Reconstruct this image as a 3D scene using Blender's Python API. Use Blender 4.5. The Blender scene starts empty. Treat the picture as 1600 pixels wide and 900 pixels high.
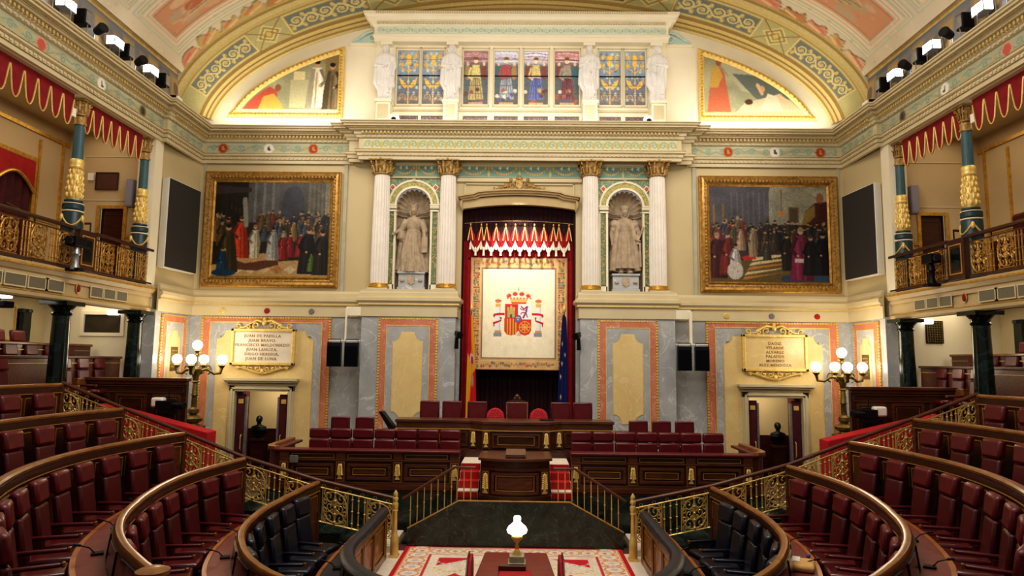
import bpy, math, random
import numpy as np
from mathutils import Vector, Matrix
from math import sin, cos, pi, radians, sqrt, atan2, acos
random.seed(7)
NPR = np.random.default_rng(11)
sc = bpy.context.scene
COL = sc.collection

# ------------------------------------------------------------------ camera
F, YAW, PITCH, ROLL, CX, CZ = 1044.0, .0145, .10784, .01183, .112, 4.0   # focal length in pixels of a 1600x900 frame
def ray(px, py):
    X = (px-800)/F; U = -(py-450)/F
    c, s = cos(ROLL), sin(ROLL); x = X*c-U*s; u = X*s+U*c
    c, s = cos(PITCH), sin(PITCH); y = c-u*s; z = s+u*c
    c, s = cos(YAW), sin(YAW)
    return Vector((x*c-y*s, x*s+y*c, z))
fw = ray(800, 450).normalized()
rt = (ray(1800, 450)-ray(800, 450)).normalized()
up = rt.cross(fw)
cam = bpy.data.cameras.new('camera'); camo = bpy.data.objects.new('camera', cam); COL.objects.link(camo)
M = Matrix((rt, up, -fw)).transposed().to_4x4(); M.translation = (CX, 0, CZ)
camo.matrix_world = M
cam.sensor_width = 36; cam.lens = F*36/1600; cam.clip_end = 200
sc.camera = camo

def inview(p, m=25):
    d = M.inverted() @ Vector(p)
    if d.z > -.2: return False
    x, y = 800+F*d.x/-d.z, 450-F*d.y/-d.z
    return -m < x < 1600+m and -m < y < 900+m
# ------------------------------------------------------------------ materials
def lin(c):
    c = c/255.0
    return c/12.92 if c <= .04045 else ((c+.055)/1.055)**2.4
def C(r, g, b): return (lin(r), lin(g), lin(b), 1)
def newmat(name):
    m = bpy.data.materials.new(name); m.use_nodes = True
    nt = m.node_tree; b = nt.nodes['Principled BSDF']
    return m, nt, b
def nd(nt, t, **k):
    n = nt.nodes.new(t)
    for a, v in k.items(): setattr(n, a, v)
    return n
def ramp(nt, stops, interp='LINEAR'):
    r = nd(nt, 'ShaderNodeValToRGB'); e = r.color_ramp.elements; r.color_ramp.interpolation = interp
    while len(e) < len(stops): e.new(.5)
    for i, (p, c) in enumerate(stops): e[i].position = p; e[i].color = c
    return r
def coords(nt, scale=(1, 1, 1)):
    g = nd(nt, 'ShaderNodeNewGeometry'); mp = nd(nt, 'ShaderNodeMapping'); mp.inputs['Scale'].default_value = scale
    nt.links.new(g.outputs['Position'], mp.inputs['Vector']); return mp.outputs[0]
def ocoords(nt, scale=(1, 1, 1)):
    g = nd(nt, 'ShaderNodeTexCoord'); mp = nd(nt, 'ShaderNodeMapping'); mp.inputs['Scale'].default_value = scale
    nt.links.new(g.outputs['Object'], mp.inputs['Vector']); return mp.outputs[0]
def mat_noise(name, c1, c2, scale=3, rough=.5, metal=0, bump=0, bscale=40, stretch=(1, 1, 1), coat=0, detail=5, spec=.5):
    m, nt, b = newmat(name)
    v = ocoords(nt, stretch)
    n = nd(nt, 'ShaderNodeTexNoise'); n.inputs['Scale'].default_value = scale; n.inputs['Detail'].default_value = detail
    nt.links.new(v, n.inputs['Vector'])
    r = ramp(nt, [(.32, c1), (.68, c2)]); nt.links.new(n.outputs['Fac'], r.inputs['Fac'])
    nt.links.new(r.outputs['Color'], b.inputs['Base Color'])
    b.inputs['Roughness'].default_value = rough; b.inputs['Metallic'].default_value = metal
    b.inputs['Coat Weight'].default_value = coat; b.inputs['Coat Roughness'].default_value = .15
    b.inputs['Specular IOR Level'].default_value = spec
    if bump:
        n2 = nd(nt, 'ShaderNodeTexNoise'); n2.inputs['Scale'].default_value = bscale; nt.links.new(v, n2.inputs['Vector'])
        bp = nd(nt, 'ShaderNodeBump'); bp.inputs['Strength'].default_value = bump; bp.inputs['Distance'].default_value = .02
        nt.links.new(n2.outputs['Fac'], bp.inputs['Height']); nt.links.new(bp.outputs[0], b.inputs['Normal'])
    return m
def mat_marble(name, base, dark, vein, scale=1.2, rough=.25, vw=.035):
    m, nt, b = newmat(name)
    v = coords(nt)
    n = nd(nt, 'ShaderNodeTexNoise'); n.inputs['Scale'].default_value = scale*1.6; n.inputs['Detail'].default_value = 8; n.inputs['Roughness'].default_value = .65
    nt.links.new(v, n.inputs['Vector'])
    r = ramp(nt, [(.3, dark), (.7, base)]); nt.links.new(n.outputs['Fac'], r.inputs['Fac'])
    n2 = nd(nt, 'ShaderNodeTexNoise'); n2.inputs['Scale'].default_value = scale; n2.inputs['Detail'].default_value = 6; n2.inputs['Distortion'].default_value = 1.6
    nt.links.new(v, n2.inputs['Vector'])
    sb = nd(nt, 'ShaderNodeMath', operation='SUBTRACT'); sb.inputs[1].default_value = .5; nt.links.new(n2.outputs['Fac'], sb.inputs[0])
    ab = nd(nt, 'ShaderNodeMath', operation='ABSOLUTE'); nt.links.new(sb.outputs[0], ab.inputs[0])
    r2 = ramp(nt, [(0, (1, 1, 1, 1)), (vw, (0, 0, 0, 1))]); nt.links.new(ab.outputs[0], r2.inputs['Fac'])
    mx = nd(nt, 'ShaderNodeMix', data_type='RGBA'); nt.links.new(r2.outputs['Color'], mx.inputs[0])
    nt.links.new(r.outputs['Color'], mx.inputs[6]); mx.inputs[7].default_value = vein
    nt.links.new(mx.outputs[2], b.inputs['Base Color']); b.inputs['Roughness'].default_value = rough
    return m
def mat_wood(name, c1, c2, rough=.3, coat=.4, scale=(1.5, 14, 14)):
    m, nt, b = newmat(name)
    v = coords(nt, scale)
    n = nd(nt, 'ShaderNodeTexNoise'); n.inputs['Scale'].default_value = 1.3; n.inputs['Detail'].default_value = 6; n.inputs['Distortion'].default_value = .7
    nt.links.new(v, n.inputs['Vector'])
    r = ramp(nt, [(.28, c1), (.72, c2)]); nt.links.new(n.outputs['Fac'], r.inputs['Fac'])
    nt.links.new(r.outputs['Color'], b.inputs['Base Color'])
    b.inputs['Roughness'].default_value = rough; b.inputs['Coat Weight'].default_value = coat; b.inputs['Coat Roughness'].default_value = .12
    return m
def mat_emit(name, c, strength, base=None):
    m, nt, b = newmat(name)
    b.inputs['Base Color'].default_value = base or c
    b.inputs['Emission Color'].default_value = c; b.inputs['Emission Strength'].default_value = strength
    return m
def mat_attr(name, rough=.6, emit=0, coat=0, spec=.3):
    m, nt, b = newmat(name)
    a = nd(nt, 'ShaderNodeAttribute', attribute_name='paint')
    nt.links.new(a.outputs['Color'], b.inputs['Base Color'])
    b.inputs['Roughness'].default_value = rough; b.inputs['Coat Weight'].default_value = coat; b.inputs['Specular IOR Level'].default_value = spec
    if emit:
        nt.links.new(a.outputs['Color'], b.inputs['Emission Color']); b.inputs['Emission Strength'].default_value = emit
    return m

MT = {}
MT['cream'] = mat_noise('cream paint', C(202, 186, 148), C(210, 195, 158), 1.5, .55)
MT['tan'] = mat_noise('tan wall paint', C(194, 176, 134), C(202, 184, 142), .7, .6)
MT['ivory'] = mat_noise('ivory paint', C(232, 222, 194), C(238, 228, 202), 1.5, .55)
MT['gallerywall'] = mat_noise('gallery wall paint', C(190, 166, 128), C(198, 174, 134), 1, .6)
MT['stone'] = mat_noise('moulding paint', C(198, 184, 148), C(208, 194, 158), 2, .5)
MT['gold'] = mat_noise('gilding', C(194, 148, 58), C(226, 184, 94), 9, .35, .65, .25, 30)
MT['goldpale'] = mat_noise('pale gilding', C(222, 188, 104), C(240, 212, 136), 9, .4, .35, .3, 40)
MT['golddark'] = mat_noise('aged gilding', C(136, 104, 52), C(194, 160, 98), 14, .45, .35, .5, 45)
MT['brass'] = mat_noise('polished brass', C(214, 176, 92), C(240, 208, 130), 5, .3, .35)
MT['bronze'] = mat_noise('bronze', C(92, 78, 44), C(150, 128, 76), 8, .4, .7, .2, 30)
MT['framegold'] = mat_noise('frame gilding', C(150, 108, 44), C(196, 154, 82), 9, .38, .55, .3, 30)
MT['valred'] = mat_noise('dark red valance velvet', C(120, 10, 22), C(142, 16, 28), 6, .85)
MT['tealdark'] = mat_noise('dark teal paint', C(28, 52, 58), C(38, 66, 72), 3, .4)
MT['hoodtan'] = mat_noise('tan stone', C(178, 152, 104), C(190, 164, 116), 2, .55)
MT['fascia'] = mat_noise('gallery edge paint', C(184, 162, 118), C(194, 172, 128), 2, .5)
MT['bluepaint'] = mat_noise('teal column paint', C(50, 84, 92), C(64, 100, 106), 3, .4)
MT['greymarble'] = mat_marble('grey marble', C(184, 184, 182), C(160, 161, 161), C(202, 202, 200), .9, vw=.014)
MT['redmarble'] = mat_marble('red marble', C(208, 136, 104), C(192, 116, 86), C(222, 172, 150), 1.3, vw=.012)
MT['yellowmarble'] = mat_marble('yellow marble', C(230, 206, 150), C(218, 188, 126), C(234, 212, 160), .8, vw=.01)
MT['greenmarble'] = mat_marble('dark green marble', C(54, 66, 58), C(20, 28, 24), C(90, 100, 86), 2.6, .2, .01)
MT['blackmarble'] = mat_marble('black green column marble', C(14, 30, 27), C(6, 14, 13), C(30, 50, 44), 1.4, .15, .03)
MT['whitemarble'] = mat_noise('white marble', C(226, 220, 206), C(240, 234, 222), 3, .4)
MT['shaft'] = mat_noise('white stucco shaft', C(226, 216, 204), C(236, 227, 215), 3, .5)
MT['statue'] = mat_noise('weathered stone', C(158, 138, 112), C(188, 168, 142), 5, .7, 0, .3, 25)
MT['plaster'] = mat_noise('white plaster', C(218, 214, 208), C(228, 225, 219), 4, .6)
MT['wood'] = mat_wood('dark mahogany', C(44, 20, 11), C(80, 38, 20), .36, .25)
MT['woodmid'] = mat_wood('mahogany panel', C(66, 32, 16), C(106, 56, 28), .38, .2)
MT['woodrim'] = mat_wood('golden oak rim', C(110, 64, 22), C(152, 98, 42), .38, .25, (3, 3, 10))
MT['woodlight'] = mat_wood('light oak panel', C(104, 60, 26), C(140, 88, 40), .35, .3)
MT['deskedge'] = mat_wood('orange wood edge', C(150, 84, 30), C(176, 104, 44), .35, .3, (3, 3, 10))
MT['inlay'] = mat_noise('brass inlay line', C(186, 140, 66), C(206, 160, 84), 6, .35, .3)
MT['leather'] = mat_noise('burgundy leather', C(84, 10, 19), C(104, 16, 25), 5, .4, 0, .12, 60, coat=.12)
MT['leatherback'] = mat_noise('dark burgundy leather', C(68, 7, 14), C(86, 11, 18), 5, .42, 0, .12, 60, coat=.08)  # darker copy for seat backs, their shading put into the colour
MT['leatherseat'] = mat_noise('polished burgundy leather', C(82, 12, 19), C(100, 18, 25), 5, .28, 0, .12, 60, coat=.5)
MT['leatherblue'] = mat_noise('navy leather', C(15, 18, 34), C(21, 25, 44), 5, .36, 0, .1, 60, coat=.3)
MT['deskred'] = mat_noise('oxblood desk leather', C(108, 46, 42), C(126, 56, 50), 6, .45)
MT['deskblack'] = mat_noise('black desk leather', C(32, 34, 42), C(44, 46, 54), 6, .4)
MT['screen'] = mat_noise('dark blue screen', C(14, 17, 36), C(22, 26, 52), 3, .2)
MT['black'] = mat_noise('black plastic', C(10, 10, 13), C(18, 18, 21), 6, .5, spec=.25)
MT['blackcloth'] = mat_noise('speaker cloth', C(6, 7, 12), C(13, 14, 19), 60, .9, spec=.1)
MT['screencloth'] = mat_noise('charcoal screen cloth', C(48, 44, 40), C(58, 53, 48), 50, .9)
MT['white'] = mat_noise('white lacquer', C(238, 234, 224), C(245, 241, 232), 2, .4)
MT['red'] = mat_noise('red velvet', C(150, 14, 22), C(176, 24, 30), 6, .85)
MT['redcarpet'] = mat_noise('red carpet', C(170, 16, 26), C(196, 28, 34), 20, .95)
MT['darkred'] = mat_noise('dark red curtain', C(58, 6, 14), C(84, 10, 20), 5, .85)
MT['maroon'] = mat_noise('deep maroon velvet', C(38, 5, 12), C(56, 8, 16), 5, .85)
MT['whitefringe'] = mat_noise('white silk fringe', C(240, 230, 204), C(250, 242, 222), 14, .6)
MT['ochre'] = mat_noise('ochre moulding', C(186, 158, 96), C(206, 178, 116), 6, .5)
MT['tier'] = mat_noise('brown carpet', C(70, 44, 34), C(86, 56, 44), 8, .9)
MT['marblefloor'] = mat_noise('cream carpet', C(214, 200, 180), C(226, 212, 192), 8, .85)
MT['globe'] = mat_emit('lit opal glass', (1, .93, .78, 1), 9)
MT['flood'] = mat_emit('lit floodlight lens', (.93, .96, 1, 1), 14)
MT['lampglass'] = mat_emit('lit milk glass', (1, .97, .9, 1), 3)
MT['paint'] = mat_attr('painted surface', .7)
MT['canvas'] = mat_attr('oil canvas', .45, 0, .15)
MT['stained'] = mat_attr('stained glass', .3, .35)  # emission stands in for daylight behind the panes
MT['cloth'] = mat_attr('woven cloth', .85)
MT['steel'] = mat_noise('brushed steel', C(150, 152, 156), C(180, 182, 186), 10, .35, .7)
MT['greyplastic'] = mat_noise('grey plastic', C(116, 110, 122), C(128, 122, 134), 5, .5)
MT['ventgrey'] = mat_noise('grey vent', C(106, 100, 80), C(122, 114, 92), 60, .7)
MT['corridorwall'] = mat_noise('corridor plaster', C(222, 198, 150), C(232, 208, 160), 1, .6)  # plain cream plaster of the corridor walls
MT['darkbronze'] = mat_noise('black bronze', C(18, 16, 14), C(30, 27, 24), 6, .4, .4)
MT['plaque'] = mat_noise('dark brass plaque', C(92, 78, 44), C(126, 108, 62), 22, .45, .4)
MT['tanpaper'] = mat_noise('tan paper', C(206, 156, 92), C(224, 178, 112), 4, .8)
def mat_mosaic(name, c1, c2, c3, sc_=26):
    m, nt, b = newmat(name); v = coords(nt)
    vo = nd(nt, 'ShaderNodeTexVoronoi'); vo.inputs['Scale'].default_value = sc_; nt.links.new(v, vo.inputs['Vector'])
    r = ramp(nt, [(0, c1), (.45, c2), (.78, c3)], 'CONSTANT')
    sp = nd(nt, 'ShaderNodeSeparateColor'); nt.links.new(vo.outputs['Color'], sp.inputs[0]); nt.links.new(sp.outputs[0], r.inputs['Fac'])
    nt.links.new(r.outputs['Color'], b.inputs['Base Color']); b.inputs['Roughness'].default_value = .35
    return m
MT['mosaic'] = mat_mosaic('green gold mosaic', C(98, 114, 78), C(122, 130, 84), C(180, 156, 92))
MT['mosaicblue'] = mat_mosaic('blue green mosaic', C(108, 140, 116), C(134, 154, 124), C(194, 172, 110))
MT['mosaicgold'] = mat_mosaic('gold mosaic', C(182, 168, 96), C(150, 150, 90), C(204, 184, 118))

def hs(r, a):
    """the benches follow a horseshoe rather than a circle: radius at bearing a"""
    A = [50, 55, 62, 65, 75, 85, 96, 104, 112, 124, 133, 140, 150, 170]
    T = ((2.93, [.13, .087, .01, -.017, -.078, -.106, -.104, -.075, -.04, .003, .03, .05, .06, .07]),
         (4.5, [.1, .08, .036, .015, -.032, -.054, -.05, -.042, -.026, -.004, .02, .038, .055, .07]),
         (6.0, [.09, .07, .045, .032, -.004, -.016, -.026, -.03, -.026, -.004, .012, .026, .055, .07]),
         (7.35, [0, 0, 0, 0, 0, -.005, 0, 0, 0, 0, 0, 0, 0, 0]), (8.6, [0]*14))
    return float(r*(1+np.interp(r, [t[0] for t in T], [np.interp(a, A, t[1]) for t in T])))
# ------------------------------------------------------------------ mesh builder
ORG = {}
class MB:
    def __init__(s): s.v = []; s.f = []
    def add(s, vs, fs):
        o = len(s.v); s.v += [tuple(v) for v in vs]; s.f += [tuple(i+o for i in f) for f in fs]; return s
    def box(s, x0, x1, y0, y1, z0, z1):
        if x0 > x1: x0, x1 = x1, x0
        if y0 > y1: y0, y1 = y1, y0
        if z0 > z1: z0, z1 = z1, z0
        return s.add([(x0,y0,z0),(x1,y0,z0),(x1,y1,z0),(x0,y1,z0),(x0,y0,z1),(x1,y0,z1),(x1,y1,z1),(x0,y1,z1)],
                     [(0,3,2,1),(4,5,6,7),(0,1,5,4),(1,2,6,5),(2,3,7,6),(3,0,4,7)])
    def lathe(s, prof, cx=0, cy=0, n=16, z0=0, sx=1, sy=1, rf=None):
        vs = []; fs = []
        for r, z in prof:
            for k in range(n):
                a = 2*pi*k/n; q = r*(rf(a, z) if rf else 1)
                vs.append((cx+q*sx*cos(a), cy+q*sy*sin(a), z0+z))
        for i in range(len(prof)-1):
            for k in range(n):
                a, b = i*n+k, i*n+(k+1) % n
                fs.append((a, b, b+n, a+n))
        fs.append(tuple(range(n-1, -1, -1))); m = (len(prof)-1)*n; fs.append(tuple(range(m, m+n)))
        return s.add(vs, fs)
    def tube(s, pts, r, n=8, flat=1):
        pts = [Vector(p) for p in pts]; m = len(pts)
        rs = r if isinstance(r, (list, tuple)) else [r]*m
        vs = []; fs = []; ref = None
        for i, p in enumerate(pts):
            t = (pts[min(i+1, m-1)]-pts[max(i-1, 0)])
            t = t.normalized() if t.length > 1e-9 else Vector((0, 0, 1))
            if ref is None:
                ref = t.orthogonal().normalized()
            ref = (ref-t*ref.dot(t))
            ref = ref.normalized() if ref.length > 1e-6 else t.orthogonal().normalized()
            b = t.cross(ref)
            for k in range(n):
                a = 2*pi*k/n; vs.append(p+(ref*cos(a)+b*sin(a)*flat)*rs[i])
        for i in range(m-1):
            for k in range(n):
                a, b = i*n+k, i*n+(k+1) % n; fs.append((a, b, b+n, a+n))
        fs.append(tuple(range(n-1, -1, -1))); fs.append(tuple(range((m-1)*n, m*n)))
        return s.add(vs, fs)
    def sphere(s, c, rx, ry=None, rz=None, n=12, m=8):
        ry = ry or rx; rz = rz or rx; vs = []; fs = []
        for i in range(1, m):
            t = pi*i/m
            for k in range(n):
                a = 2*pi*k/n; vs.append((c[0]+rx*sin(t)*cos(a), c[1]+ry*sin(t)*sin(a), c[2]-rz*cos(t)))
        for i in range(m-2):
            for k in range(n):
                a, b = i*n+k, i*n+(k+1) % n; fs.append((a, b, b+n, a+n))
        o = len(vs); vs += [(c[0], c[1], c[2]-rz), (c[0], c[1], c[2]+rz)]
        for k in range(n):
            fs.append((o, (k+1) % n, k)); q = (m-2)*n; fs.append((q+k, q+(k+1) % n, o+1))
        return s.add(vs, fs)
    def prism(s, poly, fn, d0, d1):
        """poly of (u, v), extruded from d0 to d1; fn(u, v, d) -> xyz"""
        n = len(poly)
        vs = [fn(u, v, d0) for u, v in poly]+[fn(u, v, d1) for u, v in poly]
        fs = [tuple(range(n-1, -1, -1)), tuple(range(n, 2*n))]+[(i, (i+1) % n, n+(i+1) % n, n+i) for i in range(n)]
        return s.add(vs, fs)
    def grid(s, fn, nu, nv, closed=False):
        vs = [fn(i/nu, j/nv) for j in range(nv+1) for i in range(nu+1)]
        fs = [(j*(nu+1)+i, j*(nu+1)+i+1, (j+1)*(nu+1)+i+1, (j+1)*(nu+1)+i) for j in range(nv) for i in range(nu)]
        return s.add(vs, fs)
    def sweep(s, path, prof, closed_prof=True, caps=True):
        """path of plan (x, y); prof of (offset to the path's left, z); mitred corners"""
        P = [Vector(p) for p in path]; m = len(P); vs = []; n = len(prof)
        for i in range(m):
            d0 = (P[i]-P[i-1]).normalized() if i > 0 else None
            d1 = (P[i+1]-P[i]).normalized() if i < m-1 else None
            d0 = d0 or d1; d1 = d1 or d0
            n0 = Vector((-d0.y, d0.x)); n1 = Vector((-d1.y, d1.x)); bis = (n0+n1)
            bis = bis/max(.3, bis.dot(n0))
            for o, z in prof: q = P[i]+bis*o; vs.append((q.x, q.y, z))
        fs = []
        for i in range(m-1):
            for k in range(n if closed_prof else n-1):
                a, b = i*n+k, i*n+(k+1) % n; fs.append((a, a+n, b+n, b))
        if caps and closed_prof: fs += [tuple(range(n)), tuple(range(m*n-1, (m-1)*n-1, -1))]
        return s.add(vs, fs)
    def arc(s, prof, a0, a1, side, n=48, C0=(0, 12)):
        """closed profile of (radius, z) swept round the hall's centre from bearing a0 to a1 (degrees from the far wall)"""
        vs = []; m = len(prof)
        for i in range(n+1):
            a = radians(a0+(a1-a0)*i/n)
            for r, z in prof: q = hs(r, math.degrees(a)); vs.append((C0[0]+side*q*sin(a), C0[1]+q*cos(a), z))
        fs = [(i*m+k, i*m+(k+1) % m, (i+1)*m+(k+1) % m, (i+1)*m+k) for i in range(n) for k in range(m)]
        fs += [tuple(range(m)), tuple(range((n+1)*m-1, n*m-1, -1))]
        return s.add(vs, fs)
    def xform(s, M): s.v = [tuple(M @ Vector(v)) for v in s.v]; return s
    def build(s, name, mat, parent=None, smooth=None, bevel=0, label=None):
        o = ORG.get(parent.name, (0, 0, 0)) if parent else (0, 0, 0)
        me = bpy.data.meshes.new(name)
        me.from_pydata([(v[0]-o[0], v[1]-o[1], v[2]-o[2]) for v in s.v], [], s.f)
        import bmesh
        bm = bmesh.new(); bm.from_mesh(me); bmesh.ops.recalc_face_normals(bm, faces=bm.faces[:]); bm.to_mesh(me); bm.free()
        if smooth:
            me.polygons.foreach_set('use_smooth', [True]*len(me.polygons)); me.set_sharp_from_angle(angle=radians(smooth))
        me.materials.append(MT[mat] if isinstance(mat, str) else mat)
        ob = bpy.data.objects.new(name, me); COL.objects.link(ob)
        ORG[ob.name] = o
        if parent: ob.parent = parent
        if bevel:
            b = ob.modifiers.new('bevel', 'BEVEL'); b.width = bevel; b.segments = 2; b.limit_method = 'ANGLE'; b.angle_limit = radians(40)
        if label: ob['label'] = label
        return ob
def tag(o, label, cat, group=None, kind=None):
    o['label'] = label; o['category'] = cat
    if group: o['group'] = group
    if kind: o['kind'] = kind
    return o
def thing(name, label, cat, loc=(0, 0, 0), group=None, kind=None):
    o = bpy.data.objects.new(name, None); COL.objects.link(o); o.location = loc; o.empty_display_size = .2
    ORG[o.name] = tuple(loc)
    return tag(o, label, cat, group, kind)
def struct(o, label, cat): return tag(o, label, cat, None, 'structure')
KIDS = {}
def dup(root, loc=None, rotz=None, label=None, group=None, scale=None):
    def cp(o, parent):
        c = o.copy(); COL.objects.link(c); c.parent = parent
        for ch in list(o.children): cp(ch, c)
        return c
    r = cp(root, None)
    if loc is not None: r.location = loc
    if rotz is not None: r.rotation_euler = (0, 0, rotz)
    if scale: r.scale = scale
    if label: r['label'] = label
    if group: r['group'] = group
    return r
def ordn(i): return ['first','second','third','fourth','fifth','sixth','seventh','eighth','ninth','tenth','eleventh','twelfth','thirteenth'][i]
SIDES = ((-1, 'left'), (1, 'right'))
def fxz(y): return lambda u, v, d: (u, d, v)

# ------------------------------------------------------------------ little painter: fills an array that becomes colours on a mesh
class Img:
    def __init__(s, w, h, col, x0=0, y0=0, x1=None, y1=None):
        s.w, s.h = w, h; s.x0, s.y0 = x0, y0; s.x1 = w if x1 is None else x1; s.y1 = h if y1 is None else y1
        s.a = np.empty((h, w, 3)); s.a[:] = np.array(col)/255.
        xs = s.x0+(np.arange(w)+.5)/w*(s.x1-s.x0); ys = s.y0+(np.arange(h)+.5)/h*(s.y1-s.y0)
        s.X, s.Y = np.meshgrid(xs, ys)
    def _p(s, m, col, al=1):
        c = np.array(col)/255.
        s.a[m] = s.a[m]*(1-al)+c*al
    def rect(s, x0, y0, x1, y1, col, al=1): s._p((s.X >= x0) & (s.X < x1) & (s.Y >= y0) & (s.Y < y1), col, al)
    def frame(s, x0, y0, x1, y1, t, col): 
        i = (s.X >= x0+t) & (s.X < x1-t) & (s.Y >= y0+t) & (s.Y < y1-t)
        s._p((s.X >= x0) & (s.X < x1) & (s.Y >= y0) & (s.Y < y1) & ~i, col)
    def ell(s, cx, cy, rx, ry, col, al=1, inner=0):
        d = ((s.X-cx)/rx)**2+((s.Y-cy)/ry)**2
        s._p((d <= 1) & (d >= inner*inner), col, al)
    def poly(s, pts, col, al=1):
        m = np.zeros(s.X.shape, bool); n = len(pts)
        for i in range(n):
            xa, ya = pts[i]; xb, yb = pts[(i+1) % n]
            if ya == yb: continue
            c = ((ya > s.Y) != (yb > s.Y)) & (s.X < (xb-xa)*(s.Y-ya)/(yb-ya)+xa)
            m ^= c
        s._p(m, col, al)
    def line(s, pts, t, col, al=1):
        for (xa, ya), (xb, yb) in zip(pts, pts[1:]):
            dx, dy = xb-xa, yb-ya; L = dx*dx+dy*dy+1e-12
            q = np.clip(((s.X-xa)*dx+(s.Y-ya)*dy)/L, 0, 1)
            s._p((s.X-xa-q*dx)**2+(s.Y-ya-q*dy)**2 <= t*t, col, al)
    def spiral(s, cx, cy, r, turns, t, col, ph=0, sg=1):
        n = max(3, int(18*turns)); s.line([(cx+r*(1-i/n*.85)*cos(ph+sg*i/n*turns*2*pi), cy+r*(1-i/n*.85)*sin(ph+sg*i/n*turns*2*pi)) for i in range(n+1)], t, col)
    def noise(s, amt, cells=0):
        if cells:
            g = NPR.normal(size=(cells+2, cells+2)); yy = np.linspace(0, cells, s.h); xx = np.linspace(0, cells, s.w)
            y0 = yy.astype(int); x0 = xx.astype(int); fy = (yy-y0)[:, None]; fx = (xx-x0)[None]
            f = g[y0][:, x0]*(1-fy)*(1-fx)+g[y0+1][:, x0]*fy*(1-fx)+g[y0][:, x0+1]*(1-fy)*fx+g[y0+1][:, x0+1]*fy*fx
        else: f = NPR.normal(size=(s.h, s.w))
        s.a = np.clip(s.a*(1+amt*f[..., None]), 0, 1)
    def blur(s, n=1):
        for _ in range(n):
            p = np.pad(s.a, ((1, 1), (1, 1), (0, 0)), 'edge'); s.a = (p[1:-1, 1:-1]*2+p[:-2, 1:-1]+p[2:, 1:-1]+p[1:-1, :-2]+p[1:-1, 2:])/6
    def dabs(s, n, r, jit, seed=1):
        """short brush strokes that pick up and vary the colour under them"""
        g = np.random.default_rng(seed)
        for _ in range(n):
            i, j = int(g.integers(s.w)), int(g.integers(s.h)); k = 1+jit*g.normal(); a = g.uniform(.6, 1.6); ri = max(1, int(r*a)); rj = max(1, int(r*g.uniform(.5, 2.2)))
            c = np.clip(s.a[j, i]*k+.004*g.normal(size=3), 0, 1); q = s.a[max(0, j-rj):j+rj, max(0, i-ri):i+ri]; q += (c-q)*.55
    def vgrad(s, stops):
        ys = [p for p, _ in stops]
        for k in range(3): s.a[..., k] = np.interp(s.Y, ys, [c[k]/255. for _, c in stops])
def lina(a): return np.where(a <= .04045, a/12.92, ((a+.055)/1.055)**2.4)
def paint_mesh(name, img, fn, mat, parent=None, label=None):
    """fn(u, v) with v down; one vertex per painted dot"""
    h, w = img.h, img.w; o = ORG.get(parent.name, (0, 0, 0)) if parent else (0, 0, 0)
    vs = []
    for j in range(h):
        for i in range(w):
            p = fn(i/(w-1), j/(h-1)); vs.append((p[0]-o[0], p[1]-o[1], p[2]-o[2]))
    fs = [(j*w+i, (j+1)*w+i, (j+1)*w+i+1, j*w+i+1) for j in range(h-1) for i in range(w-1)]
    me = bpy.data.meshes.new(name); me.from_pydata(vs, [], fs)
    at = me.color_attributes.new('paint', 'FLOAT_COLOR', 'POINT')
    c = np.ones((h*w, 4), np.float32); c[:, :3] = lina(img.a.reshape(-1, 3)); at.data.foreach_set('color', c.ravel())
    me.polygons.foreach_set('use_smooth', [True]*len(me.polygons))
    me.materials.append(MT[mat]); ob = bpy.data.objects.new(name, me); COL.objects.link(ob); ORG[ob.name] = o
    if parent: ob.parent = parent
    if label: ob['label'] = label
    return ob
def flatfn(x0, x1, z0, z1, y): return lambda u, v: (x0+(x1-x0)*u, y, z1+(z0-z1)*v)
def text_mesh(mb, s, size, cx, cz, y, depth=.01):
    """a line of lettering standing on plane y, facing the hall"""
    cu = bpy.data.curves.new('t', 'FONT'); cu.body = s; cu.size = size; cu.align_x = 'CENTER'; cu.extrude = depth; cu.resolution_u = 2; cu.space_character = 1.15; cu.offset = size*.012
    ob = bpy.data.objects.new('t', cu); COL.objects.link(ob)
    me = ob.to_mesh()
    mb.add([(cx+v.co.x, y-v.co.z, cz+v.co.y) for v in me.vertices], [tuple(p.vertices) for p in me.polygons])
    ob.to_mesh_clear(); bpy.data.objects.remove(ob); bpy.data.curves.remove(cu)
def remeshed(mb, voxel, smooth=4):
    """one continuous skin over overlapping volumes"""
    me = bpy.data.meshes.new('t'); me.from_pydata(mb.v, [], mb.f)
    ob = bpy.data.objects.new('t', me); COL.objects.link(ob)
    r = ob.modifiers.new('r', 'REMESH'); r.mode = 'VOXEL'; r.voxel_size = voxel
    if smooth:
        k = ob.modifiers.new('s', 'SMOOTH'); k.factor = .5; k.iterations = smooth
    dg = bpy.context.evaluated_depsgraph_get(); ev = ob.evaluated_get(dg); m2 = ev.to_mesh()
    out = MB(); out.v = [tuple(v.co) for v in m2.vertices]; out.f = [tuple(p.vertices) for p in m2.polygons]
    ev.to_mesh_clear(); bpy.data.objects.remove(ob); bpy.data.meshes.remove(me)
    return out
def spiral_pts(cx, cz, r, turns, ph, sg, n=14, k=.85):
    return [(cx+r*(1-k*i/n)*cos(ph+sg*turns*2*pi*i/n), cz+r*(1-k*i/n)*sin(ph+sg*turns*2*pi*i/n)) for i in range(n+1)]
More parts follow.
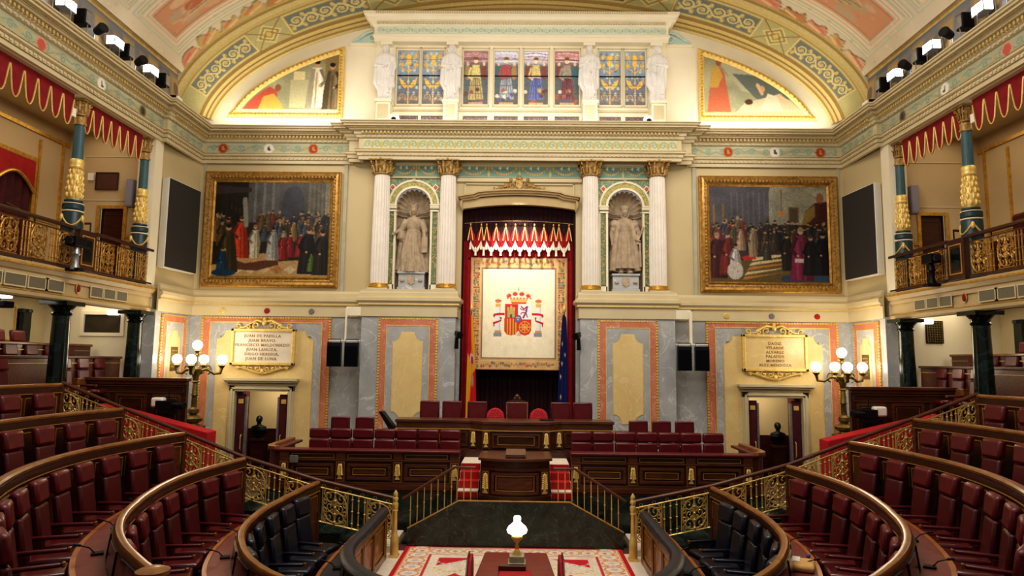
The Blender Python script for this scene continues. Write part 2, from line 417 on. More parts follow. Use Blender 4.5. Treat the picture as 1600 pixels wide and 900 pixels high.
def scroll_curves():
    """wrought scrollwork in the unit square"""
    c = [([(.5, 0), (.5, 1)], 1.3)]
    for s in (-1, 1):
        X = lambda x: .5+s*x
        for (cx, cz, r, t, ph, sg) in ((.22, .2, .19, 1.2, 3.1, -1), (.22, .8, .19, 1.2, -3.1, 1), (.2, .5, .17, 1.2, 3.0, 1), (.39, .36, .1, 1.1, 0, 1), (.39, .64, .1, 1.1, 0, -1), (.1, .64, .09, 1, 3, 1), (.1, .36, .09, 1, 3, -1)):
            c.append(([(X(x), z) for x, z in spiral_pts(cx, cz, r, t, ph, sg)], .8))
        c.append(([(.5, .02), (X(.3), .1), (X(.44), .3), (X(.46), .5), (X(.44), .7), (X(.3), .9), (.5, .98)], 1))
        c.append(([(.5, .3), (X(.1), .42), (.5, .5)], .8)); c.append(([(.5, .5), (X(.1), .58), (.5, .7)], .8))
    for x0, z0, q, w in ((.04, .04, 1, 1), (.96, .04, -1, 1), (.04, .96, 1, -1), (.96, .96, -1, -1)):
        c.append(([(x, z) for x, z in spiral_pts(x0+q*.1, z0+w*.09, .1, 1.2, -w*pi/2, -q*w)], .8))
    c.append(([(.02, 0), (.98, 0)], .9)); c.append(([(.02, 1), (.98, 1)], .9))
    return c
SCROLL = scroll_curves()
def scroll_panel(mb, fn, r=.012, n=5):
    for pts, k in SCROLL: mb.tube([fn(u, v) for u, v in pts], r*k, n)
    for v in (.06, .3, .5, .7, .94): mb.sphere(fn(.5, v), r*2.2, n=6, m=4)
# ------------------------------------------------------------------ room shell
def cells(mb, x0, x1, z0, z1, y, holes, mapf=None):
    xs = sorted({x0, x1, *[h[k] for h in holes for k in (0, 1) if x0 < h[k] < x1]})
    zs = sorted({z0, z1, *[h[k] for h in holes for k in (2, 3) if z0 < h[k] < z1]})
    f = mapf or (lambda u, w: (u, y, w))
    for a, b in zip(xs, xs[1:]):
        for c, d in zip(zs, zs[1:]):
            mx, mz = (a+b)/2, (c+d)/2
            if any(h[0] < mx < h[1] and h[2] < mz < h[3] for h in holes): continue
            mb.add([f(a, c), f(b, c), f(b, d), f(a, d)], [(0, 1, 2, 3)])
DOORS = [(s*8.315-.865, s*8.315+.865, 0, 2.9) for s in (-1, 1)]
RECESS = (-1.9, 1.9, 0, 9.25)
NICHES = [(s*3.53-.57, s*3.53+.57, 6.2, 9.72) for s in (-1, 1)]
HOLES = DOORS+[RECESS]+NICHES
for z0, z1, mat, nm, lb in ((0, 5.36, 'greymarble', 'wall_front', 'grey marble lower part of the end wall'), (5.36, 11.5, 'tan', 'wall_front', 'tan painted middle part of the end wall'), (11.5, 16.6, 'ivory', 'wall_front', 'ivory painted lunette at the top of the end wall')):
    mb = MB(); cells(mb, -11.6, 11.6, z0, z1, 22, HOLES)
    for h in HOLES:       # reveals
        a, b = max(h[2], z0), min(h[3], z1)
        if b > a and h not in NICHES:
            for x in h[:2]: mb.add([(x, 22, a), (x, 22.45, a), (x, 22.45, b), (x, 22, b)], [(0, 1, 2, 3)])
            if h[3] <= z1 and h[3] > z0: mb.add([(h[0], 22, h[3]), (h[1], 22, h[3]), (h[1], 22.45, h[3]), (h[0], 22.45, h[3])], [(0, 1, 2, 3)])
    struct(mb.build(nm, mat), lb, 'wall')
# floor and podium
mb = MB(); mb.box(-16, 16, -1, 24.5, -.2, 0); struct(mb.build('floor', 'tier'), 'brown carpeted floor of the chamber', 'floor')
for s, sd in SIDES: struct(MB().box(s*2.28, s*2.75, 9.0, 14.5, 0, .008).build('floor', 'marblefloor'), 'pale floor strip between the carpet and the %s front desk' % sd, 'floor')
# corridor behind the doors
for s, sd in SIDES:
    cxd = s*8.315
    cxd = s*8.8; mb = MB(); mb.box(cxd-2, cxd+2, 24.0, 24.1, 0, 3.4); mb.box(cxd-2.1, cxd-2, 22.5, 24.1, 0, 3.4); mb.box(cxd+2, cxd+2.1, 22.5, 24.1, 0, 3.4); mb.box(cxd-2.1, cxd+2.1, 22.5, 24.1, 3.4, 3.5)
    struct(mb.build('wall_back', 'corridorwall'), 'cream corridor wall seen through the %s doorway' % sd, 'wall')
    mb = MB(); mb.box(cxd-1.95, cxd+1.95, 23.93, 24.0, 0, 1.5)
    struct(mb.build('baseboard_back', 'wood'), 'dark wooden dado in the corridor beyond the %s doorway' % sd, 'dado')
# side walls between gallery and end wall
for s, sd in SIDES:
    mb = MB(); mb.prism([(s*11.08, 19.85), (s*10.82, 22), (s*11.4, 22), (s*11.4, 19.85)], lambda u, v, d: (u, v, d), 5.4, 11.6); struct(mb.build('wall_'+sd, 'tan'), 'tan upper side wall beside the %s gallery' % sd, 'wall')
    mb = MB(); mb.box(s*10.85, s*11.3, 19.85, 22, 0, 5.4); struct(mb.build('wall_'+sd, 'greymarble'), 'grey marble side wall below the %s gallery end' % sd, 'wall')
    mb = MB(); mb.box(s*10.95, s*11.45, 19.42, 19.85, 6.1, 10.55); struct(mb.build('trim_1', 'ivory'), 'pale pilaster strip at the end of the %s gallery' % sd, 'pilaster')

# lower band entablature, mirrored
PR_LOW = [(0, 5.36), (-.05, 5.36), (-.05, 5.7), (-.1, 5.72), (-.1, 5.79), (-.17, 5.86), (-.17, 5.96), (-.08, 6.0), (-.08, 6.12), (-.04, 6.2), (0, 6.2)]
for s, sd in SIDES:
    path = [(s*10.85, 19.86), (s*10.85, 22), (s*5.03, 22), (s*5.03, 21.42), (s*2.0, 21.42), (s*2.0, 22.3)]
    pr = PR_LOW
    if s > 0: pr = [(-o, z) for o, z in PR_LOW]
    t = MB().sweep(path, pr).build('trim_2', 'cream', None)
    struct(t, 'cream moulded band above the marble on the %s half' % sd, 'moulding')
    mb = MB()
    for z, o in ((5.75, .105), (5.99, .09)):
        mb.sweep(path, [(s*(o-.02), z-.02), (s*(o+.012), z-.02), (s*(o+.012), z+.012), (s*(o-.02), z+.012)])
    mb.build('gold_or_shadow_line', 'goldpale', t)
    for k, xx in enumerate((9.78, 8.3, 6.82)):
        q = MB(); q.lathe([(.09, 0), (.09, .03), (.07, .035), (.07, .04)], n=18)
        q.xform(Matrix.Translation((s*xx, 21.95, 5.53)) @ Matrix.Rotation(pi/2, 4, 'X'))
        q.build('medallion', ['goldpale', 'red', 'greyplastic'][(k+(s > 0)) % 3], t)
    # projecting pedestal block under the columns
    mb = MB(); mb.box(s*2.0, s*5.03, 21.42, 22, 0, 5.36); struct(mb.build('wall_front', 'greymarble'), 'grey marble projecting block %s of the throne recess' % sd, 'wall')
    mb = MB(); mb.box(s*2.0, s*5.03, 21.42, 22, 5.36, 6.22); mb.box(s*2.02, s*5.0, 21.36, 21.5, 5.97, 6.24)
    struct(mb.build('wall_front', 'cream'), 'cream ledge carrying the two columns on the %s' % sd, 'ledge')

# marble panels
def notch(cx, hw, z0, z1, n, top_only=False, k=10):
    """rectangle with concave rounded corners"""
    p = []
    for sx, zz, d in ((-1, z1, 1), (1, z1, -1)):
        q = [(cx+sx*(hw)+(-sx)*n[0]*sin(pi/2*i/k), zz-n[1]*cos(pi/2*i/k)) for i in range(k+1)]
        p += q if sx < 0 else q[::-1]
    if top_only: p += [(cx+hw, z0), (cx-hw, z0)]
    else:
        for sx in (1, -1):
            q = [(cx+sx*hw-sx*n[0]*sin(pi/2*i/k), z0+n[1]*cos(pi/2*i/k)) for i in range(k+1)]
            p += q if sx > 0 else q[::-1]
    return p
def panel_set(fn, cx, zt, zb, hws, ins, notchd, lbl, top_only):
    """nested gold bead, red marble, grey marble and yellow marble slabs; fn(u, v, depth)"""
    mats = ('gold', 'redmarble', 'greymarble'); root = None
    for i, (hw, m) in enumerate(zip(hws, mats)):
        z1 = zt-ins[i]; z0 = zb+(0 if top_only else ins[i])
        mb = MB().prism([(cx-hw, z0), (cx+hw, z0), (cx+hw, z1), (cx-hw, z1)], fn, 0, .03+.012*i)
        if i == 0:
            root = struct(mb.build('trim_3', m), lbl, 'wall panel')
            bd = MB(); n = 60
            for sx in (-1, 1):
                k = int((z1-z0)/.09)
                for j in range(k): 
                    c = (cx+sx*(hw-.035), z0+(j+.5)*(z1-z0)/k)
                    bd.prism([(c[0]-.03, c[1]-.028), (c[0]+.03, c[1]-.028), (c[0]+.03, c[1]+.028), (c[0]-.03, c[1]+.028)], fn, .03, .055)
            k = int(2*hw/.09)
            for j in range(k):
                c = (cx-hw+(j+.5)*2*hw/k, z1-.025); bd.prism([(c[0]-.028, c[1]-.02), (c[0]+.028, c[1]-.02), (c[0]+.028, c[1]+.02), (c[0]-.028, c[1]+.02)], fn, .03, .055)
            bd.build('bead_moulding', 'goldpale', root)
        else:
            mb.build('marble_border', m, root)
            lw = .022
            q = MB()
            if m == 'greymarble':
                for a, b, c, d in ((cx-hw-lw, cx-hw, z0, z1+lw), (cx+hw, cx+hw+lw, z0, z1+lw), (cx-hw, cx+hw, z1, z1+lw)): q.prism([(a, c), (b, c), (b, d), (a, d)], fn, .0, .065)
                q.build('pale_edge', 'goldpale', root)
    hw = hws[3]; z1 = zt-ins[3]; z0 = zb+(0 if top_only else ins[3])
    MB().prism(notch(cx, hw+.025, z0-.025, z1+.025, notchd, top_only), fn, 0, .06).build('pale_edge', 'goldpale', root)
    MB().prism(notch(cx, hw, z0, z1, notchd, top_only), fn, 0, .072).build('yellow_panel', 'yellowmarble', root)
    return root
for s, sd in SIDES:
    fr = lambda u, v, d, s=s: (u, 22-d, v)
    # bay with the door: the panel is cut round the doorway by building it in three strips
    cx = s*8.3
    r = None
    def piece(name, mat, poly, d0, d1, parent): return MB().prism(poly, fr, d0, d1).build(name, mat, parent)
    def arch3(hw, zt, dw, dz):   # inverted U outline
        return [(cx-hw, 0), (cx-hw, zt), (cx+hw, zt), (cx+hw, 0), (cx+dw, 0), (cx+dw, dz), (cx-dw, dz), (cx-dw, 0)]
    r = struct(piece('trim_3', 'gold', arch3(2.15, 5.33, 2.0, 5.2), 0, .04, None), 'gilded bead and marble panelling round the %s doorway' % sd, 'wall panel')
    bd = MB()
    for j in range(58):
        for sx in (-1, 1):
            z = .05+j*.09; c = cx+sx*2.115; bd.box(c-.03, c+.03, 21.93, 21.97, z, z+.055)
    for j in range(47):
        c = cx-2.1+j*.0915; bd.box(c-.03, c+.03, 21.93, 21.97, 5.285, 5.325)
    bd.build('bead_moulding', 'goldpale', r)
    piece('marble_border', 'redmarble', arch3(2.08, 5.27, 1.8, 5.0), 0, .045, r)
    piece('pale_edge', 'goldpale', arch3(1.865, 5.165, 1.84, 5.13), 0, .07, r)
    piece('marble_border', 'greymarble', arch3(1.84, 5.14, 1.5, 4.7), 0, .052, r)
    for mat, g, d in (('goldpale', .025, .06), ('yellowmarble', 0, .07)):
        k = 10; hw = 1.58+g; z1 = 4.85+g; n = .28
        tp = [(cx-hw, 0)]+[(cx-hw+n*sin(pi/2*i/k), z1-n*cos(pi/2*i/k)) for i in range(k+1)]+[(cx+hw-n*sin(pi/2*i/k), z1-n*cos(pi/2*i/k)) for i in range(k, -1, -1)]+[(cx+hw, 0)]
        tp += [(cx+.9, 0), (cx+.9, 2.93), (cx-.9, 2.93), (cx-.9, 0)]
        piece('yellow_panel' if g == 0 else 'pale_edge', mat, tp, 0, d, r)
    # narrow panel on the projecting block
    fb = lambda u, v, d: (u, 21.42-d, v)
    panel_set(fb, s*3.51, 5.31, 1.58, (.96, .9, .68, .465), (0, .05, .26, .47), (.27, .3), 'tall marble panel with yellow centre %s of the throne recess' % sd, False)
    # narrow panel on the side wall
    fs_ = lambda u, v, d, s=s: (s*(10.85-d), u, v)
    panel_set(fs_, 20.93, 5.3, 0, (.78, .72, .5, .32), (0, .05, .24, .5), (.18, .24), 'narrow marble panel on the side wall at the %s corner' % sd, True)
    # painted line frame on the upper wall
    mb = MB()
    for x in (5.86,): mb.box(s*(x-.06), s*(x+.06), 21.96, 22, 6.12, 10.6)
    mb.box(s*5.8, s*10.7, 21.97, 22, 10.52, 10.58); mb.box(s*10.62, s*10.7, 21.97, 22, 6.25, 10.55)
    t = struct(mb.build('trim_4', MT.setdefault('greyline', mat_noise('grey painted line', C(168, 164, 140), C(182, 178, 154), 3, .6))), 'grey painted border strip on the %s upper wall' % sd, 'wall border')
    # door surround
    cx = s*8.315
    t = struct(MB().box(cx-1.06, cx-.87, 21.84, 22, 0, 3.08).box(cx+.87, cx+1.06, 21.84, 22, 0, 3.08).box(cx-1.06, cx+1.06, 21.84, 22, 2.9, 3.08)
               .box(cx-1.0, cx-.93, 21.8, 21.84, 0, 3.02).box(cx+.93, cx+1.0, 21.8, 21.84, 0, 3.02).box(cx-1.0, cx+1.0, 21.8, 21.84, 2.96, 3.02).build('trim_5', 'stone', bevel=.012), 'stone coloured frame of the %s doorway' % sd, 'door frame')
    MB().box(cx-1.1, cx+1.1, 21.82, 22, 3.08, 3.18).box(cx-1.17, cx+1.17, 21.7, 22, 3.18, 3.24).box(cx-1.21, cx+1.21, 21.64, 22, 3.24, 3.33).build('door_hood', 'stone', t, bevel=.012)
    # open door leaves
    for q in (-1, 1):
        xh = cx+q*.86
        d = struct(MB().box(xh-q*.02, xh-q*.07, 22.05, 22.9, 0, 2.86).build('door_1', 'darkred'), 'padded dark red door leaf on the %s jamb of the %s doorway' % ('left' if q < 0 else 'right', sd), 'door')
        d['label'] = d['label']
        MB().box(xh-q*.015, xh-q*.3, 22.0, 22.04, 0, 2.8).build('red_padding', 'darkred', d)
        e = MB().box(xh-q*.3, xh-q*.36, 21.98, 22.1, 0, 2.72).build('door_edge', 'steel', d)
        MB().box(xh-q*.08, xh-q*.24, 21.97, 22.02, 2.5, 2.64).build('closer', 'brass', d)
        MB().tube([(xh-q*.22, 21.98, 1.0), (xh-q*.22, 21.93, 1.05), (xh-q*.22, 21.93, 1.45), (xh-q*.22, 21.98, 1.5)], .018).build('handle', 'brass', d)

# main entablature with cornice, all round
def ent_path(o=0):
    L = [(-11.0, 6.5), (-11.0, 19.72), (-10.85, 19.72), (-10.85, 22), (-5.6, 22), (-5.6, 21.72), (-5.2, 21.72), (-5.2, 21.42)]
    return L+[(-x, y) for x, y in L[::-1]]
PR = [(0, 10.52), (-.1, 10.52), (-.1, 10.64), (-.14, 10.64), (-.14, 10.74), (-.2, 10.77), (-.2, 10.82), (-.1, 10.84), (-.1, 11.22), (-.17, 11.24), (-.19, 11.31), (-.24, 11.34), (-.24, 11.43), (-.36, 11.44), (-.38, 11.47), (-.42, 11.48), (-.44, 11.52), (-.52, 11.53), (-.53, 11.59), (-.57, 11.6), (-.58, 11.64), (-.62, 11.655), (-.62, 11.69), (0, 11.7)]
t = struct(MB().sweep(ent_path(), PR).build('trim_6', 'stone'), 'long moulded cornice running round the hall under the vault', 'cornice')
CORN = t
mb = MB()      # dentils and egg rows
def along(path, step, fn):
    for a, b in zip(path, path[1:]):
        a, b = Vector(a), Vector(b); L = (b-a).length
        if L < .5: continue
        d = (b-a)/L; nrm = Vector((d.y, -d.x)); k = int(L/step)
        for i in range(k): fn(a+d*(i+.5)*L/k, d, nrm)
def dent(mb, o0, o1, z0, z1, w):
    def f(p, d, n):
        A = p+n*o0; B = p+n*o1; h = d*w/2
        q = [A-h, A+h, B+h, B-h]
        mb.add([(v.x, v.y, z0) for v in q]+[(v.x, v.y, z1) for v in q], [(0, 3, 2, 1), (4, 5, 6, 7), (0, 1, 5, 4), (1, 2, 6, 5), (2, 3, 7, 6), (3, 0, 4, 7)])
    return f
along(ent_path(), .12, dent(mb, .22, .31, 11.345, 11.425, .065))
mb.build('dentil', 'ochre', t)
mb = MB(); along(ent_path(), .17, dent(mb, .15, .2, 11.25, 11.3, .1)); along(ent_path(), .14, dent(mb, .13, .165, 10.66, 10.72, .07)); mb.build('egg_moulding', 'stone', t)
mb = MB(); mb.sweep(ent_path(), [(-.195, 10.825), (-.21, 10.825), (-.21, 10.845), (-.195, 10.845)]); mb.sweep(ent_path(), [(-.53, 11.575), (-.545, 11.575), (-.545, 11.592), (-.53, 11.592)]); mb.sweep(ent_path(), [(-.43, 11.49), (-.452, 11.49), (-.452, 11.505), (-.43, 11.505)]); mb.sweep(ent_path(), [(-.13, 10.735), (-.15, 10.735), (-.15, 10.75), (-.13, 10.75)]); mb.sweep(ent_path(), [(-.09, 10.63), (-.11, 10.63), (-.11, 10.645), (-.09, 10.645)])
mb.build('gold_or_shadow_line', 'golddark', t)  # brownish strips along the creases paint in fine shadow lines
def frieze_img(L, H, bg, fg, ac, period, meds, seed, dens=10):
    im = Img(int(L*26), 20, bg, 0, 0, L, H); rg = random.Random(seed); x = 0; k = 0
    im.noise(.05, 8)
    while x < L:
        up_ = 1 if k % 2 else -1
        im.spiral(x+period*.25, H*.5, H*.3, 1.4, H*.05, fg, pi*(k % 2), up_); im.spiral(x+period*.75, H*.5, H*.3, 1.4, H*.05, fg, pi*(k % 2)+2, -up_)
        im.line([(x, H*.5), (x+period*.25, H*(.5+.3*up_)), (x+period*.5, H*.5), (x+period*.75, H*(.5-.3*up_)), (x+period, H*.5)], H*.045, fg)
        im.ell(x+period*.5, H*.5, H*.14, H*.16, ac); im.ell(x, H*.5, H*.1, H*.12, ac, .7)
        x += period; k += 1
    for p, c in meds:
        im.ell(p, H/2, H*.47, H*.47, c[0]); im.ell(p, H/2, H*.36, H*.36, c[1]); im.ell(p, H/2-H*.05, H*.1, H*.22, c[2]); im.ell(p+H*.06, H/2+H*.1, H*.16, H*.1, c[2])
    return im
BG, FG, AC = (180, 184, 156), (146, 158, 134), (200, 164, 108)
R1 = ((184, 104, 60), (164, 62, 40), (200, 140, 76)); W1 = ((226, 220, 200), (236, 230, 216), (90, 84, 84)); G1 = ((150, 120, 70), (90, 90, 84), (60, 56, 50)); S1 = ((210, 156, 130), (192, 96, 78), (192, 96, 78))
for s, sd in SIDES:
    paint_mesh('painted_frieze', frieze_img(4.95, .36, BG, FG, AC, .95, [(.55, R1), (2.1, W1), (3.6, R1)] if s < 0 else [(1.35, R1), (2.9, W1), (4.4, R1)], 1),
               flatfn(-10.6 if s < 0 else 5.65, -5.65 if s < 0 else 10.6, 10.86, 11.21, 21.893), 'paint', t)
    m = [(x, c) for x, c in zip((1.0, 3.2, 5.5, 7.8, 10.0, 11.9), (R1, W1, S1, S1, W1, G1))]
    y0, y1 = 6.6, 19.7
    paint_mesh('painted_frieze', frieze_img(13.1, .36, (172, 174, 146), (140, 152, 130), AC, 1.1, m, 2), lambda u, v, s=s: (s*10.893, y0+(y1-y0)*u, 11.21-.35*v), 'paint', t)
    paint_mesh('painted_frieze', frieze_img(2.0, .36, (178, 182, 154), FG, AC, .8, [], 2), lambda u, v, s=s: (s*10.743, 19.85+2.0*u, 11.21-.35*v), 'paint', t)
im = Img(520, 20, (206, 202, 160), 0, 0, 10.2, .36)
for k in range(34):
    x = .15+k*.3; im.spiral(x, .18, .13, 1.3, .018, (150, 170, 150), k*pi, 1 if k % 2 else -1); im.ell(x+.15, .18, .05, .09, (206, 176, 100)); im.line([(x-.15, .3), (x, .06), (x+.15, .3)], .012, (160, 176, 140))
paint_mesh('painted_frieze', im, flatfn(-5.15, 5.15, 10.86, 11.21, 21.313), 'paint', t)

# vault and transverse rib
def ell(a, b, th): return (a*cos(th), 11.5+b*sin(th))
NV, NU = 260, 560
VY0, VY1, VA, VB = 12.5, 20.4, 11.3, 5.4
T0 = radians(16.5)
im = Img(NU, NV, (222, 208, 182), 0, VY0, 180, VY1)      # x: bearing in degrees, y: depth
im.noise(.03, 12)
def fresco(t0, t1, y0, y1, bg, seed):
    rg = random.Random(seed)
    L = [(190, 200, 178), (234, 222, 196), (206, 188, 156), (232, 220, 194), (184, 198, 176), (226, 206, 178), (240, 226, 200), (214, 182, 156), (236, 222, 196), (196, 204, 182), (222, 176, 142), (200, 140, 104)]
    for k, c in enumerate(L):
        d = .058*k; im.rect(t0+d*4.6, y0+d, t1-d*4.6, y1-d, c)
    a, b, c, e = t0+3.2, t1-3.2, y0+.69, y1-.69
    im.rect(a, c, b, e, bg)
    clip = (im.X > a) & (im.X < b) & (im.Y > c) & (im.Y < e); keep = im.a.copy()
    for _ in range(16): im.ell(rg.uniform(a, b), rg.uniform(c, e), rg.uniform(1, 3), rg.uniform(.08, .26), rg.choice([(232, 206, 174), (206, 140, 104), (190, 176, 150), (222, 184, 146)]), .7)
    # a reclining draped figure
    mx, my = (a+b)/2, (c+e)/2; w, h = (b-a), (e-c); dr = [(196, 170, 130), (150, 156, 150), (222, 200, 166), (206, 176, 140)][seed % 4]
    im.poly([(mx-w*.4, my+h*.3), (mx-w*.1, my-h*.05), (mx+w*.22, my-h*.28), (mx+w*.34, my-h*.05), (mx+w*.15, my+h*.2), (mx-w*.3, my+h*.42)], dr)
    for k in range(6): im.line([(mx-w*(.36-.08*k), my+h*(.3-.07*k)), (mx+w*(.1+.03*k), my+h*(.16-.06*k))], .018, tuple(int(v*(.72 if k % 2 else 1.14)) if v*1.14 < 255 else 250 for v in dr))
    im.ell(mx+w*.32, my-h*.3, w*.055, h*.085, (222, 178, 142)); im.line([(mx+w*.25, my-h*.2), (mx+w*.1, my-h*.38), (mx-w*.08, my-h*.33)], .035, (224, 184, 150)); im.line([(mx-w*.3, my+h*.3), (mx-w*.44, my+h*.12)], .045, (220, 178, 144))
    im.ell(mx-w*.2, my-h*.2, w*.05, h*.08, (216, 172, 138)); im.ell(mx-w*.2, my+h*.0, w*.09, h*.16, (196, 120, 88)); im.line([(mx-w*.2, my-.05), (mx-w*.34, my+h*.2)], .04, (206, 150, 112))
    im.a[~clip] = keep[~clip]
for m_ in (0, 1):
    f = lambda t: 180-t if m_ else t
    for (ta, tb, ya, yb, bg, sd_) in ((20, 55, 17.25, 19.75, (214, 158, 122), 3+m_), (20, 36, 14.3, 17.1, (212, 150, 118), 6+m_), (37.5, 55, 14.3, 17.1, (204, 160, 130), 8), (57, 88, 15.0, 19.6, (206, 166, 132), 12+m_)):
        a, b = sorted((f(ta), f(tb))); fresco(a, b, ya, yb, bg, sd_)
    # painted figures lying along the rib
    rg = random.Random(5+m_); t_ = 18
    while t_ < 88:
        w_ = rg.uniform(5, 9); top = rg.uniform(19.72, 19.95); col = rg.choice([(206, 150, 120), (196, 168, 110), (180, 140, 84), (210, 176, 140)])
        pts = [(t_, 20.4)]+[(t_+w_*q/6, top+rg.uniform(0, .22)+(.35 if q in (0, 6) else 0)) for q in range(7)]+[(t_+w_, 20.4)]
        im.line([(f(a), b) for a, b in pts[1:-1]], .035, (72, 62, 50)); im.poly([(f(a), b) for a, b in pts], col)
        im.line([(f(t_+1), 20.2), (f(t_+w_*.6), top+.2)], .05, (206, 120, 96)); im.line([(f(t_+2), 20.3), (f(t_+w_*.9), top+.3)], .05, (226, 190, 140))
        t_ += w_
def vaultfn(u, v):
    th = T0+(pi-2*T0)*u; x, z = ell(VA, VB, pi-th); return (x, VY0+(VY1-VY0)*v, z)
imv = Img(NU, NV, (0, 0, 0)); d = np.degrees(T0); xs = d+(180-2*d)*(np.arange(NU)+.5)/NU
im.blur(1); im.dabs(4000, 1, .04)
imv.a = im.a[:, np.clip((xs/180*NU).astype(int), 0, NU-1)]
ce = struct(paint_mesh('ceiling', imv, vaultfn, 'paint'), 'frescoed barrel vault with framed painted panels', 'ceiling')
# rib: profile from the near edge to the end wall
NR = 420
prof = [(0, 0, 0), (.02, .05, 0), (.06, .06, .16), (.14, .1, .17), (.2, .1, .2), (.24, .03, .22), (.72, .03, .5), (.76, .1, .52), (.83, .1, .6), (.85, .16, .66), (.91, .16, .76), (.93, .22, .82), (1, .22, 1)]
def ribpt(th, f, drop):
    a = VA+(10.72-VA)*f-drop*.6; b = VB+(4.62-VB)*f-drop*.6; x, z = ell(a, b, th); return (x, 20.38+(22-20.38)*f, z)
RW = 96
fr_ = np.linspace(0, 1, RW); dr_ = np.interp(fr_, [p[0] for p in prof], [p[1] for p in prof])
K = .0633      # degrees to the same unit as the width of the rib
im = Img(NR*2, RW, (196, 174, 112), 0, 0, 180*K, 1); im.noise(.03, 16)
W_ = 180*K
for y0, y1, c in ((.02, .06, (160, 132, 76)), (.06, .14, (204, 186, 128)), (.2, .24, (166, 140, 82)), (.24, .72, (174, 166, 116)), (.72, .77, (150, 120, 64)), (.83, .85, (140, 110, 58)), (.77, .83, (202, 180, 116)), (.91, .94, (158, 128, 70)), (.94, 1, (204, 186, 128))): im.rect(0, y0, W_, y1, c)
for tk, te, c in ((8, 31, 36), (41, 60, 65), (69.5, 85.5, 90), (94.5, 110.5, 115), (120, 139, 144), (149, 172, None)):
    x0, x1 = tk*K, te*K; dk = (112, 120, 114) if not 60 < tk < 100 else (70, 74, 74)  # panels near the crown get a darker ground, shade painted in
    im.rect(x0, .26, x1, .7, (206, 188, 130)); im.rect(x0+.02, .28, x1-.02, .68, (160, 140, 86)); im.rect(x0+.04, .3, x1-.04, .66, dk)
    n = max(3, round((x1-x0)/.24)); L = (x1-x0-.1)/n; g1, g2 = (204, 186, 124), (182, 162, 102)
    im.line([(x0+.05+L*n*q/60, .48+.09*sin(q/60*n*pi)) for q in range(61)], .016, g1)
    for k in range(n):
        cx_ = x0+.05+L*(k+.5); sg = 1 if k % 2 else -1
        im.spiral(cx_, .48+sg*.03, .1, 1.5, .014, g1, -sg*pi/2, sg); im.ell(cx_, .48+sg*.03, .03, .03, g2)
        for q in (-1, 1): im.ell(cx_+q*L*.42, .48-sg*.11, .035, .05, g2); im.line([(cx_+q*L*.2, .48-sg*.06), (cx_+q*L*.45, .48-sg*.13)], .014, g1)
    if c is None: continue
    c *= K
    for k, cl in enumerate(((206, 188, 130), (148, 138, 88), (208, 190, 128), (166, 146, 88), (204, 178, 108))):
        w = .23*(1-k*.19); im.poly([(c-w, .48), (c, .48-w), (c+w, .48), (c, .48+w)], cl)
    for q in (-1, 1):
        im.line([(c+q*.3, .25), (c+q*.05, .47), (c+q*.3, .71)], .012, (150, 124, 70))
im.noise(.03)
def ribfn(u, v):
    th = radians(7)+(pi-radians(14))*u; j = int(round(v*(RW-1))); return ribpt(pi-th, fr_[j], dr_[j])
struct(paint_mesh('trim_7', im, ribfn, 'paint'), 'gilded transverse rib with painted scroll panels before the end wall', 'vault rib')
# painted upright strip and ledge between cornice and vault
for s, sd in SIDES:
    im = Img(260, 26, (118, 120, 124), 0, 0, 13.6, 1.2); im.noise(.08, 10)
    for k in range(11):
        x = .6+k*1.25
        im.rect(x, .15, x+.62, 1.0, (150, 132, 104)); im.rect(x+.08, .25, x+.54, .9, (170, 146, 104)); im.ell(x+.31, .57, .15, .2, (120, 104, 92))
        im.rect(x+.8, .25, x+1.1, .9, (140, 126, 110)); im.poly([(x+.95, .3), (x+1.08, .57), (x+.95, .85), (x+.82, .57)], (176, 150, 104))
    struct(paint_mesh('trim_8', im, lambda u, v, s=s: (s*(10.98-.12*v), 6.8+13.6*u, 12.98-1.2*v), 'paint'), 'grey and gold painted strip above the %s cornice' % sd, 'painted strip')
    t = MB().sweep([(s*11.0, 6.6), (s*11.0, 20.4)], [(s*o, z) for o, z in ((-.3, 12.95), (.03, 12.95), (.05, 12.99), (.05, 13.03), (.11, 13.05), (.12, 13.1), (.06, 13.12), (-.3, 13.12))])
    struct(t.build('trim_9', 'ochre'), 'gilded ledge under the springing of the %s side of the vault' % sd, 'ledge')
    mb = MB(); mb.box(s*10.3, s*11.1, 19.9, 22, 11.79, 11.83); 

# attic storey of stained glass
AT = [(-4.22, -3.46), (-3.36, -2.62), (-1.95, -1.11), (-.89, -.08), (.12, .94), (1.17, 2.0), (2.68, 3.41), (3.55, 4.25)]
mb = MB(); h = [(a, b, 12.63, 14.54) for a, b in AT]+[(a, b, 12.06, 12.22) for a, b in AT]
cells(mb, -4.95, 4.95, 11.6, 15.0, 21.86, h)
for a, b, c, d in h:
    for x in (a, b): mb.add([(x, 21.86, c), (x, 21.95, c), (x, 21.95, d), (x, 21.86, d)], [(0, 1, 2, 3)])
    for z in (c, d): mb.add([(a, 21.86, z), (b, 21.86, z), (b, 21.95, z), (a, 21.95, z)], [(0, 1, 2, 3)])
for x in (-4.95, 4.95): mb.add([(x, 21.86, 11.8), (x, 22, 11.8), (x, 22, 15), (x, 21.86, 15)], [(0, 1, 2, 3)])
t = struct(mb.build('wall_front', 'ivory'), 'ivory attic wall framing the stained glass windows', 'wall')
mb = MB()
for a, b in AT:
    for x in (a-.05, b+.02): mb.box(x, x+.03, 21.82, 21.87, 12.55, 14.62)
    mb.box(a-.05, b+.05, 21.82, 21.87, 14.59, 14.62); mb.box(a-.05, b+.05, 21.82, 21.87, 12.53, 12.57)
mb.box(-4.9, 4.9, 21.8, 21.87, 12.36, 12.42); mb.build('window_moulding', 'cream', t)
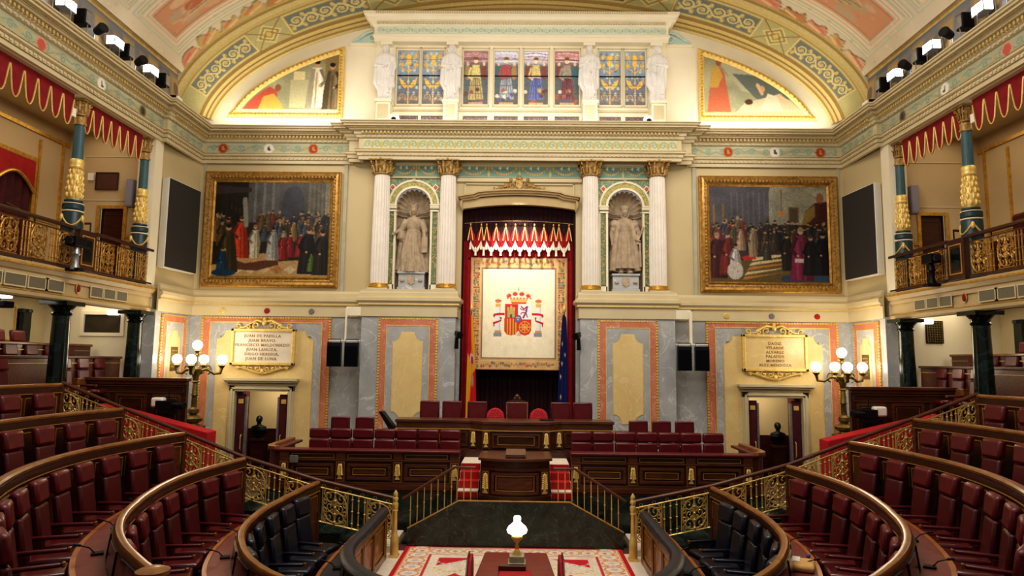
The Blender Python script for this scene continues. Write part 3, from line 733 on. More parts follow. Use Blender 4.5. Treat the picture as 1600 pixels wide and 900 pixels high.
t = struct(MB().sweep([(-4.95, 22), (-4.95, 21.62), (4.95, 21.62), (4.95, 22)], [(-o, z) for o, z in ((0, 14.72), (.03, 14.72), (.03, 14.86), (.07, 14.88), (.07, 14.97), (.03, 15.0), (.03, 15.24), (.1, 15.27), (.12, 15.36), (.24, 15.4), (.26, 15.5), (.34, 15.54), (.36, 15.64), (0, 15.66))]).box(-4.94, 4.94, 21.63, 22, 14.72, 15.64).build('trim_10', 'ivory'), 'ivory cornice above the stained glass windows', 'cornice')
mb = MB(); along([(-4.9, 21.62), (4.9, 21.62)], .09, dent(mb, .1, .17, 15.29, 15.35, .05)); mb.build('dentil', 'cream', t)
mb = MB(); along([(-4.9, 21.62), (4.9, 21.62)], .075, dent(mb, .33, .375, 15.55, 15.63, .045)); mb.build('egg_moulding', 'stone', t)
im = Img(420, 14, (208, 218, 200), 0, 0, 9.8, .24)
for k in range(40):
    x = .12+k*.245; im.spiral(x, .12, .085, 1.2, .014, (172, 194, 180), 0, 1 if k % 2 else -1); im.ell(x+.12, .12, .04, .06, (196, 190, 130))
paint_mesh('painted_frieze', im, flatfn(-4.9, 4.9, 15.0, 15.24, 21.585), 'paint', t)
for s, sd in SIDES:
    mb = MB()
    p3 = lambda x, z, s=s: (s*x, 21.9, z)
    mb.tube([p3(x, z) for x, z in spiral_pts(5.12, 15.02, .2, 1.3, pi/2, 1)], .035, 6); mb.tube([p3(5.12, 15.22), p3(5.35, 15.16), p3(5.6, 14.95), p3(5.8, 14.88)], [.04, .05, .045, .02], 6)
    mb.prism([(s*4.95, 14.82), (s*5.85, 14.82), (s*5.7, 14.9), (s*5.4, 15.02), (s*5.1, 15.12), (s*4.95, 15.15)], fxz(0), 21.93, 22)
    struct(mb.build('trim_11', MT.setdefault('paleblue', mat_noise('pale blue paint', C(178, 204, 196), C(196, 216, 206), 6, .6)), None, 40), 'pale blue scroll bracket at the %s end of the attic cornice' % sd, 'scroll bracket')
    MB().box(s*4.95, s*5.9, 21.93, 22, 14.72, 14.82).build  # ledge under the scroll
    struct(MB().box(s*4.95, s*5.9, 21.9, 22, 14.74, 14.82).build('trim_12', 'ivory', bevel=.01), 'ivory ledge under the %s scroll bracket' % sd, 'ledge')
# pedestals under the four attic statues
for k, x in enumerate((-4.56, -2.32, 2.32, 4.58)):
    w = ('leftmost', 'second from the left', 'third from the left', 'rightmost')[k]
    t = struct(MB().box(x-.24, x+.24, 21.36, 21.86, 11.68, 12.5).box(x-.28, x+.28, 21.32, 21.86, 12.5, 12.6).box(x-.28, x+.28, 21.32, 21.86, 11.68, 11.8).build('trim_13', 'ivory', bevel=.012), 'ivory pedestal under an attic statue, '+w, 'pedestal')
    MB().box(x-.17, x+.17, 21.345, 21.37, 11.95, 12.42).build('pedestal_panel', 'cream', t, bevel=.01)
    struct(MB().box(x-.2, x+.2, 21.6, 21.9, 14.62, 14.74).build('trim_14', 'ivory', bevel=.01), 'ivory impost block above an attic statue, '+w, 'block')

# stained glass windows
def window(i, a, b):
    w = b-a; H = 1.91; figure_ = 2 <= i <= 5
    im = Img(48, 110, (88, 96, 112), 0, 0, w, H)
    rg = random.Random(20+i)
    if figure_:
        sk = [(150, 104, 104), (186, 192, 206), (200, 198, 212), (172, 106, 98)][i-2]; im.vgrad([(0, sk), (.35, tuple(int(v*.85+20) for v in sk)), (.55, (96, 92, 88)), (1.2, (84, 96, 96)), (1.91, (92, 80, 70))])
        for k in range(6): im.line([(0, .1+k*.05), (w*.5, .06+k*.06), (w, .12+k*.05)], .012, rg.choice([(196, 160, 160), (214, 208, 214), (140, 96, 100)]))
        dress = [(176, 156, 100), (150, 154, 160), (96, 106, 160), (120, 70, 76)][i-2]; tp = [(196, 180, 116), (156, 74, 74), (190, 166, 110), (150, 136, 120)][i-2]
        for sx in (.18, .82):
            im.ell(w*sx, .75, w*.11, .28, rg.choice([(120, 70, 64), (64, 100, 104), (150, 120, 80)])); im.ell(w*sx, .45, w*.06, .07, (206, 176, 150))
        im.poly([(w*.38, .5), (w*.62, .5), (w*.7, .95), (w*.82, 1.7), (w*.2, 1.72), (w*.3, .95)], dress); im.poly([(w*.36, .48), (w*.64, .48), (w*.7, .95), (w*.3, .95)], tp)
        for k in range(5): im.line([(w*(.38+.06*k), .95), (w*(.26+.12*k), 1.68)], .01, tuple(int(c*.6) for c in dress))
        im.ell(w*.5, .34, w*.09, .1, (222, 196, 160)); im.ell(w*.5, .26, w*.1, .06, (120, 84, 48)); im.line([(w*.3, .6), (w*.2, .9), (w*.36, 1.0)], .035, tp)
        for k in range(10): im.ell(rg.uniform(.05, .95)*w, rg.uniform(1.35, 1.85), w*.08, .07, rg.choice([(150, 84, 60), (176, 140, 84), (90, 60, 48), (200, 190, 170), (84, 84, 120)]))
        im.rect(w*.2, 1.8, w*.8, 1.88, (190, 150, 96))
    else:
        im.vgrad([(0, (134, 152, 166)), (.8, (128, 142, 152)), (1.1, (112, 116, 122)), (1.91, (108, 98, 98))])
        for r_ in range(9):
            for c_ in range(4): im.ell((c_+.5+.5*(r_ % 2))*w/4, .1+r_*.2, .05, .06, rg.choice([(150, 174, 186), (104, 116, 140), (160, 140, 112), (176, 182, 168)]))
        g = (226, 170, 66)
        im.ell(w*.5, .22, .09, .1, g); im.ell(w*.5, .42, .08, .12, (232, 184, 90)); im.poly([(w*.4, .3), (w*.6, .3), (w*.5, .75)], g)
        for sx in (-1, 1):
            im.ell(w*.5+sx*.22, .2, .06, .1, (206, 160, 80)); im.ell(w*.5+sx*.24, .5, .07, .07, (200, 176, 90)); im.line([(w*.5, .75), (w*.5+sx*.24, .6), (w*.5+sx*.26, .36)], .02, (214, 150, 70))
            im.poly([(w*.5, 1.25), (w*.5+sx*.3, .95), (w*.5+sx*.24, 1.22), (w*.5+sx*.1, 1.32)], (220, 170, 80)); im.spiral(w*.5+sx*.2, 1.62, .12, 1.2, .014, (176, 150, 104), 0, sx); im.line([(w*.5, 1.85), (w*.5+sx*.28, 1.5)], .014, (150, 120, 90))
        im.line([(w*.5, .2), (w*.5, 1.9)], .014, (214, 176, 110))
    [im.rect(w*q-.006, 0, w*q+.006, H, (92, 92, 92)) for q in (.25, .5, .75)]; im.rect(0, .86, w, .9, (54, 62, 70)); im.frame(0, 0, w, H, .025, (120, 120, 120))
    for z in (.3, .6, 1.2, 1.5): im.rect(0, z, w, z+.012, (84, 84, 84))
    im.blur(1); im.noise(.1)
    place = ('two ornamental lights left of the figures, the outer one', 'two ornamental lights left of the figures, the inner one', 'robed figure in yellow', 'figures in grey and red', 'figure in blue', 'dark red robed figure', 'two ornamental lights right of the figures, the inner one', 'two ornamental lights right of the figures, the outer one')[i]
    lb = ('stained glass window with a %s' % place if figure_ else 'stained glass window, of the %s' % place)
    if i == 3: lb = 'stained glass window with figures in grey and red'
    r = thing('window_%d' % (i+1), lb, 'window', ((a+b)/2, 21.94, 12.63), 'attic stained glass windows', 'structure')
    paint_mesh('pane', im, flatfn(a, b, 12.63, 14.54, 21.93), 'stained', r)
    MB().box(a, b, 21.9, 21.925, 13.64, 13.67).build('bar', 'black', r)
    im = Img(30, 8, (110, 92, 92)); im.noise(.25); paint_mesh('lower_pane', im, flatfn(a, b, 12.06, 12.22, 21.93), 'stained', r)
for i, (a, b) in enumerate(AT): window(i, a, b)
# ------------------------------------------------------------------ fluted columns
def flute(a, z): return 1-.085*abs(cos(10*a))**.7
def capital(mb, r, h):
    mb.lathe([(r*.98, 0), (r*1.08, .02), (r*1.08, .05), (r*.98, .07), (r*1.0, h*.4), (r*1.15, h*.72), (r*1.3, h*.84)], n=20)
    for row, (n, z0, hh, rr) in enumerate(((8, .05, h*.42, 1.06), (8, .09, h*.66, 1.1))):
        for k in range(n):
            a = 2*pi*(k+.5*row)/n
            pts = [(r*rr*q*cos(a), r*rr*q*sin(a), z0+hh*t) for q, t in ((1.0, 0), (1.05, .5), (1.16, .85), (1.36, 1.0), (1.44, .88))]
            mb.tube(pts, [r*.2, r*.24, r*.2, r*.14, r*.05], 6, .5)
    for k in range(4):
        a = pi/4+pi/2*k; d = Vector((cos(a), sin(a)))
        pts = [(d.x*(r*1.42+u), d.y*(r*1.42+u), h*.76+v) for u, v in spiral_pts(0, 0, r*.3, 1.3, pi/2, -1)]
        mb.tube(pts, r*.09, 5)
    w = r*1.46; mb.box(-w, w, -w, w, h*.87, h*.94); w *= .93; mb.box(-w, w, -w, w, h*.93, h)
    for a in range(4): mb.sphere((r*1.4*cos(a*pi/2), r*1.4*sin(a*pi/2), h*.92), r*.18, n=8, m=5)
P0 = None
for k, x in enumerate((-4.57, -2.36, 2.36, 4.57)):
    lb = 'white fluted column with gilded capital on the end wall, %s' % ('outermost on the left', 'just left of the canopy', 'just right of the canopy', 'outermost on the right')[k]
    if P0 is None:
        P0 = thing('fluted_column', lb, 'column', (x, 21.72, 6.24), 'fluted columns on the end wall')
        def at0(mb): return mb.xform(Matrix.Translation((x, 21.72, 6.24)))
        at0(MB().box(-.33, .33, -.3, .3, 0, .05)).build('plinth', 'cream', P0, bevel=.01)
        at0(MB().lathe([(.3, .05), (.335, .08), (.335, .12), (.295, .14), (.295, .16), (.31, .175), (.31, .2), (.285, .215)], n=28)).build('base_ring', 'gold', P0, 40)
        at0(MB().lathe([(.282, .2), (.285, .5), (.286, 1.4), (.272, 2.6), (.25, 3.84)], n=120, rf=flute)).build('shaft', 'shaft', P0, 50)
        c = MB(); capital(c, .275, .52); c.xform(Matrix.Translation((0, 0, 3.83))); at0(c).build('capital', 'golddark', P0, 50)
    else: dup(P0, (x, 21.72, 6.24), 0, lb)

# ------------------------------------------------------------------ niches and mosaics
for s, sd in SIDES:
    cx = s*3.53; Y0 = 21.93; r = .565; zs = 9.13
    t = None
    mb = MB()      # spandrel and frame plate with an arched hole
    n = 24; arc_ = [(cx+r*1.06*cos(pi-pi*i/n), zs+r*1.06*sin(pi-pi*i/n)) for i in range(n+1)]
    def plate(x0, x1, z1, z0, arc_, y, d):
        m = MB(); pts = [(x0, z1) if i == 0 else ((x0+(x1-x0)*i/n), z1) for i in range(n+1)]
        for i in range(n):
            a, b = arc_[i], arc_[i+1]; c, e = pts[i+1], pts[i]
            m.add([(a[0], y, a[1]), (b[0], y, b[1]), (c[0], y, c[1]), (e[0], y, e[1])], [(0, 1, 2, 3)])
        m.add([(x0, y, z0), (arc_[0][0], y, z0), (arc_[0][0], y, zs), (x0, y, zs)], [(0, 1, 2, 3)]); m.add([(x0, y, zs), (arc_[0][0], y, zs), (x0, y, z1)], [(0, 1, 2)])
        m.add([(arc_[-1][0], y, z0), (x1, y, z0), (x1, y, zs), (arc_[-1][0], y, zs)], [(0, 1, 2, 3)]); m.add([(arc_[-1][0], y, zs), (x1, y, zs), (x1, y, z1)], [(0, 1, 2)])
        return m
    t = thing('statue_niche', 'shell headed stone niche with mosaic surround %s of the canopy' % sd, 'niche', (cx, 22, 6.24), kind='structure')
    plate(cx-.93, cx+.93, 10.06, 6.24, arc_, Y0, 0).build('mosaic_spandrel', 'mosaicblue', t)
    def ring(r0, r1, y, m, nm):
        q = MB(); N = 36
        for i in range(N):
            a0, a1 = pi*i/N, pi*(i+1)/N
            c = [(cx+rr*cos(a), yy, zs+rr*sin(a)) for a in (a0, a1) for rr in (r0, r1) for yy in (y, Y0)]
            q.add(c, [(0, 2, 6, 4), (0, 1, 3, 2), (4, 6, 7, 5), (2, 3, 7, 6), (0, 4, 5, 1)])
        return q.build(nm, m, t)
    ring(.57, .64, 21.86, 'ivory', 'arch_moulding'); ring(.64, .8, 21.885, 'mosaicgold', 'mosaic_arch'); ring(.8, .86, 21.86, 'ivory', 'arch_moulding')
    mb = MB(); mo = MB(); im_ = MB(); ed = MB()
    for q in (-1, 1):
        im_.box(cx+q*.56, cx+q*.87, 21.82, 21.95, 9.0, 9.13); im_.box(cx+q*.55, cx+q*.9, 21.8, 21.95, 9.1, 9.15); im_.box(cx+q*.56, cx+q*.86, 21.84, 21.95, 8.9, 8.96)
        for j in range(3): im_.box(cx+q*(.63+j*.08)-.02, cx+q*(.63+j*.08)+.02, 21.8, 21.83, 9.03, 9.07)
        mo.box(cx+q*.645, cx+q*.815, 21.89, 21.94, 6.5, 8.88)
        ed.box(cx+q*.57, cx+q*.64, 21.86, 21.94, 6.24, 8.9); ed.box(cx+q*.82, cx+q*.87, 21.86, 21.94, 6.24, 8.9); ed.box(cx+q*.6, cx+q*.85, 21.86, 21.94, 6.24, 6.45)
    im_.build('impost', 'ivory', t, bevel=.006); mo.build('mosaic_strip', 'mosaic', t); ed.build('pale_edge', 'ivory', t)
    MB().box(cx-.94, cx+.94, 21.87, 21.95, 10.05, 10.09).box(cx-.94, cx+.94, 21.85, 21.95, 10.5, 10.55).box(cx-.05, cx+.05, 21.84, 21.93, 9.92, 10.02).build('moulding', 'stone', t)
    for q in (-1, 1):
        d = MB().prism([(cx+q*.72, 9.86), (cx+q*.72+.11, 9.74), (cx+q*.72, 9.6), (cx+q*.72-.11, 9.74)], fxz(0), 21.89, 21.93).build('diamond_medallion', 'whitefringe', t)
        MB().prism([(cx+q*.72, 9.82), (cx+q*.72+.075, 9.74), (cx+q*.72, 9.64), (cx+q*.72-.075, 9.74)], fxz(0), 21.88, 21.93).build('diamond_centre', MT.setdefault('orange', mat_noise('orange enamel', C(190, 84, 40), C(206, 110, 56), 8, .5)), t)
    # hollow: half cylinder and ribbed shell
    hol = MB(); hol.grid(lambda u, v: (cx-.6*cos(pi*u), 22.0+.5*sin(pi*u), 6.2+2.75*v), 20, 1); hol.add([(cx-.6, 21.9, 6.24), (cx+.6, 21.9, 6.24), (cx+.6, 22.55, 6.24), (cx-.6, 22.55, 6.24)], [(0, 1, 2, 3)])
    hol.build('hollow', 'statue', t, 40)
    sh = MB()
    def shell(u, v):
        a = pi*u; e = 1-.12*(1-abs(cos(11*a)))*v; rr = .6*sin(pi/2*v)*e
        return (cx-rr*cos(a), 21.97+.5*cos(pi/2*v)+.02, zs-.12+rr*sin(a)*1.12)
    sh.grid(shell, 132, 10); sh.build('shell', 'statue', t, 80)
    mb = MB()
    for z, o in ((8.82, .02), (8.95, .05)): mb.tube([(cx-(.58-o)*cos(pi*i/16), 21.98+(.48-o)*sin(pi*i/16), z) for i in range(17)], .028, 6)
    mb.build('shell_ledge', 'statue', t, 40)
# blue garland frieze between the capitals
for x0, x1, n, nm in ((-4.3, -2.65, 2, 'over the left niche'), (2.65, 4.3, 2, 'over the right niche'), (-2.06, 2.06, 4, 'above the canopy')):
    L = x1-x0; im = Img(int(L*70), 34, (126, 160, 146), 0, 0, L, .44); im.noise(.05, 6)
    for k in range(n):
        a = L*k/n; w = L/n
        pts = [(a+w*.12+w*.76*i/20, .12+.2*(1-(2*i/20-1)**2)) for i in range(21)]
        im.line(pts, .034, (196, 170, 110)); im.line(pts, .016, (158, 120, 72))
        for i in range(0, 21, 2): im.ell(pts[i][0], pts[i][1], .022, .022, (222, 196, 140))
        for q in (.38, .62): im.line([(a+w*q, .05), (a+w*q, .14)], .02, (236, 228, 206)); im.ell(a+w*q-.04, .1, .02, .03, (236, 228, 206))
        im.rect(a-.015, 0, a+.015, .44, (196, 176, 120)); im.ell(a, .3, .04, .09, (220, 186, 110)); im.ell(a+w*.1, .1, .03, .06, (214, 180, 110)); im.ell(a+w*.9, .1, .03, .06, (214, 180, 110))
    im.frame(0, 0, L, .44, .02, (206, 188, 140))
    struct(paint_mesh('trim_15', im, flatfn(x0, x1, 10.1, 10.5, 21.915), 'paint'), 'painted blue garland frieze '+nm, 'frieze')
t = struct(MB().box(-2.1, 2.1, 21.9, 22, 9.95, 10.08).box(-1.85, -1.8, 21.93, 22, 9.1, 9.9).box(1.8, 1.85, 21.93, 22, 9.1, 9.9).box(-1.85, 1.85, 21.93, 22, 9.86, 9.9).build('trim_16', 'cream', bevel=.008), 'cream moulding framing the wall above the canopy', 'moulding')

# ------------------------------------------------------------------ draped figures
def robe_rings(mb, prof, n=64, folds=11, seed=0, fa=.11):
    """prof: (z, rx, ry, cx, cy, fold strength)"""
    rg = random.Random(seed); ph = [rg.uniform(0, 6) for _ in range(4)]
    vs = []
    for z, rx, ry, ox, oy, f in prof:
        for k in range(n):
            a = 2*pi*k/n
            q = 1+f*fa*(1.1-2.2*abs(sin((folds*a+ph[0]+1.4*z)/2))**.7+.5*sin((folds*2-3)*a+ph[1]-2*z)+.5*sin(5*a+ph[2]+3*z))
            vs.append((ox+rx*q*cos(a), oy+ry*q*sin(a), z))
    m = len(prof); fs = [(i*n+k, i*n+(k+1) % n, (i+1)*n+(k+1) % n, (i+1)*n+k) for i in range(m-1) for k in range(n)]
    fs += [tuple(range(n-1, -1, -1)), tuple(range((m-1)*n, m*n))]
    return mb.add(vs, fs)
def head(mb, c, r, hair='veil'):
    x, y, z = c
    mb.sphere(c, r*.78, r*.92, r*1.08, 20, 14)
    mb.sphere((x, y-r*.12, z-r*.62), r*.5, r*.55, r*.42, 14, 10)                   # jaw
    mb.sphere((x, y-r*.98, z-r*.12), r*.13, r*.16, r*.3, 10, 8)                    # nose
    mb.sphere((x, y-r*.82, z+r*.2), r*.52, r*.14, r*.1, 12, 6)                     # brow
    mb.sphere((x, y-r*.82, z-r*.56), r*.26, r*.12, r*.08, 10, 6)                   # mouth
    mb.sphere((x, y-r*.7, z-r*.9), r*.24, r*.2, r*.18, 10, 6)                      # chin
    for q in (-1, 1):
        mb.sphere((x+q*r*.78, y, z-r*.1), r*.1, r*.2, r*.28, 8, 6); mb.sphere((x+q*r*.3, y-r*.78, z+r*.02), r*.15, r*.1, r*.09, 8, 6)
    if hair == 'veil':
        mb.sphere((x, y+r*.18, z+r*.22), r*.95, r*1.0, r*1.0, 18, 12); mb.tube([(x, y+r*.6, z+r*.3), (x, y+r*.8, z-r*.8), (x, y+r*.8, z-r*2.2)], [r*.9, r*.85, r*.8], 12)
    elif hair == 'bob':
        mb.sphere((x, y+r*.2, z+r*.25), r*.95, r*.98, r*.98, 18, 12)
        for q in (-1, 1): mb.tube([(x+q*r*.7, y+r*.1, z+r*.3), (x+q*r*.92, y+r*.1, z-r*.4), (x+q*r*.8, y+r*.1, z-r*1.1)], [r*.3, r*.36, r*.2], 8)
    elif hair == 'short': mb.sphere((x, y+r*.2, z+r*.25), r*.88, r*.95, r*.95, 18, 12)
    mb.tube([(x, y+r*.1, z-r*.6), (x, y+r*.15, z-r*1.9)], [r*.5, r*.6], 12)
def hand(mb, p, d, r, curl=.5):
    """palm with five fingers reaching along d"""
    p = Vector(p); d = Vector(d).normalized(); sx = d.cross(Vector((0, -1, 0))); sx = sx.normalized() if sx.length > .1 else Vector((1, 0, 0)); nn = sx.cross(d)
    mb.sphere(p, r, r*.7, r*1.1, 10, 8)
    for k in range(4):
        b = p+sx*(r*(-.72+.48*k)); L = r*(1.5, 1.75, 1.65, 1.3)[k]
        mb.tube([b, b+d*L*.6, b+d*L*(1-.2*curl)+nn*L*.5*curl], [r*.26, r*.24, r*.17], 6)
    mb.tube([p-sx*r*.7, p-sx*r*1.15+d*r*.6, p-sx*r*1.0+d*r*1.2], [r*.28, r*.26, r*.18], 6)
def arm(mb, sh, el, wr, r, sleeve=1.25):
    sh, el, wr = map(Vector, (sh, el, wr))
    mb.tube([sh, sh.lerp(el, .5), el, el.lerp(wr, .5), wr], [r*1.15*sleeve, r*1.1*sleeve, r*.95*sleeve, r*.8, r*.6], 12)
    hand(mb, wr+(wr-el).normalized()*r*.7, wr-el, r*.62)

def place(mb, x, y, z, k): return mb.xform(Matrix.Translation((x, y, z)) @ Matrix.Scale(k, 4))
# crowned woman (unit: metres before scaling, 2.0 tall)
mb = MB()
robe_rings(mb, [(0, .46, .3, .02, 0, 1.3), (.1, .43, .29, .02, 0, 1.3), (.5, .36, .25, 0, 0, 1.1), (.9, .28, .21, 0, 0, .9), (1.15, .215, .165, 0, 0, .5), (1.24, .19, .15, 0, 0, .2), (1.35, .21, .17, 0, -.01, .15), (1.5, .235, .165, 0, 0, .1), (1.58, .2, .13, 0, .01, 0), (1.63, .1, .09, 0, .01, 0)], folds=14, seed=1)
mb.grid(lambda u, v: (.30*cos(pi+pi*u)*(1+.55*v), .06+.14*sin(pi*u)+.06*v+.02*sin(18*u), 1.56-1.5*v), 24, 8)
for q in (-1, 1): mb.tube([(q*.2, .03, 1.55), (q*.33, .06, 1.1), (q*.38, .06, .6), (q*.42, .04, .06)], [.07, .09, .09, .1], 10)
arm(mb, (-.2, 0, 1.53), (-.34, -.04, 1.24), (-.5, -.2, 1.12), .07, 1.3); arm(mb, (.21, 0, 1.53), (.33, -.02, 1.22), (.31, -.16, .98), .07, 1.35)
mb.tube([(-.34, -.04, 1.2), (-.36, -.02, 1.0), (-.3, 0, .9)], [.12, .13, .05], 10)
mb.tube([(.33, -.16, 1.2), (.38, -.18, .55)], [.045, .05], 10); mb.box(.27, .44, -.22, -.12, .55, 1.0)
head(mb, (0, -.02, 1.79), .115, 'bob')
mb.lathe([(.1, 0), (.115, .06), (.13, .13), (.09, .13), (.09, .05)], 0, 0, 16, 1.86)
for k in range(8): mb.sphere((.12*cos(k*pi/4), -.02+.12*sin(k*pi/4), 2.0), .024, n=6, m=5)
mb = remeshed(mb, .0105, 2); place(mb, -3.53, 22.02, 6.86, 1.16)
t = thing('stone_statue', 'stone statue of a crowned woman in a long gown, standing in the left niche', 'statue', (-3.53, 22.02, 6.24))
mb.build('robed_figure', 'statue', t, 70)
def plinth(t, cx):
    MB().box(cx-.46, cx+.46, 21.78, 22.3, 6.24, 6.36).box(cx-.43, cx+.43, 21.82, 22.3, 6.36, 6.8).box(cx-.46, cx+.46, 21.76, 22.3, 6.8, 6.87).build('plinth', 'greymarble', t, bevel=.012)
    MB().prism([(cx-.11, 6.72), (cx+.11, 6.72), (cx+.11, 6.5), (cx, 6.42), (cx-.11, 6.5)], fxz(0), 21.78, 21.84).lathe([(.07, 0), (.07, .05)], cx-.3, 21.8, 12, 6.55).lathe([(.07, 0), (.07, .05)], cx+.3, 21.8, 12, 6.55).build('carved_shield', 'statue', t, bevel=.006)
plinth(t, -3.53)
# crowned man in cloak
mb = MB()
robe_rings(mb, [(.16, .36, .24, 0, 0, 1.1), (.3, .34, .23, 0, 0, 1.1), (.7, .28, .2, 0, 0, .9), (1.1, .22, .17, 0, 0, .4), (1.22, .2, .155, 0, 0, .1), (1.38, .235, .18, 0, -.01, .1), (1.52, .25, .17, 0, 0, .1), (1.6, .19, .13, 0, .01, 0), (1.64, .1, .09, 0, .01, 0)], folds=14, seed=4)
for q in (-1, 1):
    mb.tube([(q*.16, -.06, 1.56), (q*.24, -.1, 1.2), (q*.3, -.1, .7), (q*.36, -.06, .1)], [.06, .075, .09, .1], 10)
    mb.tube([(q*.1, -.02, .3), (q*.11, -.03, .06)], [.09, .07], 10); mb.sphere((q*.13, -.12, .05), .075, .15, .055, 12, 8)
    mb.sphere((q*.29, 0, 1.46), .13, .13, .14, 14, 10); mb.sphere((q*.32, 0, 1.28), .1, .1, .09, 12, 8)
mb.grid(lambda u, v: (.31*cos(pi+pi*u)*(1+.5*v), .06+.15*sin(pi*u)+.05*v+.02*sin(16*u), 1.56-1.48*v), 24, 8)
robe_rings(mb, [(.08, .44, .1, 0, .14, .9), (.6, .4, .1, 0, .14, .8), (1.2, .32, .1, 0, .1, .4), (1.55, .22, .08, 0, .06, 0)], folds=9, seed=8)
arm(mb, (-.3, 0, 1.45), (-.37, .0, 1.16), (-.37, -.08, .93), .068, 1.1); arm(mb, (.3, 0, 1.45), (.4, -.03, 1.2), (.34, -.18, 1.02), .068, 1.1)
mb.tube([(.5, -.2, 1.36), (.36, -.2, .98), (.33, -.2, .84)], [.03, .028, .02], 8); mb.tube([(.26, -.2, 1.0), (.42, -.2, .94)], .022, 8); mb.tube([(.4, -.2, .9), (.42, -.18, .2)], [.03, .04], 8)
mb.lathe([(.24, 0), (.25, .05), (.2, .09), (.12, .11)], 0, 0, 20, 1.5, 1, .7)
head(mb, (0, -.02, 1.79), .115, 'bob')
mb.lathe([(.105, 0), (.125, .05), (.13, .12), (.1, .14), (.06, .14)], 0, 0, 16, 1.86)
mb = remeshed(mb, .0105, 2); place(mb, 3.53, 22.02, 6.86, 1.16)
t = thing('stone_statue', 'stone statue of a cloaked man with cap and sword, standing in the right niche', 'statue', (3.53, 22.02, 6.24))
mb.build('robed_figure', 'statue', t, 70); plinth(t, 3.53)
# four white attic figures
def attic(seed, pose):
    mb = MB()
    robe_rings(mb, [(0, .24, .17, 0, 0, 1.0), (.12, .235, .17, 0, 0, 1.2), (.6, .25, .18, 0, 0, 1.3), (.95, .26, .18, 0, 0, 1.1), (1.25, .255, .175, 0, 0, .8), (1.5, .27, .17, 0, 0, .5), (1.6, .22, .14, 0, 0, .1), (1.66, .1, .09, 0, 0, 0)], folds=12, seed=seed, fa=.1)
    robe_rings(mb, [(.35, .05, .05, .16, -.1, .3), (.5, .3, .2, 0, 0, 1.0), (.9, .31, .2, 0, 0, 1.0), (1.3, .3, .19, 0, 0, .9), (1.52, .28, .17, 0, 0, .5), (1.62, .2, .12, 0, 0, 0)], folds=10, seed=seed+3, fa=.11)
    if pose == 0: arm(mb, (-.24, 0, 1.5), (-.31, -.04, 1.2), (-.05, -.22, 1.12), .068); arm(mb, (.24, 0, 1.5), (.3, -.02, 1.18), (.27, -.1, .92), .068)
    elif pose == 1: arm(mb, (-.24, 0, 1.5), (-.3, -.06, 1.2), (.06, -.22, 1.14), .068); arm(mb, (.24, 0, 1.5), (.3, -.06, 1.2), (-.02, -.24, 1.05), .068)
    elif pose == 2: arm(mb, (-.24, 0, 1.5), (-.3, -.05, 1.2), (-.08, -.22, 1.34), .068); arm(mb, (.24, 0, 1.5), (.3, -.05, 1.18), (.08, -.22, 1.0), .068)
    else: arm(mb, (-.24, 0, 1.5), (-.3, -.04, 1.2), (-.14, -.22, .98), .068); arm(mb, (.24, 0, 1.5), (.3, -.06, 1.22), (.0, -.24, 1.2), .068)
    mb.tube([(-.28, -.02, 1.1), (-.3, -.04, .6), (-.2, -.06, .3)], [.09, .1, .03], 8); mb.tube([(.2, -.14, 1.3), (.05, -.2, .8), (.14, -.16, .2)], [.05, .05, .05], 8)
    for q in (-1, 1): mb.sphere((q*.1, -.15, .04), .06, .11, .045, 10, 6)
    head(mb, (.0, -.02, 1.83), .125, 'veil' if pose % 2 == 0 else 'bob')
    mb.box(-.25, .25, -.2, .16, -.02, .03)
    return remeshed(mb, .0115, 2)
for k, x in enumerate((-4.56, -2.32, 2.32, 4.58)):
    lb = ('white plaster statue at the left end of the attic windows', 'white plaster statue between the left pair of windows and the figured windows', 'white plaster statue between the figured windows and the right pair', 'white plaster statue at the right end of the attic windows')[k]
    o = place(attic(30+k, k), x, 21.56, 12.62, 1.0).build('plaster_statue', 'plaster', None, 70); tag(o, lb, 'statue', 'white statues of the attic')

# ------------------------------------------------------------------ paintings
def figs(im, n, x0, x1, y0, y1, h, cols, rg, skin=True):
    L = sorted([(rg.uniform(y0, y1), rg.uniform(x0, x1)) for _ in range(n)])
    for y, x in L: person(im, x, y, h*rg.uniform(.9, 1.08), rg.choice(cols), rg)
def person(im, x, y, h, c, rg, robe=True, dark=.55):
    w = h*.16; s_ = rg.uniform(-.03, .03)*h
    im.poly([(x-w*.55, y-h*.82), (x+w*.55, y-h*.82), (x+w*1.0, y-h*.45), (x+w*(1.3 if robe else .8), y), (x-w*(1.3 if robe else .8), y), (x-w*1.0, y-h*.5)], c)
    d = tuple(int(v*dark) for v in c); l = tuple(min(255, int(v*1.3+12)) for v in c)
    im.poly([(x+w*.2, y-h*.8), (x+w*.6, y-h*.8), (x+w*1.0, y-h*.45), (x+w*(1.3 if robe else .8), y), (x+w*.5, y)], d, .7)
    im.line([(x-w*.4, y-h*.75), (x-w*.5, y-h*.05)], w*.12, l, .5); im.line([(x, y-h*.7), (x+w*.1, y-h*.02)], w*.1, d, .6)
    im.line([(x-w*.5, y-h*.76), (x-w*1.1, y-h*.55), (x-w*.4+s_, y-h*.45)], w*.2, d)
    im.ell(x-w*.3+s_, y-h*.45, w*.16, w*.16, (196, 152, 116))
    im.ell(x+s_*.4, y-h*.9, h*.052, h*.066, (198, 154, 118)); im.ell(x+s_*.4, y-h*.93, h*.055, h*.045, rg.choice([(40, 28, 20), (80, 56, 36), (150, 130, 110), (30, 26, 26)]))
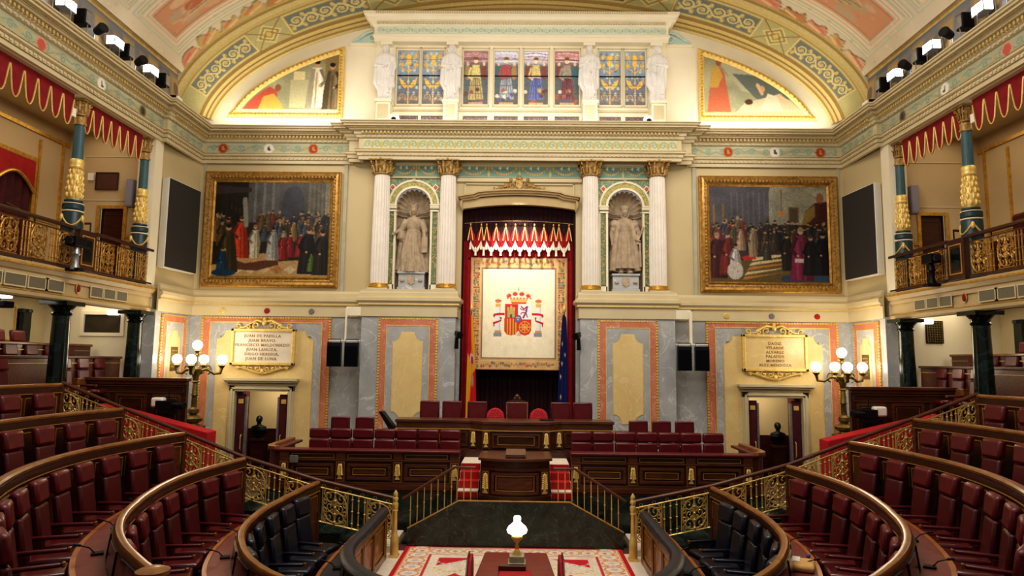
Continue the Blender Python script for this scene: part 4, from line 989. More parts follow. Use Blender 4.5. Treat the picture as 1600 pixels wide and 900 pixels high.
def painting(s, x0, x1, z0, z1, im, label, sd):
    r = thing('framed_painting', label, 'painting', ((x0+x1)/2, 22, z0-.3))
    W = .36
    # frame: profile swept round four sides
    pr = [(0, 0), (0, .05), (.05, .1), (.1, .06), (.14, .07), (.2, .16), (.28, .18), (.33, .12), (.36, .1), (.36, 0)]
    mb = MB(); cs = [(x0, z0), (x1, z0), (x1, z1), (x0, z1)]; dg = [(-1, -1), (1, -1), (1, 1), (-1, 1)]; n = len(pr)
    vs = [(c[0]+d[0]*o, 22-h, c[1]+d[1]*o) for c, d in zip(cs, dg) for o, h in pr]
    mb.add(vs, [(i*n+k, i*n+k+1, ((i+1) % 4)*n+k+1, ((i+1) % 4)*n+k) for i in range(4) for k in range(n-1)])
    f = mb.build('frame', 'framegold', r)
    oc = MB()
    for (a, b, fx) in ((x0-.16, x1+.16, 0), (z0-.16, z1+.16, 1)):
        k = int((b-a)/.115)
        for j in range(k):
            t = a+(j+.5)*(b-a)/k
            for e in ((z0-.17, z1+.17) if fx == 0 else (x0-.17, x1+.17)):
                c = (t, 21.86, e) if fx == 0 else (e, 21.86, t); oc.sphere(c, .05, .04, .05, 6, 4)
    oc.build('carved_leaves', 'golddark', f)
    MB().sphere((x0-.01, 21.9, z0), .001)
    im.blur(1); im.dabs(9000, 1, .16); im.blur(1); im.a *= .86
    paint_mesh('canvas', im, flatfn(x0, x1, z0, z1, 21.955), 'canvas', r)
    return r
def pcanvas(): return Img(310, 260, (46, 40, 36), 0, 0, 385, 324)
rg = random.Random(3)
im = pcanvas(); im.vgrad([(0, (84, 82, 84)), (90, (76, 74, 70)), (150, (48, 42, 36)), (230, (40, 32, 26)), (324, (60, 46, 34))])
im.rect(0, 0, 110, 150, (34, 28, 26)); im.rect(110, 0, 215, 140, (92, 92, 92)); im.poly([(0, 10), (120, 20), (120, 34), (0, 44)], (60, 50, 52))
for x in (130, 160, 190): im.rect(x, 0, x+9, 140, (120, 120, 118))
im.ell(262, 80, 38, 68, (58, 60, 70)); im.rect(224, 80, 300, 150, (58, 60, 70))
for x in (312, 326, 340, 354): im.rect(x, 0, x+11, 125, (112, 106, 92))
im.rect(368, 0, 385, 120, (136, 128, 106)); im.noise(.08, 16)
im.poly([(0, 285), (385, 262), (385, 324), (0, 324)], (188, 154, 100))
for k in range(9): im.poly([(20+k*44, 300), (42+k*44, 286), (64+k*44, 300), (42+k*44, 314)], rg.choice([(206, 180, 130), (176, 120, 70), (212, 190, 150)]))
figs(im, 46, 150, 380, 165, 205, 70, [(60, 50, 44), (80, 60, 44), (110, 84, 56), (74, 84, 96), (130, 60, 44), (50, 54, 60), (150, 120, 70)], rg)
figs(im, 10, 5, 60, 190, 235, 95, [(90, 70, 40), (110, 44, 34), (60, 70, 46), (130, 96, 60)], rg)
im.poly([(60, 262), (172, 244), (218, 262), (222, 284), (150, 304), (60, 300)], (96, 58, 38)); im.poly([(60, 262), (172, 244), (218, 262), (110, 280)], (190, 150, 100))
figs(im, 10, 190, 370, 250, 270, 92, [(206, 70, 40), (150, 168, 140), (190, 180, 160), (150, 40, 40), (110, 120, 84), (90, 110, 90)], rg)
person(im, 92, 262, 150, (206, 66, 36), rg); person(im, 140, 262, 118, (206, 196, 166), rg, False); person(im, 52, 310, 170, (70, 58, 30), rg); person(im, 34, 322, 100, (20, 64, 94), rg); im.ell(40, 312, 40, 12, (18, 56, 84)); person(im, 200, 262, 110, (170, 168, 160), rg)
person(im, 318, 314, 165, (36, 32, 36), rg); person(im, 330, 306, 66, (92, 118, 50), rg); person(im, 365, 318, 160, (44, 40, 36), rg)
im.line([(100, 60), (108, 150)], 8, (150, 148, 132)); im.noise(.1)
painting(-1, -10.24, -6.36, 6.68, 9.88, im, 'gold framed painting of a robed crowd in a dark church, hung on the left bay', 'left')
rg = random.Random(9)
im = pcanvas(); im.vgrad([(0, (104, 102, 104)), (100, (88, 84, 90)), (150, (64, 54, 50)), (324, (58, 44, 34))])
im.rect(195, 0, 385, 130, (156, 152, 132)); im.poly([(0, 0), (200, 0), (170, 140), (0, 140)], (78, 76, 84)); im.rect(10, 60, 18, 140, (130, 100, 56)); im.rect(40, 60, 48, 140, (120, 96, 56))
for x in range(70, 190, 18): im.rect(x, 20, x+5, 140, (96, 94, 102))
im.noise(.1, 14)
im.rect(258, 70, 292, 122, (110, 90, 50)); im.rect(263, 75, 287, 117, (80, 70, 56)); im.ell(236, 92, 13, 10, (190, 130, 80)); im.line([(236, 10), (236, 84)], 1.2, (110, 90, 60))
im.poly([(300, 130), (312, 85), (345, 55), (385, 50), (385, 180), (300, 180)], (74, 34, 28)); im.poly([(300, 130), (312, 85), (345, 60), (345, 100), (318, 130)], (140, 116, 56)); im.ell(362, 38, 12, 18, (150, 100, 70))
figs(im, 60, 110, 380, 190, 225, 74, [(36, 34, 38), (54, 48, 46), (70, 60, 54), (50, 60, 70), (90, 70, 56), (34, 38, 50)], rg)
figs(im, 14, 5, 130, 190, 220, 90, [(120, 100, 66), (150, 50, 44), (60, 66, 90), (180, 150, 120), (90, 80, 60)], rg)
im.poly([(0, 324), (0, 300), (110, 250), (270, 240), (385, 285), (385, 324)], (104, 88, 52))
for k in range(5): im.poly([(100+k*8, 318-k*16), (190+k*14, 300-k*16), (262-k*4, 286-k*14), (200+k*2, 296-k*16), (110+k*8, 306-k*16)], rg.choice([(206, 156, 90), (222, 200, 150), (190, 130, 66)]))
im.poly([(100, 240), (140, 230), (150, 246), (110, 252)], (190, 50, 40)); im.poly([(230, 305), (290, 290), (385, 300), (385, 322), (230, 322)], (52, 74, 96))
person(im, 22, 312, 160, (78, 34, 36), rg); person(im, 58, 300, 150, (120, 44, 38), rg); person(im, 82, 300, 108, (216, 206, 196), rg); im.ell(80, 286, 26, 30, (206, 196, 186))
person(im, 140, 240, 110, (150, 130, 100), rg, False); person(im, 185, 250, 70, (70, 70, 66), rg); person(im, 250, 285, 130, (40, 36, 36), rg, False); person(im, 296, 318, 185, (126, 44, 76), rg); im.rect(274, 244, 318, 258, (206, 190, 180)); person(im, 328, 300, 140, (26, 26, 34), rg); person(im, 366, 300, 150, (30, 28, 32), rg)
im.noise(.1)
painting(1, 6.36, 10.24, 6.66, 9.86, im, 'gold framed painting of an assembly before a stepped platform, hung on the right bay', 'right')
# lunette paintings
for s, sd in SIDES:
    rgl = random.Random(4)
    N = 26
    xo = [6.06+(10.02-6.06)*i/N for i in range(N+1)]
    def top(x, off): 
        q = max(0, 1-(x/(10.72-off))**2); return 11.5+(4.62-off)*sqrt(q)
    outer = [(x, max(12.16, top(x, .62))) for x in xo]
    inn = [(6.25+(9.78-6.25)*i/N) for i in range(N+1)]; inner = [(x, max(12.34, top(x, .86))) for x in inn]
    r = thing('lunette_painting', 'curved lunette painting of robed figures in a gold frame on the %s' % sd, 'painting', (s*7.8, 22, 12.14))
    mb = MB()
    def strip(A, B, y0, y1):
        for i in range(len(A)-1):
            c = [(s*A[i][0], y0, A[i][1]), (s*A[i+1][0], y0, A[i+1][1]), (s*B[i+1][0], y1, B[i+1][1]), (s*B[i][0], y1, B[i][1])]; mb.add(c, [(0, 1, 2, 3)])
    loopo = [(6.06, 12.14)]+outer+[(10.02, 12.14)]; loopi = [(6.25, 12.32)]+inner+[(9.78, 12.32)]
    # resample bottom edge
    bo = [(10.02+(6.06-10.02)*i/8, 12.14) for i in range(1, 9)]; bi = [(9.78+(6.25-9.78)*i/8, 12.32) for i in range(1, 9)]
    O = loopo+bo; I = loopi+bi
    mid = [((a[0]+b[0])/2, (a[1]+b[1])/2) for a, b in zip(O, I)]
    strip(O, O, 22, 21.93); strip(O, mid, 21.93, 21.86); strip(mid, I, 21.86, 21.94)
    f = mb.build('frame', 'goldpale', r)
    oc = MB()
    for a, b in zip(mid, mid[1:]):
        L = sqrt((a[0]-b[0])**2+(a[1]-b[1])**2); k = max(1, int(L/.11))
        for j in range(k): oc.sphere((s*(a[0]+(b[0]-a[0])*(j+.5)/k), 21.87, a[1]+(b[1]-a[1])*(j+.5)/k), .042, .03, .042, 6, 4)
    oc.build('carved_leaves', 'gold', f)
    im = Img(210, 150, (150, 146, 116), 6.25, -14.95, 9.78, -12.32)
    im.vgrad([(-15, (156, 140, 96)), (-13.6, (160, 158, 128)), (-12.32, (150, 150, 118))]); im.noise(.06, 8)
    if s < 0:
        im.rect(7.1, -13.5, 7.9, -12.5, (186, 180, 140)); im.rect(7.4, -13.8, 7.8, -13.5, (220, 206, 160)); im.rect(6.25, -14.9, 6.7, -12.4, (140, 120, 76))
        person(im, 7.0, -12.5, 1.75, (228, 216, 184), rgl); person(im, 6.45, -12.45, 1.7, (120, 104, 76), rgl)
        im.poly([(9.6, -12.36), (9.1, -12.9), (8.6, -13.25), (8.35, -13.1), (8.3, -12.36)], (196, 92, 72)); im.poly([(9.0, -12.4), (8.8, -12.9), (8.45, -13.0), (8.15, -12.6), (8.1, -12.4)], (206, 168, 84)); im.ell(8.32, -13.2, .1, .13, (150, 100, 70)); im.rect(6.25, -12.44, 9.8, -12.3, (206, 200, 160))
    else:
        im.poly([(6.25, -14.9), (7.4, -14.4), (9.7, -12.6), (7.5, -13.2)], (176, 172, 146)); im.poly([(7.2, -13.8), (8.4, -13.7), (9.2, -12.9), (8.0, -12.9)], (104, 112, 104))
        im.poly([(6.35, -12.45), (6.5, -13.9), (6.75, -14.1), (6.95, -13.8), (7.15, -12.45)], (188, 104, 74)); im.poly([(6.45, -13.3), (6.5, -13.95), (6.75, -14.1), (6.9, -13.7), (6.7, -13.3)], (196, 156, 78)); im.ell(6.75, -14.2, .1, .14, (150, 96, 66))
        im.poly([(7.3, -12.4), (7.6, -12.75), (8.3, -12.95), (8.8, -13.1), (9.3, -12.7), (9.6, -12.4)], (214, 186, 150)); im.ell(8.2, -13.25, .11, .13, (206, 160, 120)); im.line([(8.2, -13.1), (8.05, -13.4)], .06, (214, 176, 140)); im.ell(7.75, -12.8, .13, .1, (80, 56, 44)); im.poly([(8.1, -12.5), (8.4, -13.1), (8.7, -13.0), (8.9, -12.5)], (226, 206, 176)); im.rect(6.25, -12.42, 9.8, -12.3, (214, 190, 130))
    im.blur(1); im.dabs(1200, 1, .07); im.noise(.03)
    zt = lambda x: max(12.36, top(x, .84))
    def lf(u, v, s=s): x = 6.22+3.6*u; return (s*x, 21.945, 12.3+(zt(x)-12.3)*(1-v))
    # sample the flat picture through the curved cut
    w_, h_ = 210, 130; im2 = Img(w_, h_, (0, 0, 0))
    for i in range(w_):
        x = 6.22+3.6*i/(w_-1)
        for j in range(h_):
            z = 12.3+(zt(x)-12.3)*(1-j/(h_-1)); jj = int(np.clip((14.95-z)/2.63*150, 0, 149)); ii = int(np.clip((x-6.25)/3.53*210, 0, 209)); im2.a[j, i] = im.a[jj, ii]
    paint_mesh('canvas', im2, lf, 'canvas', r)

# ------------------------------------------------------------------ name plaques
NAMES = (['JUAN DE PADILLA', 'JUAN BRAVO.', 'FRANCISCO MALDONADO', 'JUAN LANUZA.', 'DIEGO HEREDIA.', 'JUAN DE LUNA.'], ['DAOIZ', 'VELARDE', 'ALVAREZ', 'PALAFOX', 'MORENO', 'RUIZ MENDOZA'])
for (s, sd), lines in zip(SIDES, NAMES):
    cx = s*8.34
    r = thing('name_plaque', ('white marble plaque lettered in gold, above the left doorway' if s < 0 else 'yellow marble plaque with engraved names, above the right doorway'), 'plaque', (cx, 21.93, 3.7))
    MB().box(cx-.97, cx+.97, 21.86, 21.93, 3.82, 4.86).build('slab', MT.setdefault('plaquewhite', mat_noise('plaque marble', C(222, 210, 190), C(234, 224, 206), 3, .35)) if s < 0 else 'yellowmarble', r)
    w, z0, z1 = 1.06, 3.74, 4.94
    fr = MB().box(cx-w, cx-w+.11, 21.8, 21.93, z0, z1).box(cx+w-.11, cx+w, 21.8, 21.93, z0, z1).box(cx-w, cx+w, 21.8, 21.93, z0, z0+.1).box(cx-w, cx+w, 21.8, 21.93, z1-.1, z1)
    fr.build('frame', 'goldpale', r, bevel=.02)
    mb = MB(); lo_ = MB(); F3 = lambda x, z: (x, 21.86, z)
    for q in (-1, 1):
        for (c, d, rr, ph, sg) in ((.26, z1+.1, .13, -pi/2, q), (.5, z1+.07, .09, pi/2, -q), (.86, z1+.08, .1, -pi/2, -q)): mb.tube([F3(cx+q*c+(x), z) for x, z in spiral_pts(0, d, rr, 1.2, ph, sg)], .028, 6)
        mb.tube([F3(cx+q*x, z) for x, z in ((.08, z1+.24), (.25, z1+.27), (.45, z1+.17), (.62, z1+.05), (.8, z1+.03))], [.03, .04, .035, .03, .025], 6)
        for (c, d, rr, ph, sg) in ((.16, z0-.1, .11, pi/2, q), (.38, z0-.1, .11, pi/2, -q), (.6, z0-.07, .08, pi/2, q), (.8, z0-.07, .06, pi/2, -q)): lo_.tube([F3(cx+q*c+x, z) for x, z in spiral_pts(0, d, rr, 1.2, ph, sg)], .025, 6)
        lo_.tube([F3(cx+q*x, z) for x, z in ((.06, z0-.26), (.3, z0-.2), (.6, z0-.1), (.9, z0-.05))], [.035, .035, .03, .02], 6)
    lo_.sphere(F3(cx, z0-.2), .07, .05, .1, 10, 8); lo_.build('lower_scroll', 'goldpale', r, 50)
    mb.build('upper_scroll', 'goldpale', r, 50); mb = MB()
    mb.sphere(F3(cx, z1+.2), .08, .05, .12, 10, 8); mb.sphere(F3(cx, z1+.32), .05, .04, .06, 8, 6)
    mb.build('carved_crest', 'goldpale', r, 50)
    for i, ln in enumerate(lines):
        tx = MB(); text_mesh(tx, ln, .132 if s < 0 else .125, cx-.03 if s < 0 else cx, 4.655-i*.148 if s < 0 else 4.6-i*.14, 21.855, .006)
        tx.build('inscription_line', 'golddark' if s < 0 else MT.setdefault('engrave', mat_noise('engraved letters', C(150, 110, 62), C(166, 126, 76), 8, .6)), r)
    # small plaque on the side wall
    o = MB().box(s*10.76, s*10.8, 20.72, 21.14, 3.55, 4.3).build('small_plaque', 'plaque', None, bevel=.01); tag(o, 'small dark brass plaque on the side wall at the %s corner' % sd, 'plaque')
    q = MB()
    for i in range(6): q.box(s*10.755, s*10.762, 20.78, 21.08, 3.66+i*.1, 3.7+i*.1)
    q.build('engraved_line', 'golddark', o)

# ------------------------------------------------------------------ hall screens, loudspeakers, dome cameras
for s, sd in SIDES:
    r = thing('wall_screen', 'large charcoal wall panel with white casing on the %s side wall' % sd, 'screen', (s*10.85, 20.9, 6.68))
    mb = MB(); A = [(s*11.03, 20.06), (s*10.775, 19.98), (s*10.655, 21.75), (s*10.9, 21.82)]
    mb.add([(x, y, z) for z in (6.7, 9.5) for x, y in A], [(0, 1, 2, 3), (7, 6, 5, 4), (0, 4, 5, 1), (1, 5, 6, 2), (2, 6, 7, 3), (3, 7, 4, 0)]); mb.build('casing', 'white', r, bevel=.01)
    mb = MB(); B = [(s*10.775, 20.0), (s*10.765, 20.0), (s*10.645, 21.73), (s*10.655, 21.73)]
    mb.add([(x, y, z) for z in (6.72, 9.48) for x, y in B], [(0, 1, 2, 3), (7, 6, 5, 4), (0, 4, 5, 1), (1, 5, 6, 2), (2, 6, 7, 3), (3, 7, 4, 0)]); mb.build('screen_face', 'screencloth', r)
    # bracket and two loudspeakers
    cx = s*5.51 
    b = thing('speaker_bracket', 'white wall bracket carrying two black loudspeakers on the %s' % sd, 'bracket', (cx, 21.95, 4.6))
    MB().box(cx-.02*s-.035, cx+.035, 21.3, 21.37, 4.55, 5.6).box(cx-.46*(s > 0), cx+.46*(s < 0), 21.36, 21.42, 5.37, 5.66).build('post', 'ivory', b)
    MB().tube([(cx, 21.36, 5.6), (cx-s*.1, 21.5, 5.62), (cx-s*.14, 21.9, 5.56)], .03).tube([(cx, 21.34, 5.45), (cx-s*.05, 21.7, 5.3)], .018).box(cx-.5, cx+.5, 21.25, 21.31, 4.55, 4.58).build('arm', 'white', b)
    for q in (-1, 1):
        x = cx+q*.275
        sp = thing('loudspeaker', 'black loudspeaker, %s of the pair on the %s wall bracket' % ('left' if q < 0 else 'right', sd), 'speaker', (x, 21.25, 3.74), 'black wall loudspeakers')
        MB().prism([(x-.22, 21.05), (x+.22, 21.05), (x+.17, 21.4), (x-.17, 21.4)], lambda u, v, d: (u, v, d), 3.74, 4.5).build('cabinet', 'black', sp, bevel=.01)
        MB().box(x-.2, x+.2, 21.03, 21.05, 3.77, 4.38).build('grille', 'blackcloth', sp)
        MB().tube([(x-.2, 21.1, 4.45), (x-.2, 21.1, 4.6), (x+.2, 21.1, 4.6), (x+.2, 21.1, 4.45)], .014).build('yoke', 'black', sp)
    x = (-4.1, 4.17)[s > 0]
    d = thing('dome_camera', 'white dome camera on the ledge below the %s attic windows' % sd, 'camera', (x, 21.1, 11.8))
    MB().lathe([(.16, .06), (.165, .16), (.13, .27), (.05, .31)], x, 21.05, 18, 11.66).build('housing', 'white', d, 40)
    MB().sphere((x, 20.98, 11.75), .1, .12, .09, 14, 10).build('dome', 'black', d, 40)
    x = s*1.93
    d = thing('spotlight', 'small black spotlight at the %s edge of the throne recess' % sd, 'spotlight', (x, 21.4, 4.8))
    MB().tube([(x, 21.25, 4.82), (x-s*.12, 21.0, 4.76)], [.09, .11], 12).build('lamp_body', 'black', d, 40)
    MB().tube([(s*2.0, 21.44, 4.9), (x, 21.36, 4.84), (x, 21.22, 4.86)], .03).tube([(x, 21.3, 4.82), (x+s*.02, 21.36, 4.35)], [.05, .07]).build('arm', 'black', d)
# ------------------------------------------------------------------ throne recess and canopy
mb = MB(); mb.box(-2.2, 2.2, 23.25, 23.3, 0, 9.4); mb.box(-2.2, -1.9, 22.46, 23.3, 0, 9.4); mb.box(1.9, 2.2, 22.46, 23.3, 0, 9.4); mb.box(-2.2, 2.2, 22.46, 23.3, 9.25, 9.4)
struct(mb.build('wall_back', 'maroon'), 'dark maroon lining of the throne recess', 'wall')
def curtain(x0, x1, z0, z1, y, amp, per, mb=None):
    mb = mb or MB(); n = max(8, int(abs(x1-x0)/per*8))
    mb.grid(lambda u, v: (x0+(x1-x0)*u, y+amp*sin(2*pi*(x0+(x1-x0)*u)/per)+amp*.4*sin(2*pi*(x0+(x1-x0)*u)/per*2.3+1), z0+(z1-z0)*v), n, 2); return mb
o = curtain(-1.88, 1.88, .9, 8.9, 23.1, .05, .2).build('back_curtain', 'maroon', None, 80); tag(o, 'dark maroon pleated curtain hanging at the back of the throne recess', 'curtain')
for s, sd in SIDES:
    o = curtain(s*1.88, s*1.58, .9, 8.0, 22.28, .045, .13).build('side_curtain', 'red', None, 80); tag(o, 'red velvet side curtain hanging %s of the tapestry' % sd, 'curtain', 'side curtains of the canopy')
    curtain(s*1.9, s*1.83, .9, 9.1, 22.12, .03, .1).build('dark_edge', 'maroon', o, 80)
r = thing('canopy_hood', 'tan arched stone hood with gilded crest above the red canopy', 'hood', (0, 21.9, 8.9))
def hood(z0, z1, w, y, mb, step=True):
    n = 24
    def zz(x): 
        q = x/1.95; base = .17*(1-q*q); return base+(.05 if abs(x) < 1.42 and step else 0)
    xs = [-w+2*w*i/n for i in range(n+1)]
    for a, b in zip(xs, xs[1:]):
        mb.add([(a, y, z0+zz(a)), (b, y, z0+zz(b)), (b, 22, z0+zz(b)), (a, 22, z0+zz(a)), (a, y, z1+zz(a)), (b, y, z1+zz(b)), (b, 22, z1+zz(b)), (a, 22, z1+zz(a))], [(0, 3, 2, 1), (4, 5, 6, 7), (0, 1, 5, 4), (1, 2, 6, 5), (2, 3, 7, 6), (3, 0, 4, 7)])
    return mb
hood(8.98, 9.27, 1.88, 21.8, MB(), False).build('fascia', 'hoodtan', r)
mb = MB(); hood(9.24, 9.3, 1.92, 21.7, mb); hood(9.3, 9.36, 1.97, 21.62, mb); hood(9.36, 9.41, 2.02, 21.54, mb); mb.build('cornice', 'hoodtan', r)
mb = MB()
for q in (-1, 1): mb.tube([(q*1.92, 21.75, 9.25), (q*1.93, 21.72, 9.1), (q*1.9, 21.78, 9.0), (q*1.88, 21.8, 8.92)], [.05, .055, .04, .02], 8)
mb.build('corbel', 'hoodtan', r, 50)
mb = MB()
for q in (-1, 1):
    for (c, d, rr, ph, sg) in ((.2, .16, .12, -pi/2, q), (.42, .12, .1, pi/2, -q), (.62, .08, .08, -pi/2, q), (.8, .05, .06, pi/2, -q)): mb.tube([(q*c+x, 21.62, 9.6+d-.04*c+z) for x, z in spiral_pts(0, 0, rr, 1.2, ph, sg)], .03, 6)
    mb.tube([(q*x, 21.62, 9.6+z) for x, z in ((.1, .3), (.3, .2), (.55, .1), (.85, .0))], [.03, .04, .035, .02], 6); mb.sphere((q*.28, 21.6, 9.93), .06, .05, .08, 8, 6)
    for k in range(4): mb.sphere((q*(.34+.12*k), 21.6, 9.72-.03*k), .05, .05, .04, 8, 6)
mb.prism([(-.1, 9.95), (.1, 9.95), (.12, 9.72), (0, 9.6), (-.12, 9.72)], fxz(0), 21.56, 21.66); mb.sphere((0, 21.6, 9.98), .12, .07, .07, 10, 6); mb.sphere((0, 21.6, 10.06), .05, .05, .06, 8, 6)
mb.build('gilded_crest', 'golddark', r, 50)
r = thing('canopy_valance', 'red velvet valance with white fringe swags and tassels over the tapestry', 'valance', (0, 22.2, 8.6))
mb = curtain(-1.86, 1.86, 7.9, 9.2, 22.36, .02, .16); mb.build('pelmet', 'maroon', r, 80)
mb = MB(); mb.tube([(-1.85+3.7*i/20, 22.2, 8.58+.1*(1-(2*i/20-1)**2)) for i in range(21)], .014, 6); mb.build('gold_braid', 'golddark', r)
pk = [-1.62, -1.26, -1.08, -.76, -.44, -.12, .2, .52, .84, 1.16, 1.34, 1.68]
mb = curtain(-1.72, 1.72, 7.42, 7.95, 22.3, .02, .12); mb.build('under_cloth', 'red', r, 80)
for i, (a, b) in enumerate(zip(pk, pk[1:])):
    c = (a+b)/2; w = (b-a)/2
    zt = 8.42+.06*(1-(c/1.7)**2); zm = 7.9
    mb = MB()      # red swag: two peaks and a hanging belly
    def sw(u, v):
        x = a+(b-a)*u; e = abs(2*u-1); top = zt-.48*(1-e**.55); bot = 7.86-.2*(1-e*e)+.1*e
        return (x, 22.12-.09*sin(pi*u)*(.4+.6*sin(pi*v))-.015*sin(9*v*pi)*(1-e), top+(bot-top)*v)
    mb.grid(sw, 14, 10); mb.build('swag', 'red', r, 80)
    mb = MB(); mb.grid(lambda u, v: (lambda p: (p[0], p[1]-.02, p[2]+.04-.15*v))(sw(u, 1)), 14, 2); mb.build('fringe', 'whitefringe', r, 80)
    MB().lathe([(.012, .3), (.035, .22), (.02, .18), (.03, .16), (.045, 0)], c, 22.02, 10, 7.46).build('tassel', 'whitefringe', r, 40)
for x in pk:
    zt = 8.45
    MB().tube([(x-.012, 22.08, zt), (x-.05, 22.04, 8.2), (x-.085, 22.02, 7.97)], [.012, .016, .018], 6).tube([(x+.012, 22.08, zt), (x+.05, 22.04, 8.2), (x+.085, 22.02, 7.97)], [.012, .016, .018], 6).build('peak_braid', 'goldpale', r, 60)
    MB().prism([(x-.02, zt+.05), (x+.02, zt+.05), (x+.1, 8.0), (x-.1, 8.0)], fxz(0), 22.09, 22.1).build('swag', 'red', r)
    MB().sphere((x, 22.06, zt+.06), .03, .03, .06, 8, 6).build('gold_finial', 'gold', r, 50)
    MB().lathe([(.012, .24), (.03, .18), (.018, .14), (.026, .12), (.038, 0)], x, 22.0, 10, 7.66).build('tassel', 'whitefringe', r, 40)

# tapestry
r = thing('tapestry', 'cream tapestry with a coat of arms and a patterned border, hung below the canopy', 'tapestry', (0, 22.25, 3.7))
im = Img(330, 390, (240, 228, 200), 737, 402, 887, 579)
im.rect(737, 402, 887, 579, (196, 128, 108)); im.rect(738.5, 403.5, 885.5, 577.5, (206, 172, 118)); im.noise(.05, 20)
rg = random.Random(2)
for k in range(46):
    for side in (0, 1):
        y = 408+k*3.8; x = 746.5 if side == 0 else 877.5
        if k % 6 == 5: im.rect(x-5, y-1, x+5, y+1.2, (150, 110, 80)); continue
        for q in (-1, 1): im.ell(x+q*rg.uniform(1.5, 4), y+rg.uniform(-1, 1), rg.uniform(1.0, 2.2), rg.uniform(1.2, 2.4), rg.choice([(120, 140, 100), (196, 96, 70), (150, 120, 70), (110, 120, 130), (210, 150, 90), (170, 90, 70)]))
        im.ell(x, y, 1.2, 1.6, rg.choice([(206, 120, 84), (140, 150, 110), (220, 190, 120)]))
for k in range(34):
    for y in (410.5, 571):
        x = 756+k*3.3
        im.ell(x, y+rg.uniform(-3, 3), rg.uniform(1.2, 2.4), rg.uniform(1.2, 2.6), rg.choice([(120, 140, 100), (196, 96, 70), (150, 120, 70), (110, 120, 130), (210, 150, 90)])); im.ell(x, y, 1, 1.2, (196, 120, 84))
for x in (740.5, 752.5, 871.5, 883.5): im.rect(x-.4, 406, x+.4, 576, (226, 190, 130))
for y in (405, 416, 565, 576): im.rect(740, y-.4, 884, y+.4, (226, 190, 130))
im.rect(754, 418, 870, 563, (206, 150, 110)); im.rect(755, 419, 869, 561.5, (120, 104, 92)); im.rect(756.5, 420.5, 867.5, 560, (238, 224, 192)); im.noise(.015, 30)
# arms (drawn in the tapestry's own ninth-scale grid)
S = lambda x, y: (760.5+x/9., 441+y/9.)
def P(pts, c): im.poly([S(*p) for p in pts], c)
def E(x, y, rx, ry, c): q = S(x, y); im.ell(q[0], q[1], rx/9., ry/9., c)
def Ln(pts, t, c): im.line([S(*p) for p in pts], t/9., c)
RED, GOLD, PURP = (206, 50, 44), (206, 164, 84), (150, 70, 110)
P([(275, 315), (455, 315), (455, 520), (275, 520)], RED); P([(455, 320), (640, 320), (640, 530), (455, 530)], (236, 224, 222))
P([(265, 520), (455, 520), (455, 700), (420, 745), (360, 760), (300, 745), (268, 700)], (196, 70, 40))
P([(455, 530), (640, 530), (638, 690), (610, 740), (550, 760), (490, 740), (457, 690)], (200, 64, 44))
for x in (310, 350, 390, 425): P([(x-8, 525), (x+8, 525), (x+8, 750), (x-8, 750)], (206, 164, 70))
P([(310, 400), (410, 400), (412, 505), (308, 505)], (176, 160, 90))
for x in (322, 360, 398): P([(x-16, 360), (x+16, 360), (x+16, 410), (x-16, 410)], (186, 168, 96))
P([(350, 335), (372, 335), (372, 370), (350, 370)], (196, 176, 106)); P([(345, 460), (375, 460), (375, 505), (345, 505)], (70, 84, 96))
Ln([(500, 350), (530, 380), (560, 370), (585, 350)], 9, PURP); Ln([(575, 370), (570, 420), (545, 470), (530, 505)], 13, PURP); Ln([(560, 400), (510, 395), (485, 375)], 7, PURP); Ln([(565, 430), (510, 435), (495, 455)], 7, PURP); Ln([(570, 450), (585, 500)], 7, PURP); E(575, 360, 20, 18, PURP)
for a in range(8):
    Ln([(550, 640), (550+78*cos(a*pi/4), 640+78*sin(a*pi/4))], 5, (220, 170, 80))
for r0 in (40, 75): Ln([(550+r0*cos(q*pi/16), 640+r0*sin(q*pi/16)*1.05) for q in range(33)], 4, (220, 170, 80))
P([(470, 690), (435, 770), (505, 770)], (190, 186, 170))
E(455, 525, 52, 58, (196, 46, 60)); E(455, 525, 40, 46, (96, 110, 160))
for x, y in ((442, 508), (468, 508), (455, 535)): E(x, y, 9, 9, (220, 200, 120))
P([(355, 290), (575, 290), (560, 312), (370, 312)], RED); P([(340, 240), (590, 240), (572, 292), (358, 292)], (222, 180, 96))
for x, y in ((325, 195), (412, 172), (505, 172), (600, 195)): E(x, y, 36, 28, (206, 66, 70))
for x in range(310, 640, 45): E(x, 232, 14, 12, (206, 110, 90))
Ln([(290, 200), (330, 150), (400, 135), (460, 140)], 6, (228, 200, 130)); Ln([(630, 200), (590, 150), (520, 135), (460, 140)], 6, (228, 200, 130)); E(460, 110, 14, 16, (150, 176, 150)); Ln([(460, 70), (460, 100)], 4, (150, 176, 150)); Ln([(448, 84), (472, 84)], 4, (150, 176, 150))
